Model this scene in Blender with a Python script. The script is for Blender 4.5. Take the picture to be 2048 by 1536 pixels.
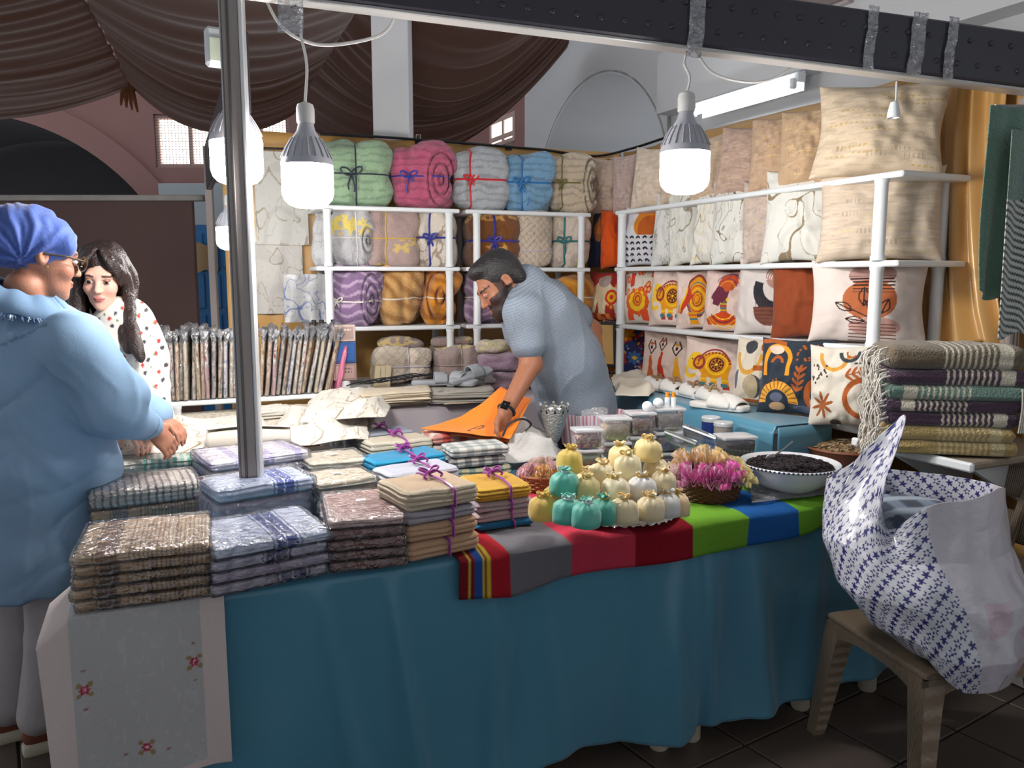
import bpy, bmesh, math, random
import numpy as np
from mathutils import Vector, Matrix
PI = math.pi
SC = bpy.context.scene
COL = SC.collection
for _o in list(bpy.data.objects): bpy.data.objects.remove(_o)

def S(r, g=None, b=None):
    if g is None: r, g, b = r
    f = lambda c: (c/255)/12.92 if c/255 <= 0.04045 else ((c/255+0.055)/1.055)**2.4
    return (f(r), f(g), f(b), 1.0)

# ---------------------------------------------------------------- camera
FPX = 1600.0; EYE = 1.5; PITCH = math.atan(208/1600)
cam_d = bpy.data.cameras.new('camera'); cam = bpy.data.objects.new('camera', cam_d); COL.objects.link(cam)
cam.location = (0, 0, EYE); cam.rotation_euler = (PI/2-PITCH, 0, 0)
cam_d.sensor_width = 36; cam_d.lens = FPX/2048*36; cam_d.clip_start = 0.05; cam_d.clip_end = 100
SC.camera = cam

# ---------------------------------------------------------------- world and exposure
w = bpy.data.worlds.new('hall_daylight'); SC.world = w; w.use_nodes = True
w.node_tree.nodes['Background'].inputs[0].default_value = (0.90, 0.95, 1.0, 1)
w.node_tree.nodes['Background'].inputs[1].default_value = 0.55
SC.view_settings.view_transform = 'Standard'; SC.view_settings.look = 'None'
SC.view_settings.exposure = 0.6; SC.view_settings.gamma = 1.0
SC.view_settings.use_curve_mapping = False
BULB_W = 80.0
TUBE_W = 15.0
PANE_W = 2.2

# ---------------------------------------------------------------- placing: pixel of the photo -> point of the place
def ray(px, py):
    dx = (px-1024)/FPX; dy = -(py-768)/FPX
    return np.array([dx, dy*math.sin(PITCH)+math.cos(PITCH), dy*math.cos(PITCH)-math.sin(PITCH)])
CAM0 = np.array([0, 0, EYE])
def onz(px, py, z):
    d = ray(px, py); return CAM0+d*(z-EYE)/d[2]
def aty(px, py, Y):
    d = ray(px, py); return CAM0+d*Y/d[1]
class Plane:
    """vertical plane through p along angle a (degrees from +X)"""
    def __init__(s, p, a):
        s.p = np.array([p[0], p[1]], float); s.a = math.radians(a)
        s.u = np.array([math.cos(s.a), math.sin(s.a)]); s.n = np.array([-s.u[1], s.u[0]])
    def hit(s, px, py, off=0.0):
        d = ray(px, py); k = (np.dot(s.p, s.n)+off)/np.dot(d[:2], s.n)
        return CAM0+d*k
    def s(s, P): return float(np.dot(np.array(P[:2])-s.p, s.u))
    def pt(s, t, off=0.0, z=0.0):
        q = s.p+s.u*t+s.n*off; return np.array([q[0], q[1], z])
FRONT = Plane((-0.987, 1.724), 24)       # front edge of the long table
BEAM = Plane((-0.802, 2.40), 9.2)        # stall front (post, fascia)
BACK = Plane((-0.98, 4.15), 20)          # front of the shelves at the back
SIDE = Plane((1.32, 2.93), 115)          # front of the shelves at the side (runs away from camera)
HALL = Plane((2.14, 3.32), 116)          # the hall's side wall

# ---------------------------------------------------------------- noise
_rng = np.random.RandomState(7)
_TAB = _rng.rand(32, 32, 32).astype(np.float32)
def vnoise(P, sc=1.0, seed=0):
    P = np.asarray(P, float)*sc+np.array([seed*7.31, seed*3.17, seed*5.77])
    i = np.floor(P).astype(int); f = P-i; f = f*f*(3-2*f)
    r = 0
    for a in (0, 1):
        wx = f[:, 0] if a else 1-f[:, 0]
        for b in (0, 1):
            wy = f[:, 1] if b else 1-f[:, 1]
            for c in (0, 1):
                wz = f[:, 2] if c else 1-f[:, 2]
                r = r+wx*wy*wz*_TAB[(i[:, 0]+a) & 31, (i[:, 1]+b) & 31, (i[:, 2]+c) & 31]
    return r*2-1
def fbm(P, sc=1.0, seed=0, oct=3):
    r = 0; a = 1.0
    for k in range(oct): r = r+a*vnoise(P, sc*2**k, seed+k); a *= .5
    return r

# ---------------------------------------------------------------- materials
MATS = {}
def mat(name, color=None, rough=.7, metal=0.0, bump=0.0, bscale=40., attr=False, var=0.0, vscale=8., spec=.5, sheen=0., trans=0.0, emit=None, estr=0., alpha=1.0, coat=0., wave=None, thin=False, aniso=0., sss=0.):
    """procedural principled material; attr: base colour from the mesh's own print ('Col')"""
    if name in MATS: return MATS[name]
    m = bpy.data.materials.new(name); m.use_nodes = True; nt = m.node_tree; N = nt.nodes; L = nt.links
    b = N['Principled BSDF']; b.inputs['Roughness'].default_value = rough; b.inputs['Metallic'].default_value = metal
    b.inputs['Specular IOR Level'].default_value = spec; b.inputs['Sheen Weight'].default_value = sheen
    b.inputs['Transmission Weight'].default_value = trans; b.inputs['Coat Weight'].default_value = coat; b.inputs['Alpha'].default_value = alpha
    if aniso: b.inputs['Anisotropic'].default_value = aniso
    if sss:
        b.inputs['Subsurface Weight'].default_value = sss; b.inputs['Subsurface Radius'].default_value = (.01, .004, .002); b.inputs['Subsurface Scale'].default_value = 1
    tc = N.new('ShaderNodeTexCoord'); src = None
    if attr:
        at = N.new('ShaderNodeAttribute'); at.attribute_name = 'Col'; src = at.outputs['Color']
    elif color is not None:
        b.inputs['Base Color'].default_value = color
    if var > 0:
        nz = N.new('ShaderNodeTexNoise'); nz.inputs['Scale'].default_value = vscale; nz.inputs['Detail'].default_value = 4
        L.new(tc.outputs['Object'], nz.inputs['Vector'])
        mr = N.new('ShaderNodeMapRange'); mr.inputs[3].default_value = 1-var; mr.inputs[4].default_value = 1+var
        L.new(nz.outputs['Fac'], mr.inputs[0])
        mx = N.new('ShaderNodeVectorMath'); mx.operation = 'SCALE'; L.new(mr.outputs[0], mx.inputs['Scale'])
        if src: L.new(src, mx.inputs[0])
        else: mx.inputs[0].default_value = color[:3]
        src = mx.outputs[0]
    if src: L.new(src, b.inputs['Base Color'])
    if bump > 0:
        if wave:
            nb = N.new('ShaderNodeTexWave'); nb.inputs['Scale'].default_value = bscale; nb.inputs['Distortion'].default_value = wave; o_ = nb.outputs['Fac']
        else:
            nb = N.new('ShaderNodeTexNoise'); nb.inputs['Scale'].default_value = bscale; nb.inputs['Detail'].default_value = 3; o_ = nb.outputs['Fac']
        L.new(tc.outputs['Object'], nb.inputs['Vector'])
        bp = N.new('ShaderNodeBump'); bp.inputs['Strength'].default_value = bump; bp.inputs['Distance'].default_value = .01
        L.new(o_, bp.inputs['Height']); L.new(bp.outputs[0], b.inputs['Normal'])
    if emit:
        b.inputs['Emission Color'].default_value = emit; b.inputs['Emission Strength'].default_value = estr
    MATS[name] = m; return m
def mat_film(name, tint=(1, 1, 1, 1), refl=.2, rough=.12, bump=.8, bscale=30., milk=0.0):
    """thin clear or milky plastic film"""
    if name in MATS: return MATS[name]
    m = bpy.data.materials.new(name); m.use_nodes = True; nt = m.node_tree; N = nt.nodes; L = nt.links
    out = N['Material Output']; N.remove(N['Principled BSDF'])
    tr = N.new('ShaderNodeBsdfTransparent'); tr.inputs[0].default_value = tint
    gl = N.new('ShaderNodeBsdfGlossy'); gl.inputs['Roughness'].default_value = rough; gl.inputs[0].default_value = (.95, .96, 1, 1)
    tc = N.new('ShaderNodeTexCoord')
    nz = N.new('ShaderNodeTexNoise'); nz.inputs['Scale'].default_value = bscale; nz.inputs['Detail'].default_value = 4; nz.inputs['Distortion'].default_value = 1.2
    L.new(tc.outputs['Object'], nz.inputs['Vector'])
    bp = N.new('ShaderNodeBump'); bp.inputs['Strength'].default_value = bump; bp.inputs['Distance'].default_value = .02
    L.new(nz.outputs['Fac'], bp.inputs['Height']); L.new(bp.outputs[0], gl.inputs['Normal'])
    fr = N.new('ShaderNodeFresnel'); fr.inputs['IOR'].default_value = 1.45; L.new(bp.outputs[0], fr.inputs['Normal'])
    ad = N.new('ShaderNodeMath'); ad.operation = 'ADD'; ad.use_clamp = True; ad.inputs[1].default_value = refl; L.new(fr.outputs[0], ad.inputs[0])
    mx = N.new('ShaderNodeMixShader'); L.new(ad.outputs[0], mx.inputs[0]); L.new(gl.outputs[0], mx.inputs[2])
    if milk > 0:
        df = N.new('ShaderNodeBsdfDiffuse'); df.inputs[0].default_value = (.9, .9, .92, 1)
        m2 = N.new('ShaderNodeMixShader'); m2.inputs[0].default_value = milk; L.new(tr.outputs[0], m2.inputs[1]); L.new(df.outputs[0], m2.inputs[2]); L.new(m2.outputs[0], mx.inputs[1])
    else: L.new(tr.outputs[0], mx.inputs[1])
    L.new(mx.outputs[0], out.inputs[0]); MATS[name] = m; return m

# ---------------------------------------------------------------- mesh building
_cg = {}
def cubegrid(nx, ny, nz):
    k = (nx, ny, nz)
    if k in _cg: return _cg[k]
    Vs = []; Fs = []; o = 0
    def face(na, nb, fn, flip):
        nonlocal o
        a, b = np.meshgrid(np.linspace(-1, 1, na+1), np.linspace(-1, 1, nb+1), indexing='ij')
        Vs.append(fn(a.ravel(), b.ravel())); i = np.arange(na)[:, None]*(nb+1)+np.arange(nb)[None, :]; i = i.ravel()
        q = np.stack([i, i+nb+1, i+nb+2, i+1], 1)
        Fs.append((q[:, ::-1] if flip else q)+o); o += (na+1)*(nb+1)
    one = lambda a: np.ones_like(a)
    face(nx, ny, lambda a, b: np.stack([a, b, one(a)], 1), False); face(nx, ny, lambda a, b: np.stack([a, b, -one(a)], 1), True)
    face(nx, nz, lambda a, b: np.stack([a, -one(a), b], 1), False); face(nx, nz, lambda a, b: np.stack([a, one(a), b], 1), True)
    face(ny, nz, lambda a, b: np.stack([one(a), a, b], 1), False); face(ny, nz, lambda a, b: np.stack([-one(a), a, b], 1), True)
    V = np.concatenate(Vs); F = np.concatenate(Fs)
    u, inv = np.unique(np.round(V, 6), axis=0, return_inverse=True); inv = inv.ravel()
    _cg[k] = (u, inv[F]); return _cg[k]
def rmap(V, a, b, c, r):
    q = V*np.array([a, b, c]); lim = np.maximum(np.array([a, b, c])-r, 0)
    inn = np.clip(q, -lim, lim); d = q-inn; n = np.linalg.norm(d, axis=1, keepdims=True); n[n == 0] = 1
    return inn+d/n*r
def smap(V, p):
    return V/((np.abs(V)**p).sum(1)**(1/p))[:, None]

class MB:
    def __init__(s): s.V = []; s.F = []; s.C = []; s.n = 0
    def add(s, V, F, col=None, M=None):
        V = np.asarray(V, float).reshape(-1, 3)
        if M is not None: V = V@M[:3, :3].T+M[:3, 3]
        if not isinstance(F, list): F = [F]
        for f in F:
            f = np.asarray(f, int)
            if f.size: s.F.append(f+s.n)
        if col is None: c = np.ones((len(V), 3))
        else:
            c = np.asarray(col, float); c = np.tile(c[:3], (len(V), 1)) if c.ndim == 1 else c[:, :3]
        s.V.append(V); s.C.append(c); s.n += len(V); return s
    def box(s, c, d, bev=.0, col=None, M=None, seg=1):
        bm = bmesh.new(); bmesh.ops.create_cube(bm, size=1)
        for v in bm.verts: v.co = Vector((v.co.x*d[0], v.co.y*d[1], v.co.z*d[2]))
        if bev > 0: bmesh.ops.bevel(bm, geom=bm.edges[:], offset=min(bev, min(d)*.45), segments=seg, affect='EDGES', profile=.5)
        V = np.array([v.co[:] for v in bm.verts])+np.array(c)
        bm.verts.index_update(); T = {}
        for f in bm.faces: T.setdefault(len(f.verts), []).append([v.index for v in f.verts])
        bm.free(); return s.add(V, [np.array(x) for x in T.values()], col, M)
    def tube(s, pts, r, n=8, col=None, M=None, cap=True, closed=False):
        P = np.asarray(pts, float); m = len(P); R = np.full(m, r) if np.isscalar(r) else np.asarray(r, float)
        T = np.gradient(P, axis=0) if not closed else np.roll(P, -1, 0)-np.roll(P, 1, 0)
        T /= np.maximum(np.linalg.norm(T, axis=1, keepdims=True), 1e-9)
        up = np.array([0, 0, 1.]) if abs(T[0][2]) < .9 else np.array([1., 0, 0])
        rings = []; x = np.cross(T[0], up); x /= np.linalg.norm(x)
        for i in range(m):
            x = x-T[i]*np.dot(x, T[i]); x /= max(np.linalg.norm(x), 1e-9); y = np.cross(T[i], x)
            a = np.arange(n)*2*PI/n; rings.append(P[i]+R[i]*(np.cos(a)[:, None]*x+np.sin(a)[:, None]*y))
        V = np.concatenate(rings); mm = m if closed else m-1
        i = np.arange(mm)[:, None]; j = np.arange(n)[None, :]; i2 = (i+1) % m; j2 = (j+1) % n
        F = [np.stack([(i*n+j).ravel(), (i*n+j2).ravel(), (i2*n+j2).ravel(), (i2*n+j).ravel()], 1)]
        if cap and not closed: F += [np.arange(n)[None, ::-1], (np.arange(n)+(m-1)*n)[None, :]]
        return s.add(V, F, col, M)
    def lathe(s, prof, n=24, col=None, M=None, fn=None):
        prof = np.asarray(prof, float); m = len(prof); a = np.arange(n)*2*PI/n
        V = np.stack([np.outer(prof[:, 0], np.cos(a)), np.outer(prof[:, 0], np.sin(a)), np.repeat(prof[:, 1:2], n, 1)], 2).reshape(-1, 3)
        if fn is not None: V = fn(V)
        i = np.arange(m-1)[:, None]; j = np.arange(n)[None, :]; j2 = (j+1) % n
        F = [np.stack([(i*n+j).ravel(), (i*n+j2).ravel(), ((i+1)*n+j2).ravel(), ((i+1)*n+j).ravel()], 1)]
        if prof[0, 0] > 1e-6: F.append(np.arange(n)[None, ::-1])
        if prof[-1, 0] > 1e-6: F.append((np.arange(n)+(m-1)*n)[None, :])
        return s.add(V, F, col, M)
    def grid(s, P, col=None, M=None, flip=False, wrap=False):
        """P (nu,nv,3)"""
        nu, nv = P.shape[:2]; i = np.arange(nu-1)[:, None]*nv; j = np.arange(nv-1)[None, :]
        q = np.stack([(i+j).ravel(), (i+nv+j).ravel(), (i+nv+j+1).ravel(), (i+j+1).ravel()], 1)
        if flip: q = q[:, ::-1]
        if col is not None and np.ndim(col) == 3: col = np.asarray(col).reshape(-1, np.shape(col)[-1])
        return s.add(P.reshape(-1, 3), q, col, M)
    def slab(s, P, th, col=None, M=None):
        """sheet P (nu,nv,3) given thickness th"""
        nu, nv = P.shape[:2]
        du = np.gradient(P, axis=0); dv = np.gradient(P, axis=1); nn = np.cross(du, dv); nn /= np.maximum(np.linalg.norm(nn, axis=2, keepdims=True), 1e-9)
        A = P+nn*th/2; B = P-nn*th/2
        V = np.concatenate([A.reshape(-1, 3), B.reshape(-1, 3)]); o = nu*nv
        i = np.arange(nu-1)[:, None]*nv; j = np.arange(nv-1)[None, :]
        q = np.stack([(i+j).ravel(), (i+nv+j).ravel(), (i+nv+j+1).ravel(), (i+j+1).ravel()], 1)
        b = np.concatenate([np.arange(nv), np.arange(1, nu)*nv+nv-1, (nu-1)*nv+np.arange(nv-2, -1, -1), np.arange(nu-2, 0, -1)*nv])
        b2 = np.roll(b, -1); e = np.stack([b, b2, b2+o, b+o], 1)
        if col is not None and np.ndim(col) >= 2:
            c = np.asarray(col).reshape(-1, np.shape(col)[-1]); col = np.concatenate([c, c])
        return s.add(V, [q, q[:, ::-1]+o, e], col, M)
    def rbox(s, c, d, r, n=(4, 4, 4), col=None, M=None, fn=None):
        V, F = cubegrid(*n); V = rmap(V, d[0]/2, d[1]/2, d[2]/2, r)
        if fn is not None: V = fn(V)
        return s.add(V+np.array(c), F, col, M)
    def ell(s, c, d, n=8, col=None, M=None, p=2, fn=None):
        V, F = cubegrid(n, n, n); V = smap(V, p)*np.array(d)
        if fn is not None: V = fn(V)
        return s.add(V+np.array(c), F, col, M)
    def prism(s, pts, z0, z1, col=None, M=None):
        p = np.asarray(pts, float); n = len(p); V = np.concatenate([np.c_[p, np.full(n, z0)], np.c_[p, np.full(n, z1)]])
        i = np.arange(n); j = (i+1) % n
        return s.add(V, [i[None, ::-1], (i+n)[None, :], np.stack([i, j, j+n, i+n], 1)], col, M)
    def mesh(s, name, m, sharp=35):
        me = bpy.data.meshes.new(name)
        V = np.concatenate(s.V).astype(np.float32); C = np.concatenate(s.C).astype(np.float32)
        tot = np.concatenate([np.full(len(f), f.shape[1]) for f in s.F]).astype(np.int32)
        li = np.concatenate([f.ravel() for f in s.F]).astype(np.int32)
        me.vertices.add(len(V)); me.vertices.foreach_set('co', V.ravel())
        me.loops.add(len(li)); me.loops.foreach_set('vertex_index', li)
        st = np.concatenate([[0], np.cumsum(tot)[:-1]]).astype(np.int32)
        me.polygons.add(len(tot)); me.polygons.foreach_set('loop_start', st); me.polygons.foreach_set('loop_total', tot)
        me.polygons.foreach_set('use_smooth', np.ones(len(tot), bool))
        me.update(calc_edges=True)
        a = me.color_attributes.new('Col', 'FLOAT_COLOR', 'POINT'); a.data.foreach_set('color', np.c_[C, np.ones(len(C))].astype(np.float32).ravel())
        if sharp: me.set_sharp_from_angle(angle=math.radians(sharp))
        me.materials.append(m); return me
    def build(s, name, m, parent=None, loc=(0, 0, 0), rot=(0, 0, 0), sharp=35):
        return link(name, s.mesh(name, m, sharp), parent, loc, rot)
def link(name, me, parent=None, loc=(0, 0, 0), rot=(0, 0, 0), scale=None):
    o = bpy.data.objects.new(name, me); COL.objects.link(o); o.parent = parent; o.location = tuple(float(x) for x in loc); o.rotation_euler = tuple(rot)
    if scale is not None: o.scale = scale if not np.isscalar(scale) else (scale,)*3
    return o
def tag(o, label, cat, group=None):
    o['label'] = label; o['category'] = cat
    if group: o['group'] = group
    return o
def thing(name, label, cat, loc, rz=0.0, group=None, rot=None):
    o = bpy.data.objects.new(name, None); COL.objects.link(o); o.empty_display_size = .05
    o.location = tuple(float(x) for x in loc); o.rotation_euler = rot if rot is not None else (0, 0, rz)
    return tag(o, label, cat, group)
def struct(o, label=None):
    o['kind'] = 'structure'
    if label: o['label'] = label
    return o
def stuff(o): o['kind'] = 'stuff'; return o
def dup(root, loc=None, rot=None, label=None, group=None, scale=None):
    r = root.copy(); COL.objects.link(r)
    if loc is not None: r.location = tuple(float(x) for x in loc)
    if rot is not None: r.rotation_euler = rot if not np.isscalar(rot) else (0, 0, rot)
    if scale is not None: r.scale = scale if not np.isscalar(scale) else (scale,)*3
    if label: r['label'] = label
    if group: r['group'] = group
    for ch in list(root.children):
        c = ch.copy(); COL.objects.link(c); c.parent = r
        for g in list(ch.children):
            d = g.copy(); COL.objects.link(d); d.parent = c
    return r
def bez(pts, n=24):
    """Catmull-Rom through pts"""
    P = np.asarray(pts, float); P = np.concatenate([2*P[:1]-P[1:2], P, 2*P[-1:]-P[-2:-1]]); out = []
    m = len(P)-3; k = max(2, n//m)
    for i in range(m):
        t = np.linspace(0, 1, k, endpoint=False)[:, None]; a, b, c, d = P[i:i+4]
        out.append(.5*((2*b)+(-a+c)*t+(2*a-5*b+4*c-d)*t**2+(-a+3*b-3*c+d)*t**3))
    out.append(P[-2:-1]); return np.concatenate(out)
def Mx(loc=(0, 0, 0), rot=(0, 0, 0), sc=(1, 1, 1)):
    from mathutils import Euler
    return np.array(Matrix.Translation(Vector([float(x) for x in loc])) @ Euler(rot).to_matrix().to_4x4() @ Matrix.Diagonal(Vector((*sc, 1))))

# ---------------------------------------------------------------- prints: 2D shapes painted on a cloth's own colour
def L3(c): return np.array(S(c)[:3]) if max(c) > 1.0001 else np.array(c[:3])
class Paint:
    def __init__(s, x, y, base):
        s.x = np.asarray(x).ravel(); s.y = np.asarray(y).ravel(); s.c = np.tile(L3(base), (len(s.x), 1))
    def m(s, mask, col, a=1.0):
        s.c[mask] = s.c[mask]*(1-a)+L3(col)*a; return s
    def ell(s, cx, cy, rx, ry, col, rot=0, a=1.0):
        dx = s.x-cx; dy = s.y-cy; c, n = math.cos(rot), math.sin(rot)
        return s.m(((dx*c+dy*n)/rx)**2+((-dx*n+dy*c)/ry)**2 < 1, col, a)
    def ring(s, cx, cy, r0, r1, col, a0=None, a1=None, sy=1.0):
        dx = s.x-cx; dy = (s.y-cy)/sy; r = np.hypot(dx, dy); k = (r > r0) & (r < r1)
        if a0 is not None:
            t = np.degrees(np.arctan2(dy, dx)) % 360; k &= ((t-a0) % 360) < ((a1-a0) % 360 or 360)
        return s.m(k, col)
    def poly(s, pts, col, a=1.0):
        ins = np.zeros(len(s.x), bool); n = len(pts)
        for i in range(n):
            x1, y1 = pts[i]; x2, y2 = pts[(i+1) % n]
            if y1 == y2: continue
            k = ((y1 > s.y) != (y2 > s.y)) & (s.x < (x2-x1)*(s.y-y1)/(y2-y1)+x1); ins ^= k
        return s.m(ins, col, a)
    def line(s, pts, wd, col):
        d = np.full(len(s.x), 9.)
        for (x1, y1), (x2, y2) in zip(pts[:-1], pts[1:]):
            ux, uy = x2-x1, y2-y1; l = ux*ux+uy*uy+1e-12; t = np.clip(((s.x-x1)*ux+(s.y-y1)*uy)/l, 0, 1)
            d = np.minimum(d, np.hypot(s.x-x1-t*ux, s.y-y1-t*uy))
        return s.m(d < wd, col)
    def rect(s, x0, y0, x1, y1, col): return s.m((s.x > x0) & (s.x < x1) & (s.y > y0) & (s.y < y1), col)
    def leaf(s, x, y, ln, wd, ang, col):
        c, n = math.cos(ang), math.sin(ang); return s.ell(x+c*ln/2, y+n*ln/2, ln/2, wd/2, col, ang)

# ---------------------------------------------------------------- common materials
M_cloth = mat('printed_cotton', attr=True, rough=.9, bump=.25, bscale=260, spec=.2, sheen=.1)
M_plush = mat('plush_fleece', attr=True, rough=.95, bump=.9, bscale=160, spec=.1, sheen=.35)
M_terry = mat('terry_cloth', attr=True, rough=.95, bump=.8, bscale=420, spec=.1, sheen=.2)
M_print = mat('smooth_printed_surface', attr=True, rough=.5)
M_gloss = mat('glossy_printed_surface', attr=True, rough=.2)
M_white = mat('white_plastic', S(225, 228, 230), rough=.4)
M_alu = mat('aluminium', S(150, 148, 146), rough=.38, metal=.85, bump=.05, bscale=12)
M_black = mat('black_plastic', S(22, 22, 26), rough=.5)
M_film = mat_film('clear_wrapping_film', refl=.10, rough=.13, bump=.9, bscale=34)
M_clear = mat_film('clear_box_plastic', refl=.10, rough=.08, bump=.05, bscale=10, milk=.10)
M_ribbon = mat('purple_satin_ribbon', S(135, 30, 130), rough=.3, sheen=.3)
M_satin_blue = mat('blue_satin', S(74, 132, 156), rough=.28, spec=.6, bump=.04, bscale=300, sheen=.25, aniso=.5)
M_gold = mat('gold_satin', S(196, 150, 84), rough=.3, spec=.7, sheen=.2, var=.06, vscale=3)
# ================================================================= the hall
m_mauve = mat('mauve_paint_and_shade', S(150, 112, 108), rough=.85, var=.07, vscale=2.5, bump=.1, bscale=20)  # real paint on the back wall, shade tone on the far side wall
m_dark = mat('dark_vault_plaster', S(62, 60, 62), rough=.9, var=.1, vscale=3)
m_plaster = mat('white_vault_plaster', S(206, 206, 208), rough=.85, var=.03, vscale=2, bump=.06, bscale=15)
m_floor = mat('grout', S(38, 33, 30), rough=.9)
m_tile = mat('brown_floor_tile', S(92, 80, 72), rough=.45, var=.18, vscale=5, bump=.1, bscale=30)
fl = MB().box((0, 4.5, -.03), (13, 11, .05)).build('floor', m_floor); struct(fl, 'dark grout bed under brown square floor tiles')
tl_me = MB().box((0, 0, 0), (.322, .322, .012), .003).mesh('floor_tile', m_tile)
TA = math.radians(33)
for i in range(-9, 12):
    for j in range(-9, 12):
        x = .35+(i*.33)*math.cos(TA)-(j*.33)*math.sin(TA); y = 2.75+(i*.33)*math.sin(TA)+(j*.33)*math.cos(TA)
        if -2.3 < x < 2.3 and 1.75 < y < 3.7 and (x > -.5 or x < -.9):
            link('floor_tile', tl_me, fl, (x, y, -.003), (0, 0, TA))

def wall_cols(mb, prof, z1, y0, y1):
    """wall built of columns: prof = [(x, zbottom)...]"""
    for (xa, za), (xb, zb) in zip(prof[:-1], prof[1:]):
        V = [(xa, y0, za), (xb, y0, zb), (xb, y0, z1), (xa, y0, z1), (xa, y1, za), (xb, y1, zb), (xb, y1, z1), (xa, y1, z1)]
        mb.add(V, np.array([[0, 1, 2, 3], [5, 4, 7, 6], [4, 5, 1, 0], [3, 2, 6, 7], [4, 0, 3, 7], [1, 5, 6, 2]]))
YB = 8.6
def bx_(px, Y=YB): return (px-1024)/FPX*Y
def bz_(py, Y=YB): return aty(1024, py, Y)[2]
mb = MB(); ac = (-5.7, .855, 2.37)
prof = [(-8.0, 1.3)]
for k in range(25):
    x = -7.9+(4.0)*k/24; prof.append((x, ac[1]+math.sqrt(max(ac[2]**2-(x-ac[0])**2, 0))))
wall_cols(mb, prof, 4.4, YB, YB+.25)
wx0, wx1, wz0, wz1 = bx_(330), bx_(592), bz_(335), bz_(228)
x0 = prof[-1][0]
mb.box(((x0+wx0)/2, YB+.125, 2.2), (wx0-x0, .25, 4.4)); mb.box(((wx1+3)/2, YB+.125, 2.2), (3-wx1, .25, 4.4))
mb.box(((wx0+wx1)/2, YB+.125, wz0/2), (wx1-wx0, .25, wz0)); mb.box(((wx0+wx1)/2, YB+.125, (wz1+4.4)/2), (wx1-wx0, .25, 4.4-wz1))
wb = struct(mb.build('wall_back', m_mauve), 'mauve plaster wall with a wide arch at the far end of the hall')
# raised band round the dark arch
a = np.radians(np.linspace(20, 130, 40)); mb = MB()
P = np.stack([np.stack([ac[0]+np.cos(a)*r, np.full(40, YB-.03), ac[1]+np.sin(a)*r], 1) for r in (2.36, 2.60)], 0); mb.slab(P, .05)
mb.build('arch_band', m_mauve, wb)
P = np.stack([np.stack([ac[0]+np.cos(a)*ac[2], np.full(40, yy), ac[1]+np.sin(a)*ac[2]], 1) for yy in (YB, YB+1.6)], 0)
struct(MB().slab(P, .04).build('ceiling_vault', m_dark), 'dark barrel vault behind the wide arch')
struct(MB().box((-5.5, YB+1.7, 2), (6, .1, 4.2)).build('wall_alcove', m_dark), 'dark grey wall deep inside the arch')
# window in the far wall
m_wf = mat('white_window_frame', S(196, 170, 160), rough=.6)
m_pane = mat('daylit_pane', S(235, 235, 235), rough=.5, emit=(1.0, .93, .88, 1), estr=PANE_W)
m_mesh = mat('window_mesh_wire', S(170, 150, 145), rough=.6)
def window(n, x0, x1, z0, z1, Y, bars, label, orient=None, mesh_wire=True):
    w_ = MB(); d = .045
    for xx in [x0+d/2, x1-d/2]+[x0+(x1-x0)*b for b in bars[0]]: w_.box((xx, Y, (z0+z1)/2), (d, .06, z1-z0), .006)
    for zz in [z0+d/2, z1-d/2]+[z0+(z1-z0)*b for b in bars[1]]: w_.box(((x0+x1)/2, Y, zz), (x1-x0, .055, d), .006)
    r = w_.build('window_%d' % n, m_wf); struct(r, label)
    xs = [x0+d]+[x0+(x1-x0)*b for b in bars[0]]+[x1-d]
    zs = [z0+d]+[z0+(z1-z0)*b for b in bars[1]]+[z1-d]
    for a_, b_ in zip(xs[:-1], xs[1:]):
        for c_, e_ in zip(zs[:-1], zs[1:]):
            MB().box(((a_+b_)/2, Y+.01, (c_+e_)/2), (b_-a_, .006, e_-c_)).build('pane', m_pane, r)
    if mesh_wire:
        q = MB()
        for k in range(1, 40): q.tube([(x0+(x1-x0)*k/40, Y-.035, z0), (x0+(x1-x0)*k/40, Y-.035, z1)], .003, 4)
        for k in range(1, 20): q.tube([(x0, Y-.035, z0+(z1-z0)*k/20), (x1, Y-.035, z0+(z1-z0)*k/20)], .003, 4)
        stuff(q.build('wire_mesh', m_mesh, r))
    return r
window(1, wx0, wx1, wz0, wz1, YB+.06, ([.26, .52, .78], []), 'wire-screened daylit window high in the mauve wall')
# doorway with a blue panelled door, half hidden by the brown partition
m_bdoor = mat('blue_door_paint', S(38, 112, 170), rough=.5, var=.05)
dx0, dx1 = bx_(385, 8.4), bx_(480, 8.4); zt = bz_(450, 8.4)
mb = MB().box(((dx0+dx1)/2, 8.45, zt/2), (dx1-dx0, .05, zt))
dr = struct(mb.build('door_1', m_bdoor), 'blue panelled door beyond the brown partition')
for c in range(3):
    for r_ in range(4):
        MB().box((dx0+(c+.5)*(dx1-dx0)/3, 8.42, zt-.26-r_*.42), ((dx1-dx0)/3-.035, .02, .36), .008).build('door_panel', m_bdoor, dr)
mb = MB(); fx0 = bx_(330, 8.4)
mb.box(((fx0+dx1)/2, 8.46, (zt+bz_(366, 8.4))/2), (dx1-fx0, .06, bz_(366, 8.4)-zt), .005)
mb.box((fx0+.03, 8.42, 1.0), (.06, .06, 2.0), .005)
struct(mb.build('trim_1', mat('pale_lintel_paint', S(176, 186, 192), rough=.6)), 'pale painted lintel above the blue door')
q = aty(413, 515, 8.38); pn = MB()
P = np.array([[(q[0]-.11+.22*u, 8.39-.01*math.sin(5*u), q[2]+.14-.28*v+.015*math.sin(9*u+v*4)) for v in np.linspace(0, 1, 8)] for u in np.linspace(0, 1, 8)])
pn.slab(P, .004); tag(pn.build('paper_note', mat('brown_paper', S(170, 138, 100), rough=.8)), 'crumpled brown paper note pinned to the blue door', 'paper note')

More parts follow.
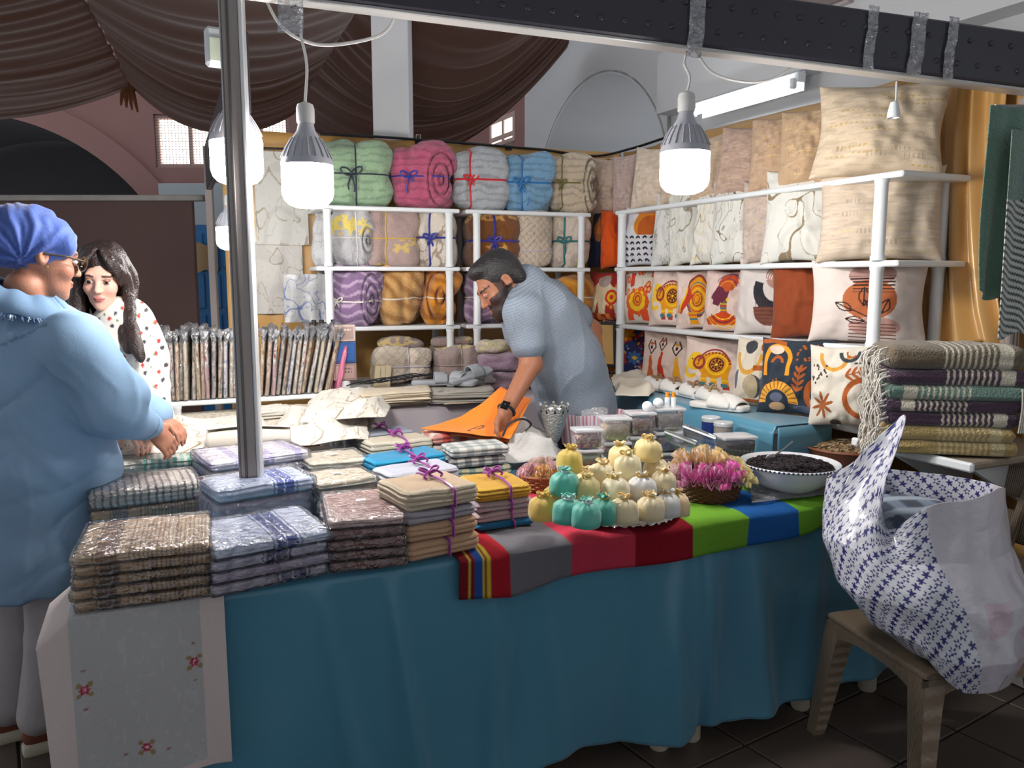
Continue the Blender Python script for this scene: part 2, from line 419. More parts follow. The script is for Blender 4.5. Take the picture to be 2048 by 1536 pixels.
# hall's side wall, arch recess in it (parameter t along the wall, away from the camera)
def hp(t, z, off=0.): return HALL.pt(t, off, z)
def ht(px): return HALL.s(HALL.hit(px, 300))
tA0, tA1 = ht(1340), ht(1075); tc_, tr_ = (tA0+tA1)/2, (tA1-tA0)/2; zc_ = 3.06-tr_
def hall_quads(mb, prof, z1, th=.2):
    for (ta, za), (tb, zb) in zip(prof[:-1], prof[1:]):
        V = [hp(ta, za), hp(tb, zb), hp(tb, z1), hp(ta, z1)]+[hp(ta, za, -th), hp(tb, zb, -th), hp(tb, z1, -th), hp(ta, z1, -th)]
        mb.add(V, np.array([[0, 1, 2, 3], [5, 4, 7, 6], [4, 5, 1, 0], [3, 2, 6, 7], [4, 0, 3, 7], [1, 5, 6, 2]]))
mb = MB(); hall_quads(mb, [(-1.6, 0), (tA0, 0)], 4.3)
n_ = 32; hall_quads(mb, [(tA0+(tA1-tA0)*k/n_, zc_+math.sqrt(max(tr_**2-(tA0+(tA1-tA0)*k/n_-tc_)**2, 0))) for k in range(n_+1)], 4.3)
hall_quads(mb, [(tA1, 0), (tA1+.25, 0)], 4.3)
struct(mb.build('wall_right', m_plaster), 'white plastered side wall of the hall with an arched recess')
tw0, tw1 = ht(1030), ht(980); wz0_, wz1_ = HALL.hit(1005, 291)[2], HALL.hit(1005, 232)[2]
mb = MB(); hall_quads(mb, [(tA1+.25, 0), (tw0, 0)], 4.3); hall_quads(mb, [(tw1, 0), (8, 0)], 4.3); hall_quads(mb, [(tw0, 0), (tw1, 0)], wz0_); hall_quads(mb, [(tw0, wz1_), (tw1, wz1_)], 4.3)  # mauve on this stretch stands in for shade under the ceiling drape
struct(mb.build('wall_right_far', m_mauve), 'side wall stretch coloured mauve for the drape shade, with a small window')
w_ = window(2, -(tw1-tw0)/2, (tw1-tw0)/2, 0, wz1_-wz0_, 0, ([.45], [.3]), 'small daylit window beside the white arch', mesh_wire=False)
w_.location = tuple(hp((tw0+tw1)/2, wz0_, -.02)); w_.rotation_euler = (0, 0, HALL.a)
a = np.linspace(0, PI, 40); DP = 1.3
P = np.array([[hp(tc_+math.cos(t)*tr_, zc_+math.sin(t)*tr_, -d) for t in a] for d in np.linspace(0, DP, 4)])
mb = MB().slab(P, .03)
P = np.array([[hp(tA1, z, -d) for z in (0, zc_)] for d in (0, DP)]); mb.slab(P, .03)
P = np.array([[hp(tA0, z, -d) for z in (0, zc_)] for d in (0, DP)]); mb.slab(P, .03)
struct(mb.build('ceiling_arch', m_plaster), 'smooth white underside of the arched recess')
mb = MB(); P = np.array([[hp(tA0-.1, z, -DP) for z in (0, 3.4)], [hp(tA1+.1, z, -DP) for z in (0, 3.4)]]); mb.slab(P, .05)
lw = struct(mb.build('window_3', mat('daylit_frosted_fanlight', S(210, 212, 216), rough=.6, emit=(.9, .95, 1, 1), estr=.45)), 'frosted fanlight window filling the white arch')
mm = mat('grey_arch_moulding', S(140, 142, 146), rough=.6)
for r_ in (tr_*.9, tr_*.82):
    MB().tube([hp(tc_+math.cos(t)*r_, zc_+math.sin(t)*r_-.02, -DP+.05) for t in a], .016, 6).build('arch_moulding', mm, lw)
MB().tube([hp(tc_-.2, .9, -DP+.06), hp(tc_-.2, 3.0, -DP+.06)], .007, 6).build('wall_wire', M_black, lw)
# white downstand carrying the fluorescent tube
t0, t1 = ht(1655), ht(1345); mb = MB()
def hbox(mb, ta, tb, o0, o1, z0, z1):
    V = [hp(t, z, o) for z in (z0, z1) for t, o in ((ta, o0), (tb, o0), (tb, o1), (ta, o1))]
    mb.add(V, np.array([[0, 1, 2, 3][::-1], [4, 5, 6, 7], [0, 1, 5, 4], [1, 2, 6, 5], [2, 3, 7, 6], [3, 0, 4, 7]]))
hbox(mb, -1.6, t1, 0, .14, 2.58, 2.95); hbox(mb, -1.6, t1, 0, .06, 2.95, 3.05)
struct(mb.build('trim_2', m_plaster), 'white ledge running along the side wall')
tb0, tb1 = ht(1637), ht(1443); zt_ = 2.50
ft = thing('fluorescent_light', 'lit fluorescent tube in a white batten above the pillows', 'tube light', hp((tb0+tb1)/2, zt_, .2), HALL.a)
ln = tb1-tb0
MB().box((0, -.03, .035), (ln+.06, .06, .05), .006).build('batten', M_white, ft)
MB().box((0, -.06, .02), (ln+.04, .005, .10), .002).build('reflector', M_white, ft)
for sx in (-1, 1): MB().box((sx*(ln/2+.01), .01, 0), (.025, .035, .05), .005).build('lamp_holder', M_white, ft)
m_tube = mat('lit_tube_glass', (1, 1, 1, 1), emit=(.86, .95, 1, 1), estr=TUBE_W)
MB().tube([(-ln/2, .015, -.005), (ln/2, .015, -.005)], .015, 12).build('tube', m_tube, ft)
# ceiling, shaped for the light: shields the front, leaves the hall open to sky
struct(MB().box((0.0, .3, 4.35), (14, 8.2, .1)).build('ceiling', m_plaster), 'white ceiling cut short so sky light reaches the hall, not the front')
struct(MB().box((0.0, -3.2, 1.85), (14, .1, 3.7)).build('wall_light_blocker', m_plaster), 'unseen plain wall added behind the viewer to dim light on the front')  # added out of view to hold daylight off the table front
# pillar
c = aty(781, 200, 5.15); struct(MB().box((c[0], 5.15+.115, 2.1), (.225, .225, 4.2), .006).build('trim_3', mat('white_pillar_paint', S(228, 228, 230), rough=.7, var=.02)), 'square white pillar rising behind the stall')

# swagged ceiling drapes: cloth hung between tie lines
m_drape = mat('brown_drape_cloth', attr=True, rough=.72, bump=.15, bscale=30, sheen=.3, spec=.3)
_b = m_drape.node_tree; _tr = _b.nodes.new('ShaderNodeBsdfTranslucent'); _tr.inputs[0].default_value = S(196, 146, 112); _mx = _b.nodes.new('ShaderNodeMixShader'); _mx.inputs[0].default_value = .30
_b.links.new(_b.nodes['Principled BSDF'].outputs[0], _mx.inputs[1]); _b.links.new(_tr.outputs[0], _mx.inputs[2]); _b.links.new(_mx.outputs[0], _b.nodes['Material Output'].inputs[0])
def drape(Lf, Ln, Rf, Rn, sag, label, seed, folds=20, gather=1.0, near_ext=.35):
    Lf, Ln, Rf, Rn = [np.array(p, float) for p in (Lf, Ln, Rf, Rn)]
    Ln = Ln+(Ln-Lf)*near_ext; Rn = Rn+(Rn-Rf)*near_ext
    nu, nv = 110, 150; s_, t_ = np.meshgrid(np.linspace(0, 1, nu), np.linspace(0, 1, nv), indexing='ij')
    A = Lf+(Ln-Lf)*t_[..., None]; B = Rf+(Rn-Rf)*t_[..., None]; P = A+(B-A)*s_[..., None]
    sg = 4*s_*(1-s_); q = np.stack([s_.ravel()*1.1, t_.ravel()*3, 0*s_.ravel()], 1)
    wv = vnoise(q, 1.0, seed).reshape(nu, nv); wn = vnoise(np.stack([s_.ravel()*.8, t_.ravel()*17, 0*s_.ravel()], 1), 1, seed+3).reshape(nu, nv)
    ph = t_*folds*(1+.15*s_)+wv*1.5
    fold = .034*np.sin(ph*2.2)*(.45+.55*wn)+.024*np.sin(ph*5.1+wn*3)*(.5+.5*wv)+.05*wv
    P[..., 2] += -sag*sg*(1+.25*wv)*(1-.25*t_)+fold*(.5+.5*sg)*gather
    P[..., 1] += .4*fold*gather
    c = np.array(S(86, 68, 62)[:3])
    return tag(MB().slab(P, .006, c).build('ceiling_drape', m_drape, sharp=0), label, 'ceiling drape', 'brown ceiling drapes')
T1 = aty(264, 172, 7.6); T1n = aty(168, -2, 4.9); T0 = aty(-420, 150, 7.4); T0n = aty(-700, -80, 4.9)
T2 = aty(588, 226, 7.6); T2n = aty(700, 40, 4.9); T3 = aty(1135, 96, 6.5); T3n = aty(1150, 20, 5.2)
drape(T0, T0n, T1, T1n, .36, 'leftmost brown drape swagged under the ceiling, lit warm at its knot', 1)
drape(T1, T1n, T2, T2n, .30, 'middle brown ceiling drape sagging above the wire-screened window', 4)
drape(T2, aty(690, -50, 5.6), T3, aty(1165, -60, 5.6), .62, 'brown ceiling drape sweeping up behind the white pillar', 8, near_ext=.2)
kn = MB(); k0 = np.array(T1)
V, F = cubegrid(8, 8, 8); V = smap(V, 2)*np.array([.07, .05, .09]); V = V*(1+.25*vnoise(V, 30, 2))[:, None]; kn.add(V, F, S(150, 100, 66))
for k in range(4):
    kn.tube(bez([(0, 0, 0), (.03*k-.05, -.02, -.06), (.05*k-.07, -.03, -.17-.02*k)], 10), [.022, .02, .024, .026, .025, .022, .02, .018, .015, .012, .008][:11], 6, S(150, 100, 66))
tag(kn.build('drape_knot', m_drape, None, k0+np.array([0, -.06, -.02])), 'knotted tie of brown cloth between two ceiling drapes', 'drape knot')

# brown partition on the left with its pale top rail
m_brown = mat('brown_laminate', S(84, 60, 54), rough=.55, var=.1, vscale=4)
c0, c1 = aty(-60, 400, 5.0), aty(386, 405, 5.0)
pt = struct(MB().box(((c0[0]+c1[0])/2, 5.0, c0[2]/2), (c1[0]-c0[0], .04, c0[2]), .004).build('wall_partition', m_brown), 'dark brown partition panel of the neighbouring stall')
MB().box(((c0[0]+c1[0])/2+.03, 4.99, c0[2]+.01), (c1[0]-c0[0]+.1, .055, .035), .004).build('top_rail', mat('worn_white_rail', S(150, 146, 142), rough=.6, var=.3, vscale=14), pt)
# ================================================================= stall frame
fr = thing('market_stall', 'aluminium stall post and dark dimpled fascia beam across the front', 'stall', BEAM.pt(0, 0, 0), BEAM.a)
m_fascia = mat('dark_embossed_fascia', S(48, 46, 56), rough=.34, spec=.5, var=.12, vscale=6, bump=.12, bscale=22)
m_post = mat('brown_grey_post', S(156, 146, 142), rough=.4, metal=.1)
pb = MB().box((0, 0, 1.25), (.048, .048, 2.5), .004); p_ = pb.build('post', m_post, fr)
MB().box((-.027, 0, 1.25), (.008, .044, 2.5), .003).build('post_flange', M_alu, p_)
MB().box((.030, -.006, 1.25), (.014, .05, 2.5), .004).build('post_flange', mat('highlight_aluminium', S(226, 226, 226), rough=.3, metal=.3), p_)  # aluminium flange, its colour brightened to carry the edge highlight
MB().box((-.008, -.0245, 1.25), (.008, .006, 2.5), .002).build('post_groove', m_black2 if 'm_black2' in globals() else mat('dark_groove', S(90, 84, 82), rough=.5), p_)
LB = BEAM.s(BEAM.hit(2040, 200)); FZ0, FZ1 = 2.313, 2.485; TILT = math.atan2(.178, LB)
fb = MB().box((LB/2+.02, -.03, (FZ1-FZ0)/2), (LB+.10, .035, FZ1-FZ0), .006).build('fascia', m_fascia, fr, (0, 0, FZ0), (0, TILT, 0))
MB().box((LB/2+.02, -.01, -.006), (LB+.05, .060, .012), .003).build('fascia_lip', mat('pale_metal_lip', S(188, 186, 184), rough=.4, metal=.4), fb)
q = MB(); random.seed(3)
dm = lambda x, z, r: q.ell((x, -.048, z), (r, .006, r), 4)
for k in range(34):
    for r_ in range(2): dm(.1+k*.075+(.037 if r_ else 0), .045+r_*.075, .0095)
stuff(q.build('dimple', m_fascia, fb))
m_tape = mat_film('clear_parcel_tape', refl=.22, rough=.2, bump=1.0, bscale=50)
def tape(px, wd, hang=.0):
    s_ = BEAM.s(BEAM.hit(px, 100)); g = MB()
    P = np.array([[(s_-wd/2+wd*u+.002*math.sin(9*v+px), -.056-.002*math.sin(20*v+u*7), FZ1-FZ0+.01-(FZ1-FZ0+.02+hang)*v) for v in np.linspace(0, 1, 24)] for u in np.linspace(0, 1, 6)])
    g.slab(P, .0015); return g.build('tape_strip', m_tape, fb)
for px, wd, hg in ((1378, .05, .03), (1720, .035, 0), (1812, .05, 0), (1878, .035, 0), (590, .07, .10)): tape(px, wd, hg)
# right-hand post of the stall
rp = thing('stall_post', 'grooved aluminium stall post at the far right edge', 'post', BEAM.pt(LB+.05, .02, 0), BEAM.a)
MB().box((0, 0, 1.06), (.045, .045, 2.12), .005).build('post', m_post, rp)
for k in (-1, 0, 1): MB().box((k*.014, -.024, 1.06), (.006, .004, 2.12), .001).build('post_rib', M_alu, rp)
# left side rail and the post at the stall's back left corner
bp_ = aty(424, 500, 4.6); pz = BEAM.pt(0, 0, 0)
sp = thing('corner_post', 'thin dark post with a dark side rail before the blue door', 'post', (bp_[0], 4.6, 0))
MB().box((0, 0, 1.12), (.038, .038, 2.24), .004).build('post', m_post, sp)
d = np.array([pz[0]-bp_[0], pz[1]-4.6+.1]); L_ = np.hypot(*d); an = math.atan2(d[1], d[0])
MB().box((L_/2, 0, 0), (L_, .03, .24), .004).build('side_rail', m_fascia, sp, (0, 0, 2.12), (0, 0, an))

# ================================================================= stall panels with gold cloth
OFB, OFS = .46, -.43
sl = BACK.s(BACK.hit(446, 400, OFB))
def cross(pl1, o1, pl2, o2):
    A = np.array([pl1.u, -pl2.u]).T; b = (pl2.p+pl2.n*o2)-(pl1.p+pl1.n*o1); r = np.linalg.solve(A, b); return r[0], r[1]
sr, srs = cross(BACK, OFB, SIDE, OFS)
PZ = 2.29; m_panel = mat('white_melamine', S(200, 198, 194), rough=.6)
a_, b_ = BACK.pt(sl, OFB+.02, 0), BACK.pt(sr, OFB+.02, 0)
MBp = MB().box(((sr+sl)/2, 0, PZ/2), (sr-sl, .03, PZ-.02))
struct(MBp.build('wall_stall_back', m_panel, None, BACK.pt(0, OFB+.03), (0, 0, BACK.a)), 'stall back panel behind the shelves')
s0s = -.55
MBp = MB().box(((srs+s0s)/2, 0, PZ/2), (srs-s0s, .03, PZ-.02))
struct(MBp.build('wall_stall_side', m_panel, None, SIDE.pt(0, OFS-.03), (0, 0, SIDE.a)), 'stall side panel behind the pillow shelves')
def backdrop(pl, off, s0, s1, label, seed, z0=.5, z1=PZ+.012, amp=.006):
    nu = int((s1-s0)/.02); nv = 40
    u, v = np.meshgrid(np.linspace(s0, s1, nu), np.linspace(z0, z1, nv), indexing='ij')
    P = np.stack([u, 0*u, v], 2); fl_ = P.reshape(-1, 3)
    d = amp*fbm(fl_*np.array([5, 1, 1.2]), 1, seed).reshape(nu, nv)+.004*vnoise(fl_, 14, seed).reshape(nu, nv)
    P[..., 1] = d; P[..., 2] += (.012*vnoise(np.c_[fl_[:, 0], 0*fl_[:, 0], 0*fl_[:, 0]], 5, seed).reshape(nu, nv))*(v-z0)/(z1-z0)
    return tag(MB().slab(P, .003).build('gold_backdrop', M_gold, None, pl.pt(0, off, 0), (0, 0, pl.a), sharp=0), label, 'backdrop cloth')
backdrop(BACK, OFB-.012, sl, sr-.02, 'gold satin backdrop stretched over the back panel', 3)
backdrop(SIDE, OFS+.012, s0s+.1, srs-.02, 'gold satin backdrop on the side panel behind the beige pillows', 6)
# gathered gold curtain
s_a, s_b = SIDE.s(SIDE.hit(2005, 400, OFS+.03)), SIDE.s(SIDE.hit(1790, 400, OFS+.03))
nu, nv = 120, 60; u, v = np.meshgrid(np.linspace(0, 1, nu), np.linspace(0, 1, nv), indexing='ij')
P = np.zeros((nu, nv, 3)); flat = np.stack([u.ravel()*7, v.ravel()*1.2, 0*u.ravel()], 1)
wv = vnoise(flat, 1, 5).reshape(nu, nv)
P[..., 0] = s_a+(s_b-s_a)*u-(.10*(v**3))*(1-u); P[..., 2] = 2.30-v*(2.30-1.23)
P[..., 1] = .035+.026*np.sin(u*34+wv*2.4+v*1.5)*(.5+.5*v)+.02*wv
P[..., 2] += .05*np.maximum(0, v-.85)/.15*np.sin(u*9)
tag(MB().slab(P, .003).build('gold_curtain', M_gold, None, SIDE.pt(0, OFS+.03, 0), (0, 0, SIDE.a), sharp=0), 'shiny gold satin curtain hanging in folds at the right', 'curtain')
# black cable along the top of the back panel, binder clips
def cable(pts, r, label, m=M_black, name='cable'): return tag(MB().tube(bez(pts, 60), r, 6).build(name, m), label, 'cable')
cable([BACK.pt(BACK.s(BACK.hit(px, py, OFB-.02)), OFB-.02, BACK.hit(px, py, OFB-.02)[2]) for px, py in ((640, 268), (760, 274), (900, 284), (1020, 294), (1090, 300), (1190, 312))]+
      [SIDE.pt(srs-.15, OFS+.03, PZ+.02), SIDE.pt(srs-.5, OFS+.03, PZ+.03)], .008, 'black cable lying along the top of the gold backdrop')
def clip(P, rz, label):
    t = thing('binder_clip', label, 'binder clip', P, rz, 'binder clips on the backdrop')
    MB().prism([(-.016, -.014), (.016, -.014), (.004, .012), (-.004, .012)], -.02, .02, None, Mx((0, 0, 0), (PI/2, 0, PI/2))).build('clamp', M_black, t)
    for sy in (-1, 1): MB().tube([(-.01, sy*.012, .01), (-.012, sy*.018, .04), (.012, sy*.018, .04), (.01, sy*.012, .01)], .0022, 5).build('wire_arm', M_alu, t)
for px, py, lb in ((836, 284, 'small binder clip gripping the backdrop above the pink blanket bundle'), (1016, 296, 'small binder clip gripping the backdrop above the pale blue bundle')):
    P = BACK.hit(px, py, OFB-.01); clip(P, BACK.a, lb)

# ================================================================= shelf units
TIERS = (.32, .63, .945, 1.255, 1.57, 1.88)
def shelf_unit(pl, s0, s1, dep, label, tiers=TIERS, over=.03, posts=None, front_sign=1, postr=.02):
    t = thing('shelf_unit', label, 'shelf unit', pl.pt(0, 0, 0), pl.a)
    y0, y1 = (0, dep*front_sign)
    for z in tiers:
        sh = MB().box(((s0+s1)/2, (y0+y1)/2, z-.011), (s1-s0+2*over, dep, .022), .005)
        sh.build('shelf_board', M_white, t)
    zt_ = max(tiers); lv = [0]+list(tiers)
    for sx in (posts or (s0+.03, s1-.03)):
        for yy in (y0+.004*front_sign, y1-.03*front_sign):
            for za, zb in zip(lv[:-1], lv[1:]):
                MB().lathe([(postr*1.12, za+.0), (postr*1.12, za+.015), (postr, za+.02), (postr, zb-.037), (postr*1.12, zb-.032), (postr*1.12, zb-.022)], 16, None, Mx((sx, yy, 0))).build('post', M_white, t)
    return t
bs = lambda px, py=480: BACK.s(BACK.hit(px, py))
ss = lambda px, py=480: SIDE.s(SIDE.hit(px, py))
UA = (bs(640), bs(922)); UB = (bs(931), bs(1176))
shelf_unit(BACK, UA[0]+.01, UA[1]-.035, .36, 'white plastic shelf unit under the green and pink blanket bundles')
shelf_unit(BACK, UB[0]+.035, UB[1]-.01, .36, 'white plastic shelf unit behind the bending man')
shelf_unit(SIDE, -.04, 1.72, .36, 'long white shelf unit carrying the decorative pillows', front_sign=-1, posts=(.0, 1.70), over=.05, postr=.023)
# low shelf with the wrapped fabrics, left
LOW = Plane((-1.60, 3.60), 24); ls = lambda px, py=800: LOW.s(LOW.hit(px, py))
shelf_unit(LOW, ls(338), ls(705), .27, 'low white shelf carrying the row of wrapped fabrics', tiers=(.32, .63, .945), over=.02)
# shelf at the right under the striped blankets

t = thing('wall_shelf', 'white edged stone-look shelf board under the striped blankets', 'shelf', SIDE.pt(0, 0, 0), SIDE.a)
MB().box((-.30, -.13, .930), (.44, .54, .024), .006).build('shelf_board', mat('speckled_stone_laminate', S(140, 128, 112), rough=.5, var=.35, vscale=60), t)
MB().box((-.30, .15, .930), (.46, .02, .03), .006).build('shelf_edge', M_white, t)
for k in (-.45, -.14): MB().prism([(-.40, .0), (.05, 0), (.05, -.02), (-.40, -.25)], -.012, .012, None, Mx((k, 0, .918), (PI/2, 0, PI/2))).build('bracket', M_white, t)
# ================================================================= tables
TZ = .75
def plastic_table(s0, s1, dep, label, o0=0.):
    t = thing('plastic_table', label, 'table', FRONT.pt(0, 0, 0), FRONT.a)
    MB().box(((s0+s1)/2, o0+dep/2, TZ-.02), (s1-s0, dep, .036), .012).build('table_top', M_white, t)
    for a in (s0+.04, s1-.04):
        for b in (o0+.035, o0+dep-.06): MB().lathe([(.025, 0), (.032, .01), (.036, TZ-.05)], 14, None, Mx((a, b, 0))).build('leg', mat('cream_plastic', S(196, 186, 166), rough=.5), t)
TD = 1.12
plastic_table(.0, 1.655, .50, 'long narrow plastic table under the front towel stacks and embroidered cloth')
plastic_table(.0, 1.655, TD-.59, 'cream plastic table under the marbled cloths behind the post', .59)
plastic_table(1.70, 2.25, TD, 'cream plastic table under the baskets and lidded boxes')
plastic_table(2.27, 2.57, .29, 'small cream plastic table under the runner\'s red end')
# blue satin cloth: top and hanging front
def fs(px, py=1100): return FRONT.s(FRONT.hit(px, py))
nu, nv = 300, 70; S0, S1 = -.01, 2.60
u = np.linspace(0, 1, nu); s_ = S0+(S1-S0)*u
hem = np.interp([FRONT.hit(0, 0)[0]]*1, [0], [0])
hz = np.interp(s_, [0, .5, .75, .95, 1.1, 1.3, 1.62, 1.75, 2.2, 2.6], [.03, .04, .03, .06, .10, .125, .075, .10, .11, .13])
P = np.zeros((nu, nv, 3)); v = np.linspace(0, 1, nv)
uu, vv = np.meshgrid(s_, v, indexing='ij'); top = TZ+.008
P[..., 0] = uu; dn = np.clip((vv-.06)/.94, 0, 1)
P[..., 2] = top-(top-hz[:, None])*dn-.012*np.clip(vv/.06, 0, 1)
rng = np.random.RandomState(11); folds = np.zeros((nu, nv))
for k in range(22):
    c_ = rng.uniform(0.3, 2.6); wdt = rng.uniform(.02, .06); am = rng.uniform(.010, .036)*rng.choice([1, 1, -.6]); sl_ = rng.uniform(-.12, .12)
    folds += am*np.exp(-((uu-c_-sl_*dn)/(wdt*(.6+.8*dn)))**2)*(dn**.7)
flat = np.stack([uu.ravel()*2.2, vv.ravel()*1.5, 0*uu.ravel()], 1)
folds += .030*dn*vnoise(flat, 1.3, 4).reshape(nu, nv)+.007*dn*np.sin(uu*17+2*vnoise(flat, 1, 9).reshape(nu, nv))
pinch = .02*np.exp(-((uu-1.72)/.02)**2)*dn
P[..., 1] = -.016-folds-.02*dn+pinch+.02*(1-np.clip(vv/.06, 0, 1))
bt = np.zeros((nu, 6, 3)); bt[..., 0] = s_[:, None]; bt[..., 1] = .03+(np.where(s_ > 2.27, .28, TD-.02)[:, None]-.03)*np.linspace(1, 0, 6)[None, :]; bt[..., 2] = top+.001*np.sin(s_*40)[:, None]
P[:, 0, 1] = .01
P = np.concatenate([bt, P], 1)
bc = thing('blue_tablecloth', 'shiny blue satin cloth hanging in folds down the front table', 'tablecloth', FRONT.pt(0, 0, 0), FRONT.a)
MB().slab(P, .003).build('cloth', M_satin_blue, bc, sharp=0)
# end flap of the cloth at the right end of the table
nu2 = 60; yy, vv = np.meshgrid(np.linspace(0, .125, nu2), np.linspace(0, 1, 30), indexing='ij')
P = np.zeros((nu2, 30, 3)); P[..., 0] = 2.605+.03*vv*np.sin(yy*17)+.02*vv; P[..., 1] = yy; P[..., 2] = top-.01-(top-.12)*vv
MB().slab(P, .003).build('end_drop', M_satin_blue, bc, sharp=0)
# second cloth-covered table in front of the pillow shelves, and one in front of the back shelves
def cloth_table(name, label, pl, s0, s1, o0, o1, z, hemz, m, seed, tl):
    t = thing('display_table', tl, 'table', pl.pt(0, 0, 0), pl.a)
    MB().box(((s0+s1)/2, (o0+o1)/2, z-.02), (s1-s0, abs(o1-o0), .03), .008).build('table_top', M_white, t)
    for a in (s0+.05, s1-.05):
        for b in (min(o0, o1)+.05, max(o0, o1)-.05): MB().lathe([(.024, 0), (.03, z-.03)], 12, None, Mx((a, b, 0))).build('leg', M_white, t)
    cl = MB(); nu = 120
    # strip round: back edge -> top -> front drop
    sg = 1 if o1 > o0 else -1
    prof = [(o0, z+.004)]+[(o0+(o1-o0)*k/8, z+.004) for k in range(1, 9)]
    u = np.linspace(s0-.012, s1+.012, nu); P = np.zeros((nu, 9+24, 3))
    for k, (o, zz) in enumerate(prof): P[:, k, 0] = u; P[:, k, 1] = o; P[:, k, 2] = zz
    for k in range(24):
        v = (k+1)/24; f_ = .02*np.sin(u*19+seed)*v+.03*v*vnoise(np.c_[u*4, 0*u+v*1.2, 0*u], 1, seed)
        P[:, 9+k, 0] = u; P[:, 9+k, 1] = o1+sg*(.012+.02*v+f_+.01*v); P[:, 9+k, 2] = z-(z-hemz)*v
    cl.slab(P if sg < 0 else P, .003)
    for e, sx in ((s0-.012, -1), (s1+.012, 1)):
        y_ = np.linspace(o0, o1, 30); Q = np.zeros((30, 16, 3)); v = np.linspace(0, 1, 16)
        Q[..., 0] = e+sx*(.01+.02*v[None, :]*(1+np.sin(y_*23+seed))[:, None]*.6); Q[..., 1] = y_[:, None]; Q[..., 2] = (z-(z-hemz)*v)[None, :]
        cl.slab(Q, .003)
    c = thing(name, label, 'tablecloth', pl.pt(0, 0, 0), pl.a); cl.build('cloth', m, c, sharp=0)
IZ = .955
cloth_table('blue_tablecloth', 'blue satin cloth on the inner table under the slippers', SIDE, .16, 1.34, .03, .30, IZ, .35, M_satin_blue, 2, 'narrow inner table in front of the pillow shelves')
m_lav = mat('lavender_cloth', S(176, 166, 172), rough=.8, bump=.1, bscale=60)
BTZ = .90
cloth_table('lavender_tablecloth', 'pale lavender cloth on the table before the blanket shelves', BACK, UA[0]+.12, UB[0]+.30, -.04, -.46, BTZ, .45, m_lav, 5, 'table with lace goods in front of the blanket shelves')
# ================================================================= hanging bulbs
m_dome = mat('lit_bulb_dome', (1, 1, 1, 1), rough=.4, emit=(1, .965, .93, 1), estr=BULB_W)
m_house = mat('grey_bulb_housing', S(176, 176, 184), rough=.4)
m_cord = mat('white_cord', S(205, 203, 200), rough=.5)
def bulb(P, W, label, cord_to, seed=0):
    """P: centre of the dome's bottom; W: diameter"""
    t = thing('hanging_bulb', label, 'light bulb', P, 0, 'large lit LED bulbs'); R = W/2; h = W*.82
    pr = [(0.001, 0), (R*.45, .004*W), (R*.75, .06*W), (R*.93, .16*W), (R, .28*W), (R, h)]
    MB().lathe(pr, 32).build('glowing_dome', m_dome, t)
    MB().lathe([(R*1.01, h), (R*1.01, h+.03*W), (R*.97, h+.12*W), (R*.80, h+.32*W), (R*.55, h+.52*W), (R*.36, h+.66*W), (R*.30, h+.78*W), (R*.30, h+.82*W)], 32).build('housing', m_house, t)
    q = MB()
    for k in range(20):
        a = k*2*PI/20; q.tube([(R*rr*math.cos(a), R*rr*math.sin(a), h+zz*W) for rr, zz in ((.99, .13), (.82, .32), (.57, .52))], .0022, 4)
    q.build('cooling_fin', m_house, t)
    sk = MB().lathe([(R*.33, h+.80*W), (R*.35, h+.84*W), (R*.35, h+1.08*W), (R*.30, h+1.16*W), (R*.12, h+1.2*W)], 20).build('socket', m_cord, t)
    c = np.array(cord_to)-np.array(P); z0 = h+1.18*W
    MB().tube(bez([(0, 0, z0), (.008, 0, z0+(c[2]-z0)*.4), (c[0]*.7-.006, c[1]*.7, z0+(c[2]-z0)*.75), c], 20), .0045, 6).build('cord', m_cord, t)
    return t
def bm_(px, off=-.0, dz=0.0):
    s_ = BEAM.s(BEAM.hit(px, 100)); return BEAM.pt(s_, off, FZ0-.02-s_*math.tan(TILT)+dz)
b1 = BEAM.hit(617, 416, -.02); bulb(b1, .149, 'lit bulb hanging left of the green bundle, fully in view', bm_(606))
b2 = BEAM.hit(1368, 388, -.02); bulb(b2, .155, 'lit bulb hanging before the beige pillows on the right', bm_(1372))
b3 = aty(476, 370, 2.56); bulb(b3, .158, 'lit bulb half hidden behind the stall post', (b3[0]+.0, 2.56, 2.28))
b4 = aty(462, 500, 3.55); bulb(b4, .118, 'small lit bulb in front of the blue door', (b4[0]-.02, 3.55, 2.15))
# unlit socket in front of the big beige pillow
p = BEAM.hit(1787, 236, .0); t = thing('lamp_socket', 'small empty white lamp socket dangling under the fascia', 'lamp socket', p)
MB().lathe([(.001, .012), (.016, .008), (.018, 0), (.0205, .002), (.0205, .012), (.016, .035), (.012, .05), (.004, .053)], 20).build('socket', M_white, t)
e = bm_(1797)-p; MB().tube(bez([(0, 0, .05), (.004, 0, .06), e], 8), .003, 6).build('cord', m_cord, t)
# white supply cable swagged under the fascia
tag(MB().tube(bez([bm_(520, .03, .06), bm_(560, .035, -.045), bm_(620, .035, -.085), bm_(690, .035, -.075), bm_(770, .034, -.03), bm_(800, .02, .05)], 40), .005, 6).build('supply_cable', m_cord), 'white supply cable looping below the fascia near the post', 'cable')
tag(MB().tube(bez([bm_(1388, .03, .05), bm_(1440, .035, -.035), bm_(1540, .035, -.04), bm_(1625, .03, .05)], 40), .004, 6).build('supply_cable', m_cord), 'thin grey cable sagging under the fascia right of the bulb', 'cable')
# flood light on the back of the post
p = aty(430, 95, 2.52); t = thing('flood_light', 'pale box-shaped flood light fixed beside the stall post', 'flood light', p, .5)
MB().box((0, 0, 0), (.055, .05, .11), .008).build('housing', M_white, t)
MB().box((-.002, -.027, -.012), (.04, .006, .07), .003).build('lens', mat('greenish_lens', S(214, 222, 200), rough=.3), t)
MB().box((.045, .01, 0), (.05, .02, .03), .004).build('bracket', M_alu, t)
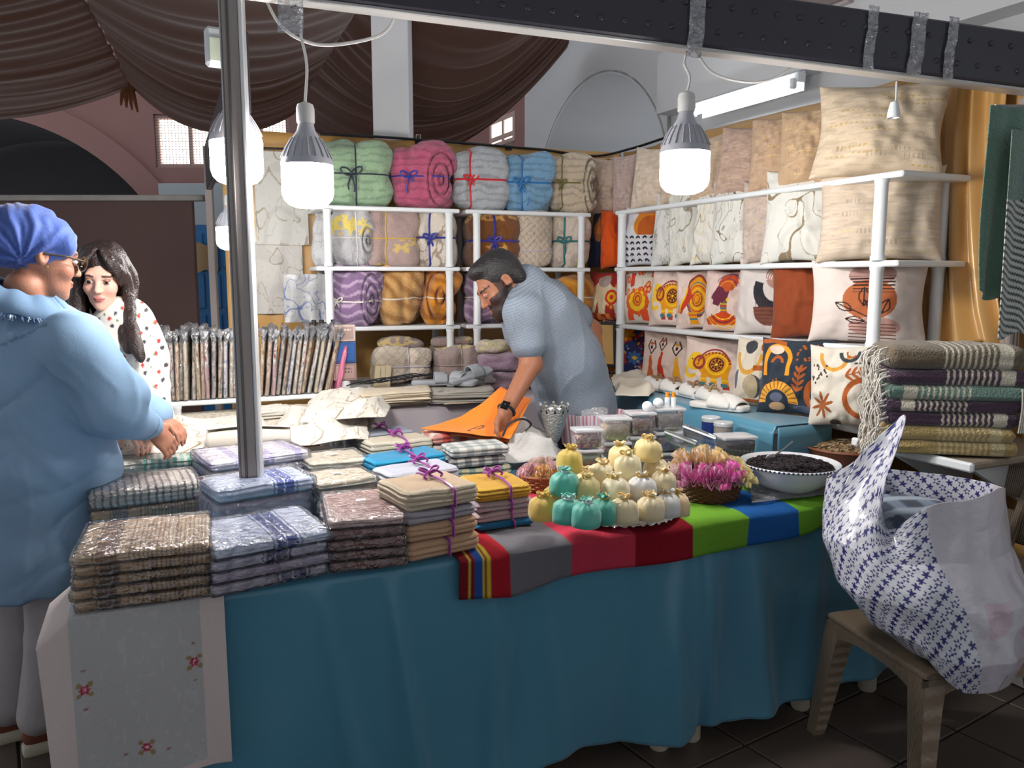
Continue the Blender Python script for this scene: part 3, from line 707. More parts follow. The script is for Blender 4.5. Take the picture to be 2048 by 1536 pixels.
# box fitting high on the hall wall, top right
p = HALL.hit(1655, 6, .1); t = thing('wall_fitting', 'brown-grey box fitting on the wall above the fascia', 'wall fitting', p, HALL.a)
MB().box((0, 0, 0), (.42, .16, .10), .01).build('box', mat('taupe_metal', S(120, 106, 104), rough=.5), t)
MB().box((0, .02, -.055), (.40, .12, .015), .004).build('cover', mat('pale_cover', S(170, 160, 158), rough=.5), t)
MB().tube(bez([(.20, .05, 0), (.3, .06, -.04), (.42, .06, .06)], 12), .006, 6).build('cord', M_black, t)
# conduit down the hall wall
tag(MB().tube([tuple(HALL.hit(1338, 120, .03)), tuple(HALL.hit(1338, 330, .03))], .012, 6).build('wall_conduit', mat('grey_conduit', S(130, 130, 132), rough=.6)), 'thin grey conduit beside the white arch', 'conduit')
# ================================================================= cloth builders
def pillow_mesh(name, w, h, t, paint, N, seed, m=M_cloth, floppy=.5, edge=None):
    g = np.linspace(-1, 1, N+1); u, v = np.meshgrid(g, g, indexing='ij'); u = u.ravel(); v = v.ravel()
    P2 = np.c_[u, v, np.full_like(u, seed)]
    def side(sgn):
        e = np.clip((1-u**2)*(1-v**2), 0, 1); z = t/2*(e**.5)*1.35*(1+.22*vnoise(P2, 1.6, seed+sgn))
        wr = .012*floppy*vnoise(np.c_[u*6+v*2, v*5-u*2, 0*u], 1, seed+5)*np.minimum(1, e*3)+.008*floppy*np.sin(9*(u*v)+4*vnoise(P2, 2, seed))*np.minimum(1, (1-e)*e*4)
        x = w/2*u*(1-.085*(1-v**2))+.006*vnoise(P2, 1.3, seed+9); zz = h/2*v*(1-.085*(1-u**2))+.006*vnoise(P2, 1.3, seed+11)
        # stiff slump: lower half fuller
        z = z*(1-.12*v)
        return np.stack([x, -sgn*(z+wr*(e > 0)), zz+h/2*.96], 1)
    A = side(1); B = side(-1); n = N+1
    idx = np.arange(n*n).reshape(n, n); bd = np.zeros((n, n), bool); bd[0] = bd[-1] = True; bd[:, 0] = bd[:, -1] = True
    mp = np.where(bd.ravel(), np.arange(n*n), -1); inner = np.where(~bd.ravel())[0]; mp[inner] = n*n+np.arange(len(inner))
    q = np.stack([idx[:-1, :-1].ravel(), idx[1:, :-1].ravel(), idx[1:, 1:].ravel(), idx[:-1, 1:].ravel()], 1)
    col = paint(u, v) if callable(paint) else np.tile(L3(paint), (len(u), 1))
    if edge is not None:
        k = np.maximum(np.abs(u), np.abs(v)) > .965; col[k] = L3(edge)
    V = np.concatenate([A, B[inner]]); C = np.concatenate([col, np.tile(np.median(col[bd.ravel()], 0), (len(inner), 1))])
    mb = MB(); mb.add(V, [q, mp[q][:, ::-1]], C); return mb.mesh(name, m, 0)
def pillow(label, P, rz, w, h, t, paint, N=40, seed=0, lean=.12, roll=0., m=M_cloth, group='decorative pillows on the side shelves', name='pillow', edge=None, trim=None):
    o = link(name, pillow_mesh(name, w, h, t, paint, N, seed, m, edge=edge), None, P, (-lean, roll, rz)); tag(o, label, 'pillow', group)
    return o
class Bundle:
    def __init__(s, w, d, h, seed, p=3.6, zs=.48, xs=None, pinch=.10, fold=None, rough=.012, nscale=14):
        s.__dict__.update(dict(a=w/2, b=d/2, c=h/2, seed=seed, p=p, zs=zs, xs=xs, pinch=pinch, fold=fold, rough=rough, nscale=nscale))
    def shape(s, D):
        q = smap(D, s.p); V = q*np.array([s.a, s.b, s.c]); z = V[:, 2].copy(); x = V[:, 0].copy()
        f = 1-s.pinch*np.exp(-((z-(s.zs*2-1)*s.c)/.028)**2)
        V[:, 0] *= f; V[:, 1] *= f
        if s.xs is not None:
            g = 1-.14*np.exp(-((x-s.xs*s.a)/.022)**2); V[:, 1] *= g; V[:, 2] *= 1-.05*np.exp(-((x-s.xs*s.a)/.022)**2)
        nz = fbm(V, s.nscale*.5, s.seed, 3)
        V = V*(1+.085*vnoise(V, 6, s.seed+3))[:, None]+q*(nz*s.rough*1.5)[:, None]
        if s.fold:
            x0, wx, hz, k = s.fold; e = np.hypot((V[:, 0]-x0*s.a)/(wx*s.a), (V[:, 2]+.02)/(hz*s.c)); ins = np.clip((1.25-e)*6, 0, 1)*(V[:, 1] < -.25*s.b)
            gr = np.exp(-((((e*k) % 1)-.5)/.13)**2); V[:, 1] += ins*gr*.03; V[:, 1] -= ins*.012*(1-gr)
        V[:, 2] = np.maximum(V[:, 2], -s.c*.97); V[:, 2] += s.c*.97
        return V
    def mesh(s, name, paint, m, n=(44, 24, 40)):
        D, F = cubegrid(*n); V = s.shape(D); col = paint(V[:, 0]/s.a+.6*V[:, 1]*0, V[:, 2]/s.c-1, V) if callable(paint) else np.tile(L3(paint), (len(V), 1))
        mb = MB(); mb.add(V, F, col); return mb.mesh(name, m, 0)
    def hring(s, n=48, off=1.012):
        a = np.arange(n)*2*PI/n; z = s.zs*2-1; D = np.c_[np.cos(a), np.sin(a), np.zeros(n)]; D /= np.abs(D).max(1, keepdims=True); D[:, 2] = z
        V = s.shape(D); c = V.mean(0); return c+(V-c)*off
    def vring(s, n=48, off=1.012):
        a = np.arange(n)*2*PI/n; D = np.c_[np.zeros(n), np.cos(a), np.sin(a)]; D /= np.abs(D).max(1, keepdims=True); D[:, 0] = s.xs or 0
        V = s.shape(D); c = V.mean(0); return c+(V-c)*off
def bow(mb, c, size, col=None, tails=((-.5, -1.6), (.35, -1.2)), loops=((-1, .35), (1, .45)), r=.005):
    c = np.array(c, float)
    for lx, lz in loops:
        a = np.linspace(0, 2*PI, 18); P = np.stack([c[0]+lx*size*(.5-.5*np.cos(a))*1.0, c[1]-.012*np.sin(a/2), c[2]+size*(lz*(.5-.5*np.cos(a))+.32*np.sin(a))], 1); mb.tube(P, r, 6, col)
    for tx, tz in tails:
        P = bez([c, c+np.array([tx*size*.4, -.012, tz*size*.3]), c+np.array([tx*size*1.1, -.004, tz*size*.7]), c+np.array([tx*size*.9, 0, tz*size])], 16); mb.tube(P, r, 6, col)
    mb.ell(c, (r*1.7, r*1.4, r*1.7), 4, col)
def bundle(label, P, rz, w, d, h, paint, ribbon, seed, m=M_plush, zs=.48, xs=None, fold=None, bowpos=None, bowsize=.05, pinch=.10, p=3.6, tails=None, vtie=True, rr=.0045, rough=.012, group='blanket bundles on the back shelves', name='blanket_bundle', nscale=14):
    B = Bundle(w, d, h, seed, p, zs, xs, pinch, fold, rough, nscale)
    t = thing(name, label, 'blanket', P, rz, group)
    link('blanket', B.mesh('blanket', paint, m), t)
    if ribbon is not None:
        mr = mat('ribbon_%d_%d_%d' % tuple(int(x) for x in ribbon), S(ribbon), rough=.45, sheen=.2)
        q = MB().tube(B.hring(), rr, 6, None, closed=True)
        if xs is not None and vtie: q.tube(B.vring(), rr, 6, None, closed=True)
        if bowsize:
            bx = bowpos if bowpos is not None else (xs or 0); D = np.array([[bx, -1., zs*2-1]]); c = B.shape(D)[0]+np.array([0, -.012, 0])
            bow(q, c, bowsize, None, tails or ((-.5, -1.6), (.35, -1.2)), r=rr)
        q.build('ribbon', mr, t)
    return t
def folded_mesh(name, w, d, h, layers, paint, seed, m=M_terry, n=(26, 18, None), r=None, crumple=.004, groove=.006, fold_front=True, inflate=0., sag=.0, N=None):
    nz = n[2] or max(6, layers*6); V, F = cubegrid(n[0], n[1], nz); r = r or min(h*.48, .02)
    V = rmap(V, w/2, d/2, h/2, r); zt = (V[:, 2]+h/2)/h
    g = np.abs(np.sin(PI*zt*layers))**.6; side = np.clip((np.maximum(np.abs(V[:, 0])/(w/2), np.abs(V[:, 1])/(d/2))-.86)/.14, 0, 1)
    k = (1-g)*side*groove
    sx = np.sign(V[:, 0])*(np.abs(V[:, 0])/(w/2) > .9); sy = np.sign(V[:, 1])*(np.abs(V[:, 1])/(d/2) > .9)
    O = V.copy()
    V[:, 0] -= sx*k; V[:, 1] -= sy*k
    nn = fbm(O, 9, seed, 3); V[:, 2] += crumple*nn*np.clip(zt*1.5, 0, 1); V[:, 1] += crumple*.8*vnoise(np.c_[O[:, 0], O[:, 1]*0, zt*layers*.7], 7, seed+2)*side; V[:, 0] += crumple*.8*vnoise(np.c_[O[:, 0]*0, O[:, 1], zt*layers*.7], 7, seed+4)*side
    if sag: V[:, 2] -= sag*(np.abs(O[:, 0])/(w/2))**3*zt
    if inflate: V *= 1+np.array([inflate/w, inflate/d, inflate/h])*2; 
    V[:, 2] += h/2
    col = paint(O[:, 0], O[:, 1], zt, g) if callable(paint) else np.tile(L3(paint), (len(V), 1))
    mb = MB(); mb.add(V, F, col); return mb.mesh(name, m, 0)
def film_mesh(w, d, h, seed, m=M_film, amp=.006):
    V, F = cubegrid(34, 26, 8); V = rmap(V, w/2+.006, d/2+.006, h/2+.003, min(h*.45, .014)); nn = np.abs(vnoise(V, 16, seed))+.6*np.abs(vnoise(V, 34, seed+2))
    n_ = V/np.maximum(np.linalg.norm(V/np.array([w, d, h]), axis=1, keepdims=True), 1e-6)/np.array([w, d, h])/2
    V = V+n_*(amp*(nn-.25))[:, None]*np.array([1, 1, .8]); V[:, 2] = np.maximum(V[:, 2], -h/2-.0015); V[:, 2] += h/2
    mb = MB(); mb.add(V, F); return mb.mesh('wrapping_film', m, 0)
ORD = ['lowest', 'second from the bottom', 'third from the bottom', 'fourth from the bottom', 'fifth from the bottom', 'sixth from the bottom', 'seventh from the bottom', 'eighth from the bottom', 'ninth from the bottom']
def ordw(i, n):
    if n == 1: return 'lone'
    if i == n-1: return 'topmost'
    if i == n-2 and n > 2: return 'second from the top'
    return ORD[i]
def span(xl, yl, xr, yr, z):
    A = onz(xl, yl, z); B = onz(xr, yr, z); d = B-A; return A, math.atan2(d[1], d[0]), float(np.hypot(d[0], d[1]))
# ================================================================= prints on the pillows (x right, y up, -1..1)
def pr_linen(base, seed, foil=(206, 186, 140)):
    def f(u, v):
        p = Paint(u, v, base); q = np.c_[u*5, v*26, 0*u]; n = vnoise(q, 1, seed); p.m(n > .35, tuple(min(255, c+14) for c in base), .7); p.m(n < -.45, tuple(c*.88 for c in base), .6)
        rs = np.random.RandomState(seed)
        for k in range(16):
            x0, y0, l = rs.uniform(-.9, .6), rs.uniform(-.9, .9), rs.uniform(.15, .5)
            m = (np.abs(v-y0) < .018) & (u > x0) & (u < x0+l) & (np.sin(u*70) > -.2); p.m(m, foil, .8)
        for k in range(5):
            x0, y0 = rs.uniform(-.7, .5), rs.uniform(-.7, .6); m = (np.abs(v-y0) < .05) & (u > x0) & (u < x0+.3) & (np.sin(u*90) > .2); p.m(m, tuple(c*.75 for c in base), .6)
        return p.c
    return f
def pr_crack(base, line, seed, sc=2.2, wd=.045, foil=None):
    def f(u, v):
        p = Paint(u, v, base); q = np.c_[u, v, 0*u]; w1 = vnoise(q, 2.5, seed); w2 = vnoise(q, 2.5, seed+4)
        n = vnoise(np.c_[u*sc+w1*.7, v*sc*.8+w2*.7, 0*u], 1, seed+7); n2 = vnoise(np.c_[u*sc*1.7+w2*.5, v*sc*1.3+w1*.5, 0*u], 1, seed+9)
        p.m(np.abs(vnoise(q, 1.1, seed+1)) < .1, tuple(c*.96 for c in base))
        p.m(np.abs(n) < wd, line); p.m((np.abs(n2) < wd*.6), tuple(.5*a+.5*b for a, b in zip(line, base)))
        if foil: p.m((np.abs(n2) < wd) & (vnoise(q, 3, seed+2) > .1), foil)
        return p.c
    return f
def pr_plain(c): return lambda u, v: Paint(u, v, c).c
def pr_floral(base, line, seed):
    def f(u, v):
        p = Paint(u, v, base); rs = np.random.RandomState(seed)
        for k in range(16):
            x, y, r = rs.uniform(-1, 1), rs.uniform(-1, 1), rs.uniform(.08, .16)
            for a in range(5): p.ell(x+math.cos(a*1.256)*r, y+math.sin(a*1.256)*r, r*.55, r*.3, line, a*1.256, .55)
            p.ell(x, y, r*.3, r*.3, tuple(c*.8 for c in line))
        return p.c
    return f
def pr_navy(u, v):
    p = Paint(u, v, (36, 40, 66)); p.ell(-.05, .35, .45, .5, (190, 112, 50)); p.m((np.hypot((u+.05)/.45, (v-.35)/.5) < 1) & (v < .1), (150, 90, 56)); p.ell(.3, -.1, .12, .16, (50, 60, 60)); return p.c
def pr_orange(u, v):
    p = Paint(u, v, (214, 84, 24)); p.ell(.6, .6, .7, .8, (196, 70, 20), 0, .7); p.rect(.3, .1, .8, .8, (170, 60, 30)); return p.c
def pr_chev(u, v):
    p = Paint(u, v, (206, 204, 208)); p.ell(.25, .45, .62, .48, (204, 128, 34)); p.ell(.4, .3, .5, .4, (180, 90, 34)); p.m(v < .02, (206, 204, 208))
    for i in range(5):
        for j in range(5):
            cx, cy = -.72+i*.36, -.08-j*.2; p.ring(cx, cy-.06, .075, .15, (38, 42, 50), 25, 155)
    return p.c
def eleph(p, ox, oy, s, c1, c2, c3, dark=(90, 40, 40), flip=1):
    X = lambda x: ox+flip*x*s; Y = lambda y: oy+y*s
    p.ell(X(.12), Y(.05), .55*s, .45*s, c1)
    for lx in (-.28, .05, .42): p.rect(min(X(lx), X(lx+.2)), Y(-.75), max(X(lx), X(lx+.2)), Y(-.1), c1); p.rect(min(X(lx), X(lx+.2)), Y(-.75), max(X(lx), X(lx+.2)), Y(-.62), c3); p.rect(min(X(lx), X(lx+.2)), Y(-.5), max(X(lx), X(lx+.2)), Y(-.42), c2)
    p.ell(X(-.5), Y(.15), .28*s, .32*s, c2); p.ring(X(-.62), Y(-.2), .12*s, .24*s, c2, 90, 330); p.ell(X(-.36), Y(.12), .2*s, .26*s, c3); p.ell(X(-.36), Y(.12), .12*s, .17*s, c1)
    for r, c in ((.36, c2), (.30, c1), (.24, dark), (.19, c1), (.09, dark), (.05, c2)): p.ell(X(.2), Y(.06), r*s, r*s, c)
    for k in range(8): a = k*PI/4; p.ell(X(.2)+math.cos(a)*.14*s, Y(.06)+math.sin(a)*.14*s, .045*s, .045*s, dark)
    for k in range(14): a = math.radians(10+k*13); p.ell(X(.12)+math.cos(a)*.5*s, Y(.05)+math.sin(a)*.41*s, .035*s, .035*s, c3)
    p.ell(X(-.6), Y(.22), .03*s, .03*s, (30, 20, 20))
OCH, RED, YEL, TEAL = (222, 150, 26), (196, 60, 40), (236, 190, 40), (60, 120, 130)
def pr_elw(u, v):
    p = Paint(u, v, (222, 200, 190)); eleph(p, .05, -.02, 1.05, OCH, YEL, (150, 60, 50)); p.ring(.15, .05, .55*.9, .62*.9, (150, 60, 60), 20, 170)
    for lx in (-.28, .05, .42): p.rect(lx*1.05, -.72, lx*1.05+.21, -.6, TEAL)
    return p.c
def pr_elhead(u, v):
    p = Paint(u, v, (222, 200, 190)); p.ell(.35, .1, .6, .75, (150, 60, 50)); p.ell(.38, .1, .5, .65, OCH)
    for k in range(5): p.ring(.4, .0, .12+.1*k, .16+.1*k, (RED, (120, 40, 60), YEL, RED, TEAL)[k])
    p.poly([(-.1, .5), (-.5, -.1), (-.75, -.4), (-.5, -.5), (-.2, -.2), (.2, .1)], RED); p.line([(-.2, .4), (-.5, -.2), (-.6, -.4)], .04, YEL)
    p.rect(-.1, -.9, .4, -.45, OCH); p.rect(-.1, -.75, .4, -.68, TEAL); p.rect(-.1, -.6, .4, -.55, RED); return p.c
def pr_elred(seed, bg, c1):
    def f(u, v):
        p = Paint(u, v, bg); rs = np.random.RandomState(seed)
        for k in range(26):
            x, y, r = rs.uniform(-1, 1), rs.uniform(-1, 1), rs.uniform(.06, .14); p.ell(x, y, r, r, (200, 70, 40)); p.ell(x, y, r*.6, r*.6, (226, 150, 60))
        p.poly([(-.75, -.7), (-.7, .1), (-.45, .55), (.1, .6), (.35, .35), (.75, .3), (.8, -.75), (.45, -.75), (.42, -.35), (.05, -.35), (0, -.75), (-.3, -.75), (-.32, -.2), (-.5, -.7)], c1)
        p.ell(-.1, .6, .3, .25, (176, 160, 150)); p.ell(.3, -.05, .3, .3, (214, 60, 40)); p.ell(.3, -.05, .2, .2, YEL); p.ell(.3, -.05, .1, .1, (214, 60, 40))
        p.m((v < -.72) & (np.sin(u*16) > 0), (226, 130, 50)); return p.c
    return f
def pr_elyel(u, v):
    p = Paint(u, v, (216, 206, 190)); rs = np.random.RandomState(4)
    for k in range(16): x, y = rs.uniform(-1, 1), rs.uniform(.1, 1); p.ell(x, y, .1, .14, RED); p.ell(x, y, .06, .08, (236, 170, 90))
    p.ell(0, -.2, .62, .5, (222, 84, 40)); p.ell(0, -.15, .48, .42, YEL); p.ell(0, -.1, .3, .3, OCH); p.ring(0, -.1, .1, .16, RED); p.ring(0, -.1, .22, .26, RED)
    for k in range(9): a = k*2*PI/9; p.ell(math.cos(a)*.55, -.2+math.sin(a)*.48, .1, .1, (226, 100, 40))
    p.rect(-.55, -.9, -.2, -.5, (222, 84, 40)); p.rect(.2, -.9, .55, -.5, (222, 84, 40)); p.rect(-.55, .4, -.3, .9, (200, 60, 50)); return p.c
def pr_woman(u, v):
    p = Paint(u, v, (218, 192, 182)); sk = (104, 44, 62)
    p.poly([(-.05, -.1), (.3, .1), (.28, -.35), (.45, -.5), (-.3, -.5), (0, -.35)], (120, 100, 70))
    p.ell(0, .3, .34, .36, sk); p.poly([(-.34, .35), (-.5, .08), (-.34, .02), (-.36, -.12), (-.1, -.18), (.1, .1)], sk)
    p.poly([(-.3, .5), (-.2, .82), (.15, .97), (.5, .9), (.6, .6), (.45, .35), (.2, .3), (.0, .45)], (190, 84, 40))
    for k, c in enumerate(((220, 150, 40), (110, 50, 90), (200, 70, 40), (60, 90, 140))): p.ring(.15, .3, .36+.08*k, .39+.08*k, c, 20, 150)
    for k, c in enumerate((YEL, RED, TEAL, OCH, RED)): p.rect(-.02, -.08-.07*k-.035, .3, -.08-.07*k, c)
    p.poly([(-.02, -.38), (.3, -.38), (.8, -.6), (.78, -.8), (-.6, -.8), (-.7, -.62)], (196, 70, 30))
    for k in range(4): p.ring(.1, -.1, .5+.1*k, .535+.1*k, (YEL, (80, 40, 50), OCH, YEL)[k], 215, 325)
    p.ell(.3, .05, .06, .06, YEL); return p.c
def pr_arch(u, v):
    p = Paint(u, v, (208, 198, 192)); p.ell(.55, .55, .36, .36, (170, 130, 116))
    for k in range(4): p.ring(.6, .42, .12+.08*k, .145+.08*k, (226, 214, 206), 0, 180)
    p.ring(.5, .25, .38, .72, (44, 44, 50), 165, 300); p.ring(.35, -.28, 0, .52, (116, 72, 58), 180, 360)
    for k in range(5): p.rect(-.1+.09*k, -.28, -.075+.09*k, .02-.02*k, (80, 60, 56))
    p.m((np.hypot(u-.35, v+.28) < .52) & (v < -.28) & (np.sin(v*60) > .6), (96, 56, 46)); return p.c
def pr_boho(u, v):
    p = Paint(u, v, (214, 200, 192)); br = (176, 100, 62); dk = (54, 38, 38)
    p.ell(.08, .62, .42, .3, (176, 138, 130)); p.m((np.hypot((u-.08)/.42, (v-.62)/.3) < 1) & (v < .6) & (np.sin(v*75) > 0), dk)
    p.ell(.06, .02, .5, .47, br); p.m((v > .2) & (v < .48) & (np.abs(u-.12) < .38) & (np.sin(v*75) > .25), dk)
    p.ell(.15, -.62, .45, .24, (190, 150, 140)); p.m((v < -.55) & (np.abs(u-.12) < .4) & (np.sin(v*75) > .55), (120, 80, 70))
    def lf(x, y, l, w, a):
        t = np.linspace(0, 1, 9); c, s_ = math.cos(a), math.sin(a)
        for k in (-1, 0, 1): p.line([(x+c*l*q-s_*k*w*math.sin(PI*q), y+s_*l*q+c*k*w*math.sin(PI*q)) for q in t], .014, dk)
    p.line([(.25, -.75), (.1, -.35), (-.02, .0)], .016, dk); p.line([(.12, -.4), (.32, -.25)], .014, dk); p.line([(.1, -.42), (-.3, -.2)], .014, dk); p.line([(.2, -.62), (-.05, -.5)], .014, dk)
    lf(-.04, -.12, .42, .10, 1.6); lf(.28, -.3, .36, .09, 1.2); lf(-.25, -.25, .36, .09, 2.6); lf(-.02, -.5, .34, .08, 3.0); return p.c
def pr_mandala(u, v):
    p = Paint(u, v, (176, 60, 50)); k = np.sin((u+v)*4)*np.sin((u-v)*4)
    p.m(k > 0, (50, 58, 104)); p.m((np.abs(u+v) % .78) < .05, (196, 150, 110))
    for cx, cy, c in ((.15, .5, OCH), (-.6, .0, (210, 200, 190)), (.5, -.35, (70, 110, 170)), (-.4, -.7, (226, 130, 30)), (-.7, .7, (200, 160, 60)), (.8, .2, (120, 50, 90))):
        p.ell(cx, cy, .3, .3, (170, 50, 46) if c == OCH else (56, 50, 90))
        for a in range(8): t = a*PI/4; p.ell(cx+.17*math.cos(t), cy+.17*math.sin(t), .1, .055, c, t)
        p.ell(cx, cy, .07, .07, (226, 190, 60))
    rs = np.random.RandomState(2)
    for k in range(40): p.ell(rs.uniform(-1, 1), rs.uniform(-1, 1), .03, .03, ((226, 190, 60), (220, 210, 200), (90, 150, 160))[k % 3])
    return p.c
def pr_dance(u, v):
    p = Paint(u, v, (220, 196, 184)); p.m(vnoise(np.c_[u, v, 0*u], 3, 2) > .5, (226, 206, 194))
    for x, c, h in ((-.55, (190, 96, 50), .35), (-.12, (196, 60, 30), .5), (.45, (222, 160, 40), .3)):
        p.poly([(x-.04, h-.3), (x+.05, h-.3), (x+.1, -.3), (x+.2, -.8), (x-.12, -.8), (x-.06, -.3)], c); p.line([(x, h-.25), (x-.16, h+.02), (x-.06, h+.25)], .022, (50, 30, 30)); p.line([(x, h-.25), (x+.16, h+.02), (x+.06, h+.25)], .022, (50, 30, 30)); p.ell(x, h+.0, .05, .07, (50, 30, 30)); p.ell(x, h+.14, .07, .05, c)
    return p.c
def boho_bits(p, seed, cols, n=22):
    rs = np.random.RandomState(seed)
    for k in range(n):
        x, y, c = rs.uniform(-1, 1), rs.uniform(-1, 1), cols[rs.randint(len(cols))]; t = rs.randint(3)
        if t == 0: p.ell(x, y, rs.uniform(.08, .16), rs.uniform(.12, .2), c)
        elif t == 1:
            for j in range(6): p.ell(x+rs.uniform(-.2, .2), y+rs.uniform(-.14, .14), .025, .035, c)
        else: p.ring(x, y, .14, .22, c, 0, 180)
def sprig(p, x, y, s, a, c):
    for k in range(4):
        d = .22*s*k; bx, by = x+math.cos(a)*d, y+math.sin(a)*d
        for sg in (-1, 1): p.leaf(bx, by, .3*s, .1*s, a+sg*.75, c)
    p.line([(x, y), (x+math.cos(a)*.8*s, y+math.sin(a)*.8*s)], .022*s, c); p.leaf(x+math.cos(a)*.6*s, y+math.sin(a)*.6*s, .35*s, .1*s, a, c)
RUST = (166, 88, 40)
def pr_abs1(u, v):
    p = Paint(u, v, (206, 194, 176)); p.ring(-.2, .55, .5, .66, (204, 150, 60), 180, 360); p.ell(-.2, .75, .3, .2, (60, 60, 66)); p.ell(.35, .8, .1, .14, RUST); p.rect(.1, .05, .8, .2, RUST)
    p.ell(.1, -.45, .42, .36, (70, 70, 76)); p.ell(.02, -.45, .33, .36, (176, 160, 130)); p.ell(.55, -.4, .12, .3, (84, 92, 110)); p.ell(-.75, -.25, .1, .3, (90, 94, 108)); sprig(p, .5, .3, .5, 1.3, RUST); p.rect(-.5, -.95, .9, -.85, RUST)
    return p.c
def pr_abs2(u, v):
    p = Paint(u, v, (44, 52, 62)); p.ring(-.45, .45, .3, .42, (222, 150, 40), 0, 180); p.rect(-.87, .0, -.75, .45, (222, 150, 40)); p.rect(-.15, .0, -.03, .45, (222, 150, 40)); p.ring(-.45, .35, .12, .2, RUST, 0, 180); p.ell(-.5, .7, .22, .12, (210, 190, 170)); p.line([(-.9, .9), (-.6, .95), (-.3, .88)], .06, RUST)
    rs = np.random.RandomState(5)
    for k in range(24): p.ell(.1+rs.uniform(0, .75), .35+rs.uniform(0, .5), .032, .028, RUST)
    for k in range(10): p.ell(-.75+rs.uniform(0, .4), -.35+rs.uniform(0, .25), .028, .035, RUST)
    sprig(p, .2, -.4, .75, 1.45, RUST); p.ring(.85, -.45, .28, .46, RUST, 60, 250)
    p.ring(-.35, -.75, .34, .58, (222, 160, 60), 0, 180); p.m((np.hypot(u+.35, v+.75) > .36) & (np.hypot(u+.35, v+.75) < .57) & (v > -.75) & (np.sin(np.arctan2(v+.75, u+.35)*26) > .6), (150, 90, 30)); p.ell(-.35, -.62, .2, .12, (96, 100, 120)); p.ell(-.35, -.85, .24, .1, (206, 160, 120)); p.ell(.5, -.85, .4, .1, (84, 90, 110)); p.ell(.75, -.62, .2, .14, (196, 170, 150)); return p.c
def pr_abs3(u, v):
    p = Paint(u, v, (208, 200, 186)); p.ring(-.25, .75, .32, .42, (206, 150, 60), 170, 360); p.ring(.15, .85, .2, .3, (54, 62, 66), 180, 360); p.ring(.2, .82, .1, .15, RUST, 160, 330)
    rs = np.random.RandomState(8)
    for k in range(20): p.ell(-.9+rs.uniform(0, .5), .05+rs.uniform(0, .45), .026, .034, (70, 50, 40))
    sprig(p, .1, .2, .8, .25, RUST); p.ring(.55, -.35, .36, .5, RUST, 40, 320); p.ell(.62, -.3, .1, .3, (84, 88, 92)); p.ell(.78, -.3, .05, .24, (60, 62, 66))
    for k in range(8): p.leaf(-.55, -.5, .34, .085, k*PI/4+.2, (150, 84, 40))
    p.ell(-.2, -.95, .15, .08, (70, 60, 50)); p.rect(.3, .5, .9, .56, (60, 60, 64)); return p.c

# ================================================================= pillows on the side shelves
BEI, MAU = (206, 186, 160), (186, 162, 148)
def pil(label, xl, xr, yt, yb, z, paint, N=40, seed=0, rz=-38, off=-.12, t=.11, lean=.10, wk=1.0, **k):
    xc = (xl+xr)/2; C = SIDE.hit(xc, yb, off); C[2] = z
    Y = C[1]; vd = math.degrees(math.atan2(C[1], C[0]))+180   # direction back to the camera
    nrm = 270+rz; cs = max(.3, math.cos(math.radians(nrm-vd)))
    dist = math.hypot(C[0], C[1])
    w = (xr-xl)*Y/FPX/cs*wk*1.04; h = (yb-yt)*Y/FPX*1.04
    C[2] = z+.002; k.setdefault('roll', .07*math.sin(seed*2.3)*(w < .3))
    return pillow(label, C, math.radians(rz), w, h, t, paint, N, seed, lean, **k)
z1, z2, z3, z4 = 1.88, 1.57, 1.255, .945
R1 = [('dusky beige pillow, leftmost on the top side shelf', 1172, 1246, 325, 434, pr_linen(MAU, 1)), ('narrow mauve pillow squeezed on the top shelf left of the bulb', 1228, 1276, 318, 430, pr_linen((180, 158, 150), 2)),
      ('pale beige pillow on the top shelf just left of the bulb', 1262, 1344, 308, 426, pr_linen((208, 190, 172), 3)), ('beige pillow on the top shelf half hidden behind the bulb', 1322, 1400, 290, 410, pr_linen((200, 178, 158), 14)),
      ('sandy pillow on the top shelf just right of the bulb', 1384, 1456, 270, 396, pr_linen((196, 172, 150), 4)), ('mauve-tan pillow with faint foil dashes under the tube light', 1432, 1524, 255, 388, pr_linen((184, 156, 140), 5)),
      ('tan pillow with gold patch on the top side shelf', 1500, 1584, 238, 382, pr_linen((190, 160, 132), 6, (226, 196, 130))), ('gold-flecked tan pillow left of the biggest pillow', 1560, 1660, 222, 372, pr_linen((192, 162, 130), 7, (230, 200, 140)))]
for k, (lb, xl, xr, yt, yb, p) in enumerate(R1): pil(lb, xl, xr, yt, yb, z1, p, 60, k+1, off=-.11+.004*k, t=.10)
pil('largest beige linen pillow on the top shelf beside the gold curtain', 1632, 1860, 184, 362, z1, pr_linen(BEI, 9, (190, 160, 90)), 110, 9, rz=-26, off=-.10, t=.15, roll=.06)
R2 = [('navy pillow with an orange disc on the second shelf', 1176, 1230, 432, 548, pr_navy, 70), ('plain orange pillow on the second side shelf', 1203, 1256, 430, 545, pr_orange, 50), ('white pillow with orange disc and black arches', 1246, 1322, 428, 545, pr_chev, 110),
      ('white floral pillow, leftmost of the white ones', 1303, 1362, 408, 550, pr_floral((214, 212, 208), (150, 146, 142), 3), 80), ('white veined pillow, second of the white ones from the left', 1338, 1402, 393, 546, pr_crack((216, 214, 206), (150, 140, 120), 4, foil=(214, 196, 130)), 80),
      ('white pillow with gold veins on the second shelf', 1382, 1446, 388, 544, pr_crack((220, 216, 206), (158, 146, 124), 9, foil=(222, 200, 130)), 80), ('white pillow with grey cracks and bead trim at its right', 1422, 1508, 380, 541, pr_crack((218, 216, 208), (120, 108, 90), 14), 90),
      ('beige pillow between two white veined pillows', 1486, 1560, 376, 540, pr_linen((192, 174, 162), 16), 60), ('wide white pillow with long grey cracks', 1524, 1662, 372, 552, pr_crack((216, 214, 206), (140, 124, 96), 21, 1.6), 120)]
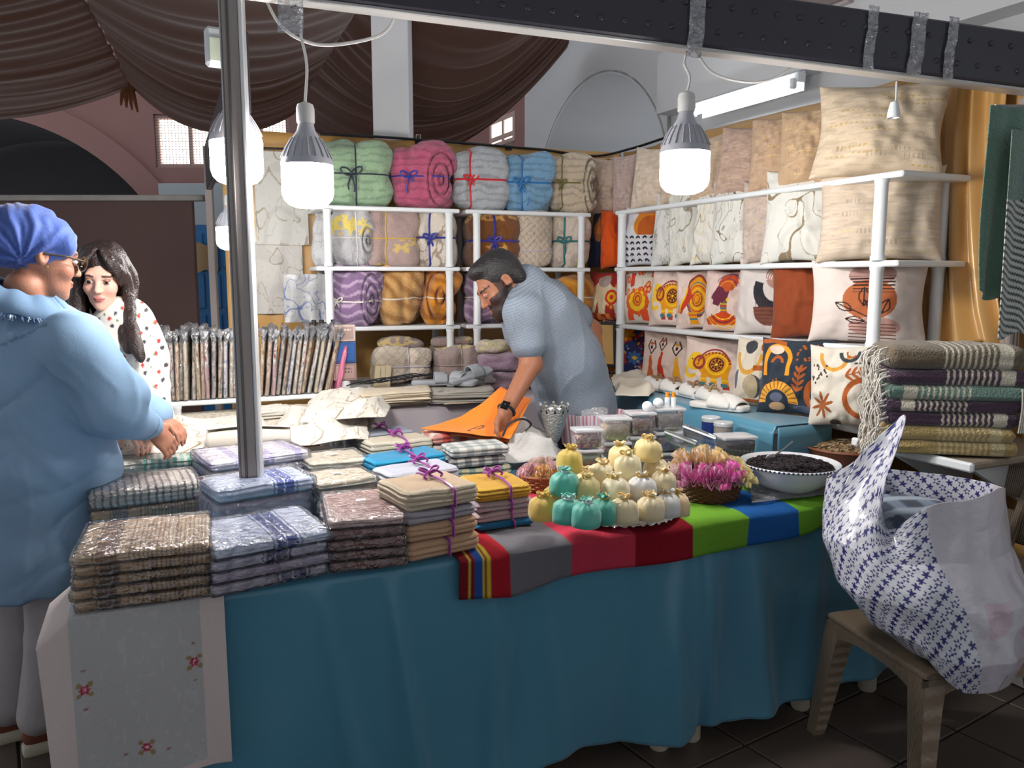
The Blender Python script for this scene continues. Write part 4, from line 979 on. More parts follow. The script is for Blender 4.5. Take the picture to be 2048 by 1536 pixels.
for k, (lb, xl, xr, yt, yb, p, N) in enumerate(R2): R2[k] = pil(lb, xl, xr, yt, yb, z2, p, N, 20+k, off=-.10+.004*k, t=.10, lean=.08)
pil('big slumped beige linen pillow on the second shelf behind the post', 1640, 1862, 366, 545, z2, pr_linen((200, 182, 162), 12), 110, 33, rz=-26, off=-.12, t=.14)
R3 = [('red pillow with a cream elephant, leftmost of the third shelf', 1176, 1262, 545, 645, pr_elred(3, (160, 50, 44), (226, 206, 170)), 90), ('red and cream pillow with a yellow sun elephant', 1246, 1320, 540, 648, pr_elyel, 90), ('pale pillow with an ochre mandala elephant on the third shelf', 1298, 1376, 538, 653, pr_elw, 110),
      ('pale pillow with an ochre elephant head print', 1356, 1424, 538, 654, pr_elhead, 90), ('pale pillow printed with a woman in a headwrap', 1406, 1488, 536, 658, pr_woman, 130), ('white pillow with dark arcs and half discs', 1470, 1574, 530, 682, pr_arch, 110), ('plain rust brown pillow on the third shelf', 1545, 1650, 536, 690, pr_plain((138, 66, 36)), 50)]
for k, (lb, xl, xr, yt, yb, p, N) in enumerate(R3): pil(lb, xl, xr, yt, yb, z3, p, N, 40+k, off=-.10+.005*k, t=.10, lean=.08)
pil('white pillow with brown sun and leaf sprig behind the post', 1624, 1834, 534, 700, z3, pr_boho, 150, 50, rz=-26, off=-.11, t=.13)
R4 = [('patchwork mandala pillow in dark reds and blues', 1196, 1300, 645, 757, pr_mandala, 120), ('pale pillow printed with three dancing figures', 1280, 1386, 654, 765, pr_dance, 120), ('pale pillow with a large ochre elephant on the lowest shelf', 1364, 1478, 658, 775, pr_elw, 130),
      ('cream pillow with grey pebbles and rust twigs', 1462, 1548, 668, 806, pr_abs1, 110), ('charcoal pillow with orange rainbows and sprigs', 1514, 1652, 676, 830, pr_abs2, 150), ('cream pillow with rust rainbow and leaf star', 1620, 1762, 686, 850, pr_abs3, 150)]
for k, (lb, xl, xr, yt, yb, p, N) in enumerate(R4): pil(lb, xl, xr, yt, yb, z4 if k < 3 else .96, p, N, 60+k, off=(-.10, -.09, -.07, .06, .07, .075)[k], t=.10, lean=.16)
_c = np.array([v.co[:] for v in R2[6].data.vertices]); _q = MB(); _mx = _c[:, 0].max()
for k in range(26):
    zz = _c[:, 2].min()+.012+(np.ptp(_c[:, 2])-.024)*k/25; kk = np.abs(_c[:, 2]-zz) < .02; _q.ell((_c[kk, 0].max()+.002, 0, zz), (.0055, .0055, .0055), 3)
_q.build('bead_trim', mat('brown_beads', S(120, 84, 46), rough=.4), R2[6])
# ================================================================= prints for blankets: f(x, z, V)
def bp_quilt(c, dk=.86):
    def f(x, z, V):
        p = Paint(x, z, c); n = vnoise(V, 30, 2); p.m((np.sin(V[:, 2]*150+3*vnoise(V, 18, 4)) > .6), tuple(k*dk for k in c)); p.m(n > .4, tuple(min(255, k*1.08) for k in c), .6); return p.c
    return f
def bp_wave(c, l, fr=75):
    def f(x, z, V):
        p = Paint(x, z, c); p.m(np.sin(V[:, 2]*fr*1.6+2.6*np.sin(V[:, 0]*38+V[:, 1]*20)+V[:, 0]*22) > .55, l); return p.c
    return f
def bp_foil(c, foil, seed, dk):
    def f(x, z, V):
        p = Paint(x, z, c); n = vnoise(V, 9, seed); n2 = vnoise(V, 26, seed+3); p.m(np.abs(n2) < .09, dk, .5); p.m((n > .32) & (np.abs(vnoise(V, 40, seed+5)) < .28), foil); return p.c
    return f
def bp_swirl(c, l, seed):
    def f(x, z, V):
        p = Paint(x, z, c); n = vnoise(V, 15, seed); n2 = vnoise(V+.02*n[:, None], 22, seed+2); p.m(np.abs(n2-.1) < .11, l, .9); return p.c
    return f
def bp_lattice(c, l, k=75):
    def f(x, z, V):
        p = Paint(x, z, c); a = np.abs(np.sin((V[:, 0]+V[:, 2])*k)); b = np.abs(np.sin((V[:, 0]-V[:, 2])*k)); p.m((a < .16) | (b < .16), l); return p.c
    return f
def bp_plush(c, dk, seed):
    def f(x, z, V):
        p = Paint(x, z, c); n = np.sin(V[:, 0]*40+V[:, 2]*65+5*vnoise(V, 9, seed)); p.m(n > .45, dk, .8); p.m(n < -.75, tuple(min(255, k*1.12) for k in c), .7); return p.c
    return f
def bun(label, xl, xr, yt, yb, z, paint, rib, seed, off=.165, d=.27, rz=None, hk=1.0, **k):
    C = BACK.hit((xl+xr)/2, yb, off); Y = C[1]; C[2] = z+.001
    w = (xr-xl)*Y/FPX*1.03; h = (yb-yt)*Y/FPX*hk
    return bundle(label, C, BACK.a*.5 if rz is None else rz, w, d, h, paint, rib, seed, **k)
FR = (.52, .42, .80, 2.6)
bun('sage green plush blanket bundle on the top shelf', 632, 788, 290, 420, z1, bp_quilt((150, 178, 144)), (36, 44, 60), 1, xs=.05, bowpos=-.05, fold=None, bowsize=.055, tails=((-.3, -1.5), (.25, -1.7)))
bun('pink plush blanket bundle tied with blue ribbon', 783, 908, 293, 422, z1, bp_quilt((190, 92, 122)), (44, 52, 150), 2, fold=FR, xs=-.45, vtie=False, bowpos=-.5, bowsize=.045, tails=((-.2, -2.0), (.8, -1.3)))
bun('pale grey plush blanket bundle tied with red ribbon', 898, 1014, 303, 427, z1, bp_quilt((176, 180, 184)), (196, 32, 40), 3, xs=-.35, bowpos=-.35, bowsize=.04, rr=.006, tails=((-.2, -1.0), (.8, -2.1)))
bun('pale blue plush blanket bundle on the top shelf', 1000, 1104, 313, 430, z1, bp_quilt((122, 164, 196)), (30, 108, 168), 4, xs=-.3, bowpos=-.35, bowsize=.045, rr=.006, tails=((-.2, -1.3), (.9, -2.8)))
bun('beige plush blanket bundle tied with olive ribbon', 1088, 1186, 310, 432, z1, bp_quilt((202, 184, 160)), (110, 100, 40), 5, fold=(.75, .35, .8, 2.4), xs=-.5, bowpos=-.6, bowsize=.03, tails=((-.3, -1.5), (.2, -1.3)))
bun('grey lace-pattern bundle beside the left shelf post', 628, 668, 432, 540, z2, bp_foil((188, 188, 190), (206, 200, 170), 5, (150, 150, 154)), None, 6, off=.20)
bun('grey blanket bundle with gold foil flowers', 660, 750, 428, 545, z2, bp_foil((186, 184, 186), (226, 204, 110), 8, (150, 148, 152)), (200, 198, 196), 7, xs=.25, bowsize=0, fold=(.7, .32, .55, 2))
bun('mauve blanket bundle with gold foil leaves', 738, 838, 430, 545, z2, bp_foil((176, 152, 146), (216, 186, 110), 9, (166, 142, 136)), (196, 164, 80), 8, xs=-.3, bowsize=0, p=5)
bun('cream blanket bundle with taupe swirls and blue ribbon', 830, 914, 426, 545, z2, bp_swirl((222, 212, 198), (160, 138, 122), 4), (38, 44, 140), 9, xs=-.35, bowpos=-.35, bowsize=.035, rr=.006, tails=((-.3, -1.2), (.5, -2.2)))
bun('brown velvet blanket bundle with gold scrolls above the man', 930, 1032, 437, 545, z2, bp_foil((128, 78, 40), (216, 160, 80), 12, (100, 58, 30)), (56, 50, 150), 10, xs=.05, bowpos=.05, bowsize=.035, rr=.007, tails=((-.5, -1.8), (.4, -1.7)))
bun('cream blanket bundle with a fine lattice print', 1026, 1104, 435, 545, z2, bp_lattice((216, 200, 180), (176, 150, 130)), (196, 180, 190), 11, bowsize=0, zs=.3, pinch=.03)
bun('cream blanket bundle with small flowers and teal ribbon', 1096, 1172, 437, 545, z2, bp_foil((214, 198, 184), (226, 214, 160), 15, (176, 150, 134)), (30, 104, 104), 12, xs=-.4, bowpos=-.45, bowsize=.04, rr=.006, tails=((.2, -1.8), (1.6, -.1)))
bun('purple wavy plush blanket bundle tied with white string', 660, 764, 543, 662, z3, bp_wave((134, 106, 142), (184, 160, 186)), (220, 214, 206), 13, zs=.42, bowpos=-.75, bowsize=.03, fold=(.62, .36, .8, 2.4), p=3, rough=.016)
bun('tan plush blanket roll tied with white string', 758, 850, 538, 662, z3, bp_plush((196, 152, 96), (156, 108, 54), 3), (226, 216, 204), 14, zs=.42, bowsize=0, xs=.05, vtie=False, pinch=.16, p=2.8, rough=.02)
bun('orange plush blanket roll on the third shelf', 842, 914, 538, 664, z3, bp_plush((204, 132, 32), (160, 90, 14), 6), (226, 216, 204), 15, zs=.42, bowsize=0, pinch=.14, p=2.6, fold=(.0, .7, .8, 1.6), rough=.02)
bun('purple wavy plush bundle right beside the man\'s face', 926, 1022, 545, 660, z3, bp_wave((140, 108, 140), (180, 154, 180)), (220, 214, 206), 16, zs=.45, bowpos=0, bowsize=.035, p=3, rough=.016)
bun('ochre plush blanket roll behind the man\'s back', 1098, 1190, 543, 640, z3, bp_plush((206, 140, 44), (168, 100, 24), 9), (226, 216, 204), 17, zs=.5, bowsize=0, pinch=.1, p=2.6, rough=.018)
# lowest back shelf: wrapped blankets lying flat
bun('cream lattice blanket pack lying on the lowest back shelf', 738, 868, 672, 748, z4, bp_lattice((212, 198, 180), (182, 164, 146), 60), (180, 172, 180), 21, xs=.2, bowsize=0, p=4, pinch=.04, d=.3, off=.05, group='blanket packs on the lowest back shelf', name='blanket_pack')
bun('mauve-grey blanket pack with gold foil, right of the cream one', 860, 958, 674, 748, z4, bp_foil((166, 146, 140), (214, 188, 120), 31, (150, 130, 126)), (150, 134, 120), 22, xs=.2, bowsize=0, p=4, pinch=.04, d=.3, off=.05, group='blanket packs on the lowest back shelf', name='blanket_pack')
bun('dusky roll lying on top of the cream lattice pack', 752, 850, 655, 676, z4+.185, bp_foil((150, 132, 128), (200, 176, 120), 33, (130, 112, 110)), None, 23, d=.14, off=.07, p=2.6, group='blanket packs on the lowest back shelf', name='blanket_pack')
bun('dusky roll lying on top of the mauve-grey pack', 858, 952, 656, 678, z4+.185, bp_foil((156, 136, 130), (206, 180, 120), 35, (136, 116, 110)), None, 24, d=.14, off=.07, p=2.6, group='blanket packs on the lowest back shelf', name='blanket_pack')
bun('lilac plush blanket at the bottom of the pile by the man\'s arm', 955, 1052, 722, 768, BTZ+.006, bp_plush((158, 132, 146), (146, 120, 134), 12), None, 25, d=.22, off=-.20, p=3, group='lilac blanket pile', name='blanket_pack')
bun('lilac plush blanket in the middle of the pile by the man\'s arm', 955, 1046, 680, 722, BTZ+.108, bp_plush((156, 130, 148), (140, 114, 132), 14), None, 26, d=.22, off=-.18, p=3, group='lilac blanket pile', name='blanket_pack')
bun('cream roll on top of the lilac blankets by the man\'s arm', 950, 1020, 656, 684, BTZ+.21, bp_foil((206, 192, 176), (220, 206, 160), 38, (176, 160, 144)), None, 27, d=.16, off=-.16, p=2.6, group='lilac blanket pile', name='blanket_pack')
# ================================================================= front table: cloths
fthing = lambda name, label, cat: thing(name, label, cat, FRONT.pt(0, 0, 0), FRONT.a)
nu, nv = 170, 200; s0_, s1_ = -.075, .315; hemz_ = .335
u, v = np.meshgrid(np.linspace(0, 1, nu), np.linspace(0, 1, nv), indexing='ij')
P = np.zeros((nu, nv, 3)); lt = .22; ld = TZ-hemz_; tot = lt+ld; q = v*tot
P[..., 0] = s0_+(s1_-s0_)*u; ontop = q < lt
P[..., 1] = np.where(ontop, lt-q, -.040-.02*np.clip((q-lt)/ld, 0, 1)); P[..., 2] = np.where(ontop, TZ+.014, TZ+.010-(q-lt))
dn = np.clip((q-lt)/ld, 0, 1)
P[..., 1] -= .012*dn*np.sin(u*11+1)+.012*dn*vnoise(np.c_[u.ravel()*4, v.ravel()*3, 0*u.ravel()], 1, 3).reshape(nu, nv)
ov = np.clip((-.0-P[..., 0])/.075, 0, 1); P[..., 2] -= ov*.06*(1-dn); P[..., 0] += .02*ov*dn
pp = Paint(u*2-1, 1-2*v, (206, 190, 186)); U_ = u.ravel(); V_ = 1-2*v.ravel()
inner = (U_ > .16) & (U_ < .86) & (v.ravel() < .97); pp.m(inner, (176, 174, 174)); pp.m(inner & (vnoise(np.c_[U_*40, v.ravel()*40, 0*U_], 1, 1) > .5), (182, 180, 180))
asp = tot/(s1_-s0_)
def rose(cx, cy, rot=0):
    X = (U_-cx)*(s1_-s0_); Y = (v.ravel()-cy)*tot; r = np.hypot(X, Y); a_ = np.arctan2(Y, X)
    for k in range(4):
        t = PI/4+k*PI/2; lx, ly = math.cos(t)*.017, math.sin(t)*.017; d = np.hypot(X-lx, Y-ly); pp.m(d < .006, (150, 128, 92))
    pp.m(r < .0105*(1+.15*np.cos(a_*6)), (176, 62, 84)); pp.m(r < .0045, (226, 180, 184)); pp.m((r < .009) & (np.sin(a_*4+r*600) > .75), (120, 30, 60))
    for sg in (-1, 1):
        lx, ly = (sg*.045, .012) if rot else (0, sg*.045); pp.m(np.hypot((X-lx)*1.0, (Y-ly)*1.6) < .005, (150, 110, 100))
vy = lambda py: (lt+(py-1215)/335*ld)/tot
rose(.225, vy(1352)); rose(.815, vy(1336)); rose(.53, vy(1482), 1)
ec = fthing('embroidered_tablecloth', 'cream cloth with sheer grey centre and embroidered roses hanging at the left', 'tablecloth'); MB().slab(P, .0025, pp.c.reshape(nu, nv, 3)).build('cloth', M_cloth, ec, sharp=0)
# patchwork runner
nu, nv = 260, 70; sA, sB = fs(908, 1140), fs(1712, 1000)
u, v = np.meshgrid(np.linspace(sA, sB, nu), np.linspace(0, 1, nv), indexing='ij'); lt, ld = .62, .10; q = v*(lt+ld)
P = np.zeros((nu, nv, 3)); on = q < lt; dn = np.clip((q-lt)/ld, 0, 1); hd = np.interp(u, [sA, sA+.15, sA+.3, sA+.9, sB-.25, sB], [.115, .125, .10, .105, .085, .03])/ld
P[..., 0] = u; P[..., 1] = np.where(on, lt-q, -.045-.012*dn*np.sin(u*13)); P[..., 2] = np.where(on, TZ+.0145, TZ+.012-(q-lt)*hd)
P[..., 2] += np.where(on, .002*np.sin(u*40), .0)
bounds = [(908, (120, 20, 34)), (925, (206, 180, 60)), (930, (120, 20, 34)), (938, (36, 80, 150)), (952, (206, 180, 60)), (957, (120, 20, 34)), (962, (206, 180, 60)), (967, (166, 26, 40)), (1006, (112, 110, 116)), (1130, (198, 58, 80)), (1252, (140, 14, 34)), (1366, (112, 166, 48)), (1476, (30, 92, 160)), (1572, (110, 168, 46)), (1672, (180, 24, 48))]
sb_ = [fs(b[0], 1110) for b in bounds]; col = np.zeros((nu, nv, 3)); uu = u+.10*np.where(on, (lt-q), 0)*np.clip((u-sA-.8)*3, 0, 1)
for k, b in enumerate(bounds): col[uu >= sb_[k]-1e-6 if k else np.ones_like(uu, bool)] = L3(b[1])
rn = fthing('patchwork_runner', 'patchwork runner of red, grey, pink, green and blue strips on the table', 'table runner'); MB().slab(P, .003, col).build('cloth', mat('woven_runner_cotton', attr=True, rough=.85, bump=.6, bscale=380, spec=.2), rn, sharp=0)

# ================================================================= wrapped and folded textiles on the front table
def fp_plaid(base, st, band, fr=330, bx=(-.33, -.2)):
    def f(x, y, zt, g):
        p = Paint(x, y, base); p.m(np.sin(x*fr*2) > .25, st, .75); w_ = np.ptp(x); p.m((x/w_ > bx[0]) & (x/w_ < bx[1]), band, .8); p.m((x/w_ > bx[1]+.02) & (x/w_ < bx[1]+.1), base); p.m(x/w_ < -.36, base); return p.c
    return f
def fp_band(base, band, at=(.08, .30)):
    def f(x, y, zt, g):
        p = Paint(x, y, base); w_ = np.ptp(x); k = x/w_
        p.m((k > at[0]) & (k < at[1]), band); p.m((k > at[0]-.04) & (k < at[0]-.025), band); p.m((k > at[1]+.02) & (k < at[1]+.035), band); p.m((k > (at[0]+at[1])/2-.02) & (k < (at[0]+at[1])/2-.005), base); return p.c
    return f
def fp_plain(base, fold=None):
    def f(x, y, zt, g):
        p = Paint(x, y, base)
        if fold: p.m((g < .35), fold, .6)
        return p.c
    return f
def fp_stripe(base, st, n, gap=.5, ydir=False, fade=None):
    def f(x, y, zt, g):
        p = Paint(x, y, base); k = (y if ydir else x); p.m(np.sin(k*n) > gap, st); 
        if fade: w_ = np.ptp(x); p.m((x/w_ < fade[1]) & (x/w_ > fade[0]), fade[2])
        return p.c
    return f
_fm = {}
def wrapped(label, P, rz, w, d, h, layers, paint, seed, film=True, tagp=None, group=None, name='wrapped_towel', m=M_cloth, cr=.004, tilt=0., cat='towel', groove=.006):
    t = thing(name, label, cat, P, 0, group, rot=(tilt, 0, rz))
    link('cloth', folded_mesh('cloth', w, d, h, layers, paint, seed, m, crumple=cr, groove=groove, n=(84, 16, None)), t, (w/2, d/2, 0))
    if film: link('wrapping_film', film_mesh(w, d, h, seed), t, (w/2, d/2, .0005))
    if tagp: MB().box((w*tagp[0], d*tagp[1], h+.006), (.026, .018, .001)).build('price_tag', mat('white_sticker', S(236, 234, 228), rough=.4), t, (0, 0, 0))
    return t
def stack(xl, yl, xr, yr, items, d, label, group, z=TZ+.018, jit=.006, seed0=0, back=0.0, fan=0.0, rzadd=0.0, **kw):
    """items bottom first: (height, layers, paint, film, word)"""
    A, an, w = span(xl, yl, xr, yr, z); an += rzadd; rs = np.random.RandomState(seed0); n = len(items); nrm = np.array([-math.sin(an), math.cos(an), 0]); uu = np.array([math.cos(an), math.sin(an), 0]); zz = z
    for i, it in enumerate(items):
        h, ly, pt, film = it[:4]; lb = label % ordw(i, n) if '%' in label else label
        if len(it) > 4: lb = it[4]
        P = A+nrm*(back+rs.uniform(0, jit)+fan*i)+uu*rs.uniform(-jit, jit); P[2] = zz
        wrapped(lb, P, an+rs.uniform(-.03, .03), w*(1+rs.uniform(-.03, .02)), d, h, ly, pt, seed0*10+i, film, it[5] if len(it) > 5 else None, group, **kw); zz += h+.0025
    return zz
BRP = fp_plaid((196, 158, 112), (96, 64, 46), (92, 60, 46))
stack(150, 1228, 428, 1190, [(.024, 2, BRP, 1), (.024, 2, BRP, 1), (.024, 2, BRP, 1), (.023, 2, BRP, 1), (.024, 3, fp_plaid((206, 180, 146), (130, 100, 76), (150, 116, 90)), 1, 'brown plaid wrapped towel on top of the leftmost front stack')], .27, 'brown plaid wrapped towel, %s in the leftmost front stack', 'brown plaid wrapped towels', seed0=1)
LAV = (196, 186, 204)
stack(432, 1196, 664, 1146, [(.026, 2, fp_band((186, 174, 190), (60, 64, 112)), 1), (.026, 3, fp_plain((184, 168, 190)), 1), (.026, 2, fp_band((190, 186, 204), (60, 64, 112), (-.05, .12)), 1), (.03, 3, fp_band((200, 208, 226), (66, 84, 150), (.02, .2)), 1, 'pale blue wrapped towel with navy band on top of its front stack')], .25, 'lavender wrapped towel with navy band, %s in the front stack', 'lavender wrapped towels', seed0=2)
MV = (140, 92, 84)
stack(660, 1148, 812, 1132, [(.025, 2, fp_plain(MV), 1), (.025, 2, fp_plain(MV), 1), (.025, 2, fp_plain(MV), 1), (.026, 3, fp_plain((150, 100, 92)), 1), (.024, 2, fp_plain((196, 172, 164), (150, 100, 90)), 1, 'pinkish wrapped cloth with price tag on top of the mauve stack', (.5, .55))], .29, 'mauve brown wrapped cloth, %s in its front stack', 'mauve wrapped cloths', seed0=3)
# second and third rows behind
zr = TZ+.018
stack(184, 1058, 414, 1030, [(.05, 3, fp_plaid((196, 160, 116), (100, 84, 78), (100, 90, 90)), 1, 'lower brown wrapped towel behind the leftmost front stack'), (.055, 4, fp_stripe((206, 198, 188), (110, 104, 110), 300), 1, 'grey pinstriped wrapped towel behind the brown plaid stack')], .22, 'x', 'striped wrapped towels', seed0=4, jit=.003)
stack(232, 985, 432, 965, [(.05, 3, fp_plaid((200, 176, 140), (120, 100, 90), (110, 90, 80)), 1, 'brown towel hidden below the mint striped one'), (.05, 3, fp_stripe((224, 218, 204), (120, 190, 170), 260, .1, fade=(-.5, -.22, (224, 218, 200))), 1, 'mint green striped wrapped towel at the back left')], .26, 'x', 'striped wrapped towels', seed0=5, jit=.003)
stack(436, 1072, 640, 1040, [(.088, 3, fp_plain(LAV), 1, 'lavender wrapped towel under the tilted blue one'), (.045, 3, fp_band((196, 206, 226), (60, 88, 166), (.1, .28)), 1, 'light blue wrapped towel with royal blue band at the post foot')], .19, 'x', 'lavender wrapped towels', seed0=6, rzadd=.08, jit=.003)
stack(425, 1002, 622, 972, [(.05, 3, fp_plain((206, 200, 214)), 1, 'white lavender wrapped towel low beside the post'), (.04, 3, fp_plain((214, 208, 222)), 1, 'white wrapped towel in the middle of the pile by the post'), (.035, 3, fp_stripe((220, 216, 226), (180, 172, 206), 60, .6), 1, 'white wrapped towel with lilac folds on top by the post')], .25, 'x', 'lavender wrapped towels', seed0=7, jit=.004)
stack(640, 1040, 760, 1022, [(.09, 4, fp_plain((190, 170, 150)), 1, 'beige wrapped cloth under the cream one with a tag'), (.022, 2, fp_plain((216, 204, 184)), 1, 'cream wrapped cloth with price tag behind the mauve stack', (.45, .5))], .17, 'x', 'cream wrapped cloths', seed0=8, jit=.003)
stack(622, 985, 744, 970, [(.07, 4, fp_plain((200, 186, 164)), 1, 'beige wrapped cloth low in the back cream pile'), (.03, 2, fp_plain((220, 210, 190)), 1, 'cream wrapped cloth with price tag on the back pile', (.5, .5))], .19, 'x', 'cream wrapped cloths', seed0=9, jit=.003)
# towel stacks tied with purple ribbon
def tied(label, P, rz, w, d, h, layers, base, fold, seed, group, bowat=.55, bowsize=.028, tail=True):
    t = thing('towel_set', label, 'towel', P, rz, group)
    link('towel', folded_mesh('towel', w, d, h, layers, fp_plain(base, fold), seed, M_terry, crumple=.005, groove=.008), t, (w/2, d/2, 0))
    q = MB(); x = w*bowat; e = .004
    q.tube(bez([(x, d+e, 0), (x, d+e, h*.9), (x, d*.8, h+e*1.6), (x+.004, d*.5, h+e*2.2), (x+.006, d*.2, h+e*1.6), (x+.008, -e, h*.9), (x+.008, -e*1.6, h*.5), (x+.010, -e, .002)], 40), .004, 6)
    if bowsize:
        B_ = MB(); bow(B_, (0, 0, 0), bowsize, None, ((-.8, -1.0), (.9, -.8)), ((-1, .25), (1, .3)), r=.0035)
        for V_, F_ in ((np.concatenate(B_.V), B_.F),): q.add(V_, [f for f in F_], None, Mx((x, d*.62, h+.016), (-1.25, 0, 0)))
    q.build('ribbon', M_ribbon, t); return t
def tstack(xl, yl, xr, yr, d, items, group, z=TZ+.018, seed0=0, back=0.):
    A, an, w = span(xl, yl, xr, yr, z); nrm = np.array([-math.sin(an), math.cos(an), 0]); zz = z; rs = np.random.RandomState(seed0)
    for i, (h, ly, base, fold, bs_, lb) in enumerate(items):
        P = A+nrm*(back+rs.uniform(0, .008)); P[2] = zz; tied(lb, P, an+rs.uniform(-.02, .02), w*(1+rs.uniform(-.03, .02)), d, h, ly, base, fold, seed0*9+i, group, bowat=.55+rs.uniform(-.05, .05), bowsize=bs_); zz += h+.001
PE = (222, 178, 142)
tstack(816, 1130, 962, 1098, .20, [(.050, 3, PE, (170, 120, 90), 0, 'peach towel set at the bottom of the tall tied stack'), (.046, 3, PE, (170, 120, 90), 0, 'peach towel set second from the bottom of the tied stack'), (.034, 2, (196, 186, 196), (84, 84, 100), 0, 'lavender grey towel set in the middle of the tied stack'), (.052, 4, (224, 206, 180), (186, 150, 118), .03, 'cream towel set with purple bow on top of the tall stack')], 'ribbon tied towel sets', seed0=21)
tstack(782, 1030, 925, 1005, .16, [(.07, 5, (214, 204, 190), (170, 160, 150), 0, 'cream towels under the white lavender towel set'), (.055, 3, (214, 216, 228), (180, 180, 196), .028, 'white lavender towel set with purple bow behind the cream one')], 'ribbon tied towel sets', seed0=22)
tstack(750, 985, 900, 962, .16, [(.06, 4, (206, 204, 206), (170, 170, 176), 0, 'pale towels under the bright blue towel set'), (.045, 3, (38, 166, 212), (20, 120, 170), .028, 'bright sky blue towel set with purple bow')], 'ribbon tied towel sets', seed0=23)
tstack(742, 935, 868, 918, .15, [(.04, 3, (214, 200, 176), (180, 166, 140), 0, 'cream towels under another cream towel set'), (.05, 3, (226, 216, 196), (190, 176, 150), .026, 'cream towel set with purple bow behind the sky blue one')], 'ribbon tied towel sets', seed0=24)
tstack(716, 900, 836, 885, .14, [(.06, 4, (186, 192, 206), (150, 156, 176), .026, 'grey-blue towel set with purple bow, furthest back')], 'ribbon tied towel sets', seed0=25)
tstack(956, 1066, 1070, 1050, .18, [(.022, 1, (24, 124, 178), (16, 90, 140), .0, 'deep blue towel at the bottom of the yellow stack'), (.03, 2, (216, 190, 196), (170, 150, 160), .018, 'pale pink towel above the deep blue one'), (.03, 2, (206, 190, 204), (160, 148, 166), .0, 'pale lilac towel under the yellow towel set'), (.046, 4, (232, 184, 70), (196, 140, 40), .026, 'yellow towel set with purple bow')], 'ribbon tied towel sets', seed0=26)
# checked towels
def fp_check(a, b, n=115):
    def f(x, y, zt, g):
        p = Paint(x, y, a); k = np.sin(x*n) > 0; j = np.sin(y*n+1) > 0; p.m(k ^ j, tuple(.5*i+.5*o for i, o in zip(a, b))); p.m(k & j, b); return p.c
    return f
stack(902, 962, 1022, 950, [(.038, 2, fp_check((206, 196, 160), (84, 130, 140)), 0, 'teal and cream checked towel at the bottom of the checked pile'), (.038, 2, fp_check((214, 210, 200), (80, 80, 86)), 0, 'charcoal checked towel in the middle of the checked pile'), (.036, 2, fp_check((220, 218, 210), (140, 150, 150)), 0, 'grey and white checked towel on top of the checked pile')], .15, 'x', 'checked towels', seed0=31, name='checked_towel', m=M_terry, jit=.008)
stack(868, 918, 965, 905, [(.05, 3, fp_plain((206, 196, 186)), 0, 'pale towel below the red checked one'), (.045, 2, fp_check((226, 214, 206), (206, 80, 66), 80), 0, 'red and white checked towel before the orange bag')], .14, 'x', 'checked towels', seed0=32, name='checked_towel', m=M_terry)

# ================================================================= crumpled loose cloths
def loose(label, corners, z, amp, paint, seed, name='loose_cloth', m=M_cloth, n=60, cat='cloth', group=None, hgt=None, th=.003, sc=9):
    """corners: 4 pixels (front-left, front-right, back-right, back-left) on height z"""
    c = [onz(x, y, z if len(r) < 1 else r[0]) for x, y, *r in corners]
    u, v = np.meshgrid(np.linspace(0, 1, n), np.linspace(0, 1, n), indexing='ij')
    P = (c[0]*((1-u)*(1-v))[..., None]+c[1]*(u*(1-v))[..., None]+c[2]*(u*v)[..., None]+c[3]*((1-u)*v)[..., None])
    f = P.reshape(-1, 3); w1 = fbm(f*np.array([1, 1, 0]), sc, seed, 3).reshape(n, n); w2 = np.abs(vnoise(f*np.array([1, .6, 0]), sc*1.4, seed+3)).reshape(n, n)
    e = np.minimum(np.minimum(u, 1-u), np.minimum(v, 1-v)); ef = np.clip(e*7, 0, 1)
    P[..., 2] = z+th+(amp*(.55+.45*w1)+amp*.8*(1-w2)**3)*(.25+.75*ef)
    if hgt is not None: P[..., 2] += hgt(u, v)
    P[..., 0] += .012*w1; P[..., 1] += .010*vnoise(f, 13, seed+7).reshape(n, n)
    col = paint(u.ravel()*2-1, v.ravel()*2-1) if callable(paint) else np.tile(L3(paint), (n*n, 1))
    o = c[0].copy(); o[2] = z
    return tag(MB().slab(P-o, th, col.reshape(n, n, 3)).build(name, m, None, o, sharp=0), label, cat, group)
MARB = pr_crack((214, 208, 198), (150, 134, 110), 41, 2.4, .03)
loose('big white marbled cloth spread between the two women', [(238, 915), (560, 900), (520, 835), (250, 868)], .865, .02, MARB, 3, n=90, hgt=lambda u, v: .045*np.exp(-((v-.75)/.2)**2)*(.6+.4*np.sin(u*5)), sc=5)
loose('plain pale cloth lying under the marbled cloth', [(236, 935), (640, 905), (700, 838), (250, 880)], TZ+.02, .06, (200, 190, 176), 6, n=70, hgt=lambda u, v: .03+0*u, sc=5)
loose('rumpled white marbled cloth right of the post', [(548, 905), (740, 885), (735, 825), (560, 832)], .85, .05, MARB, 9, n=70, sc=6)
loose('white marbled cloth draped on the lace pile behind', [(600, 850), (770, 838), (790, 790), (630, 792)], .90, .045, MARB, 12, n=70, sc=6)
loose('white towelling cloth heaped behind the checked towels', [(1000, 935), (1118, 925), (1098, 880), (1010, 880)], TZ+.03, .06, (222, 218, 214), 15, n=60, hgt=lambda u, v: .04*np.sin(u*PI)*np.sin(v*PI), sc=8, m=M_terry)
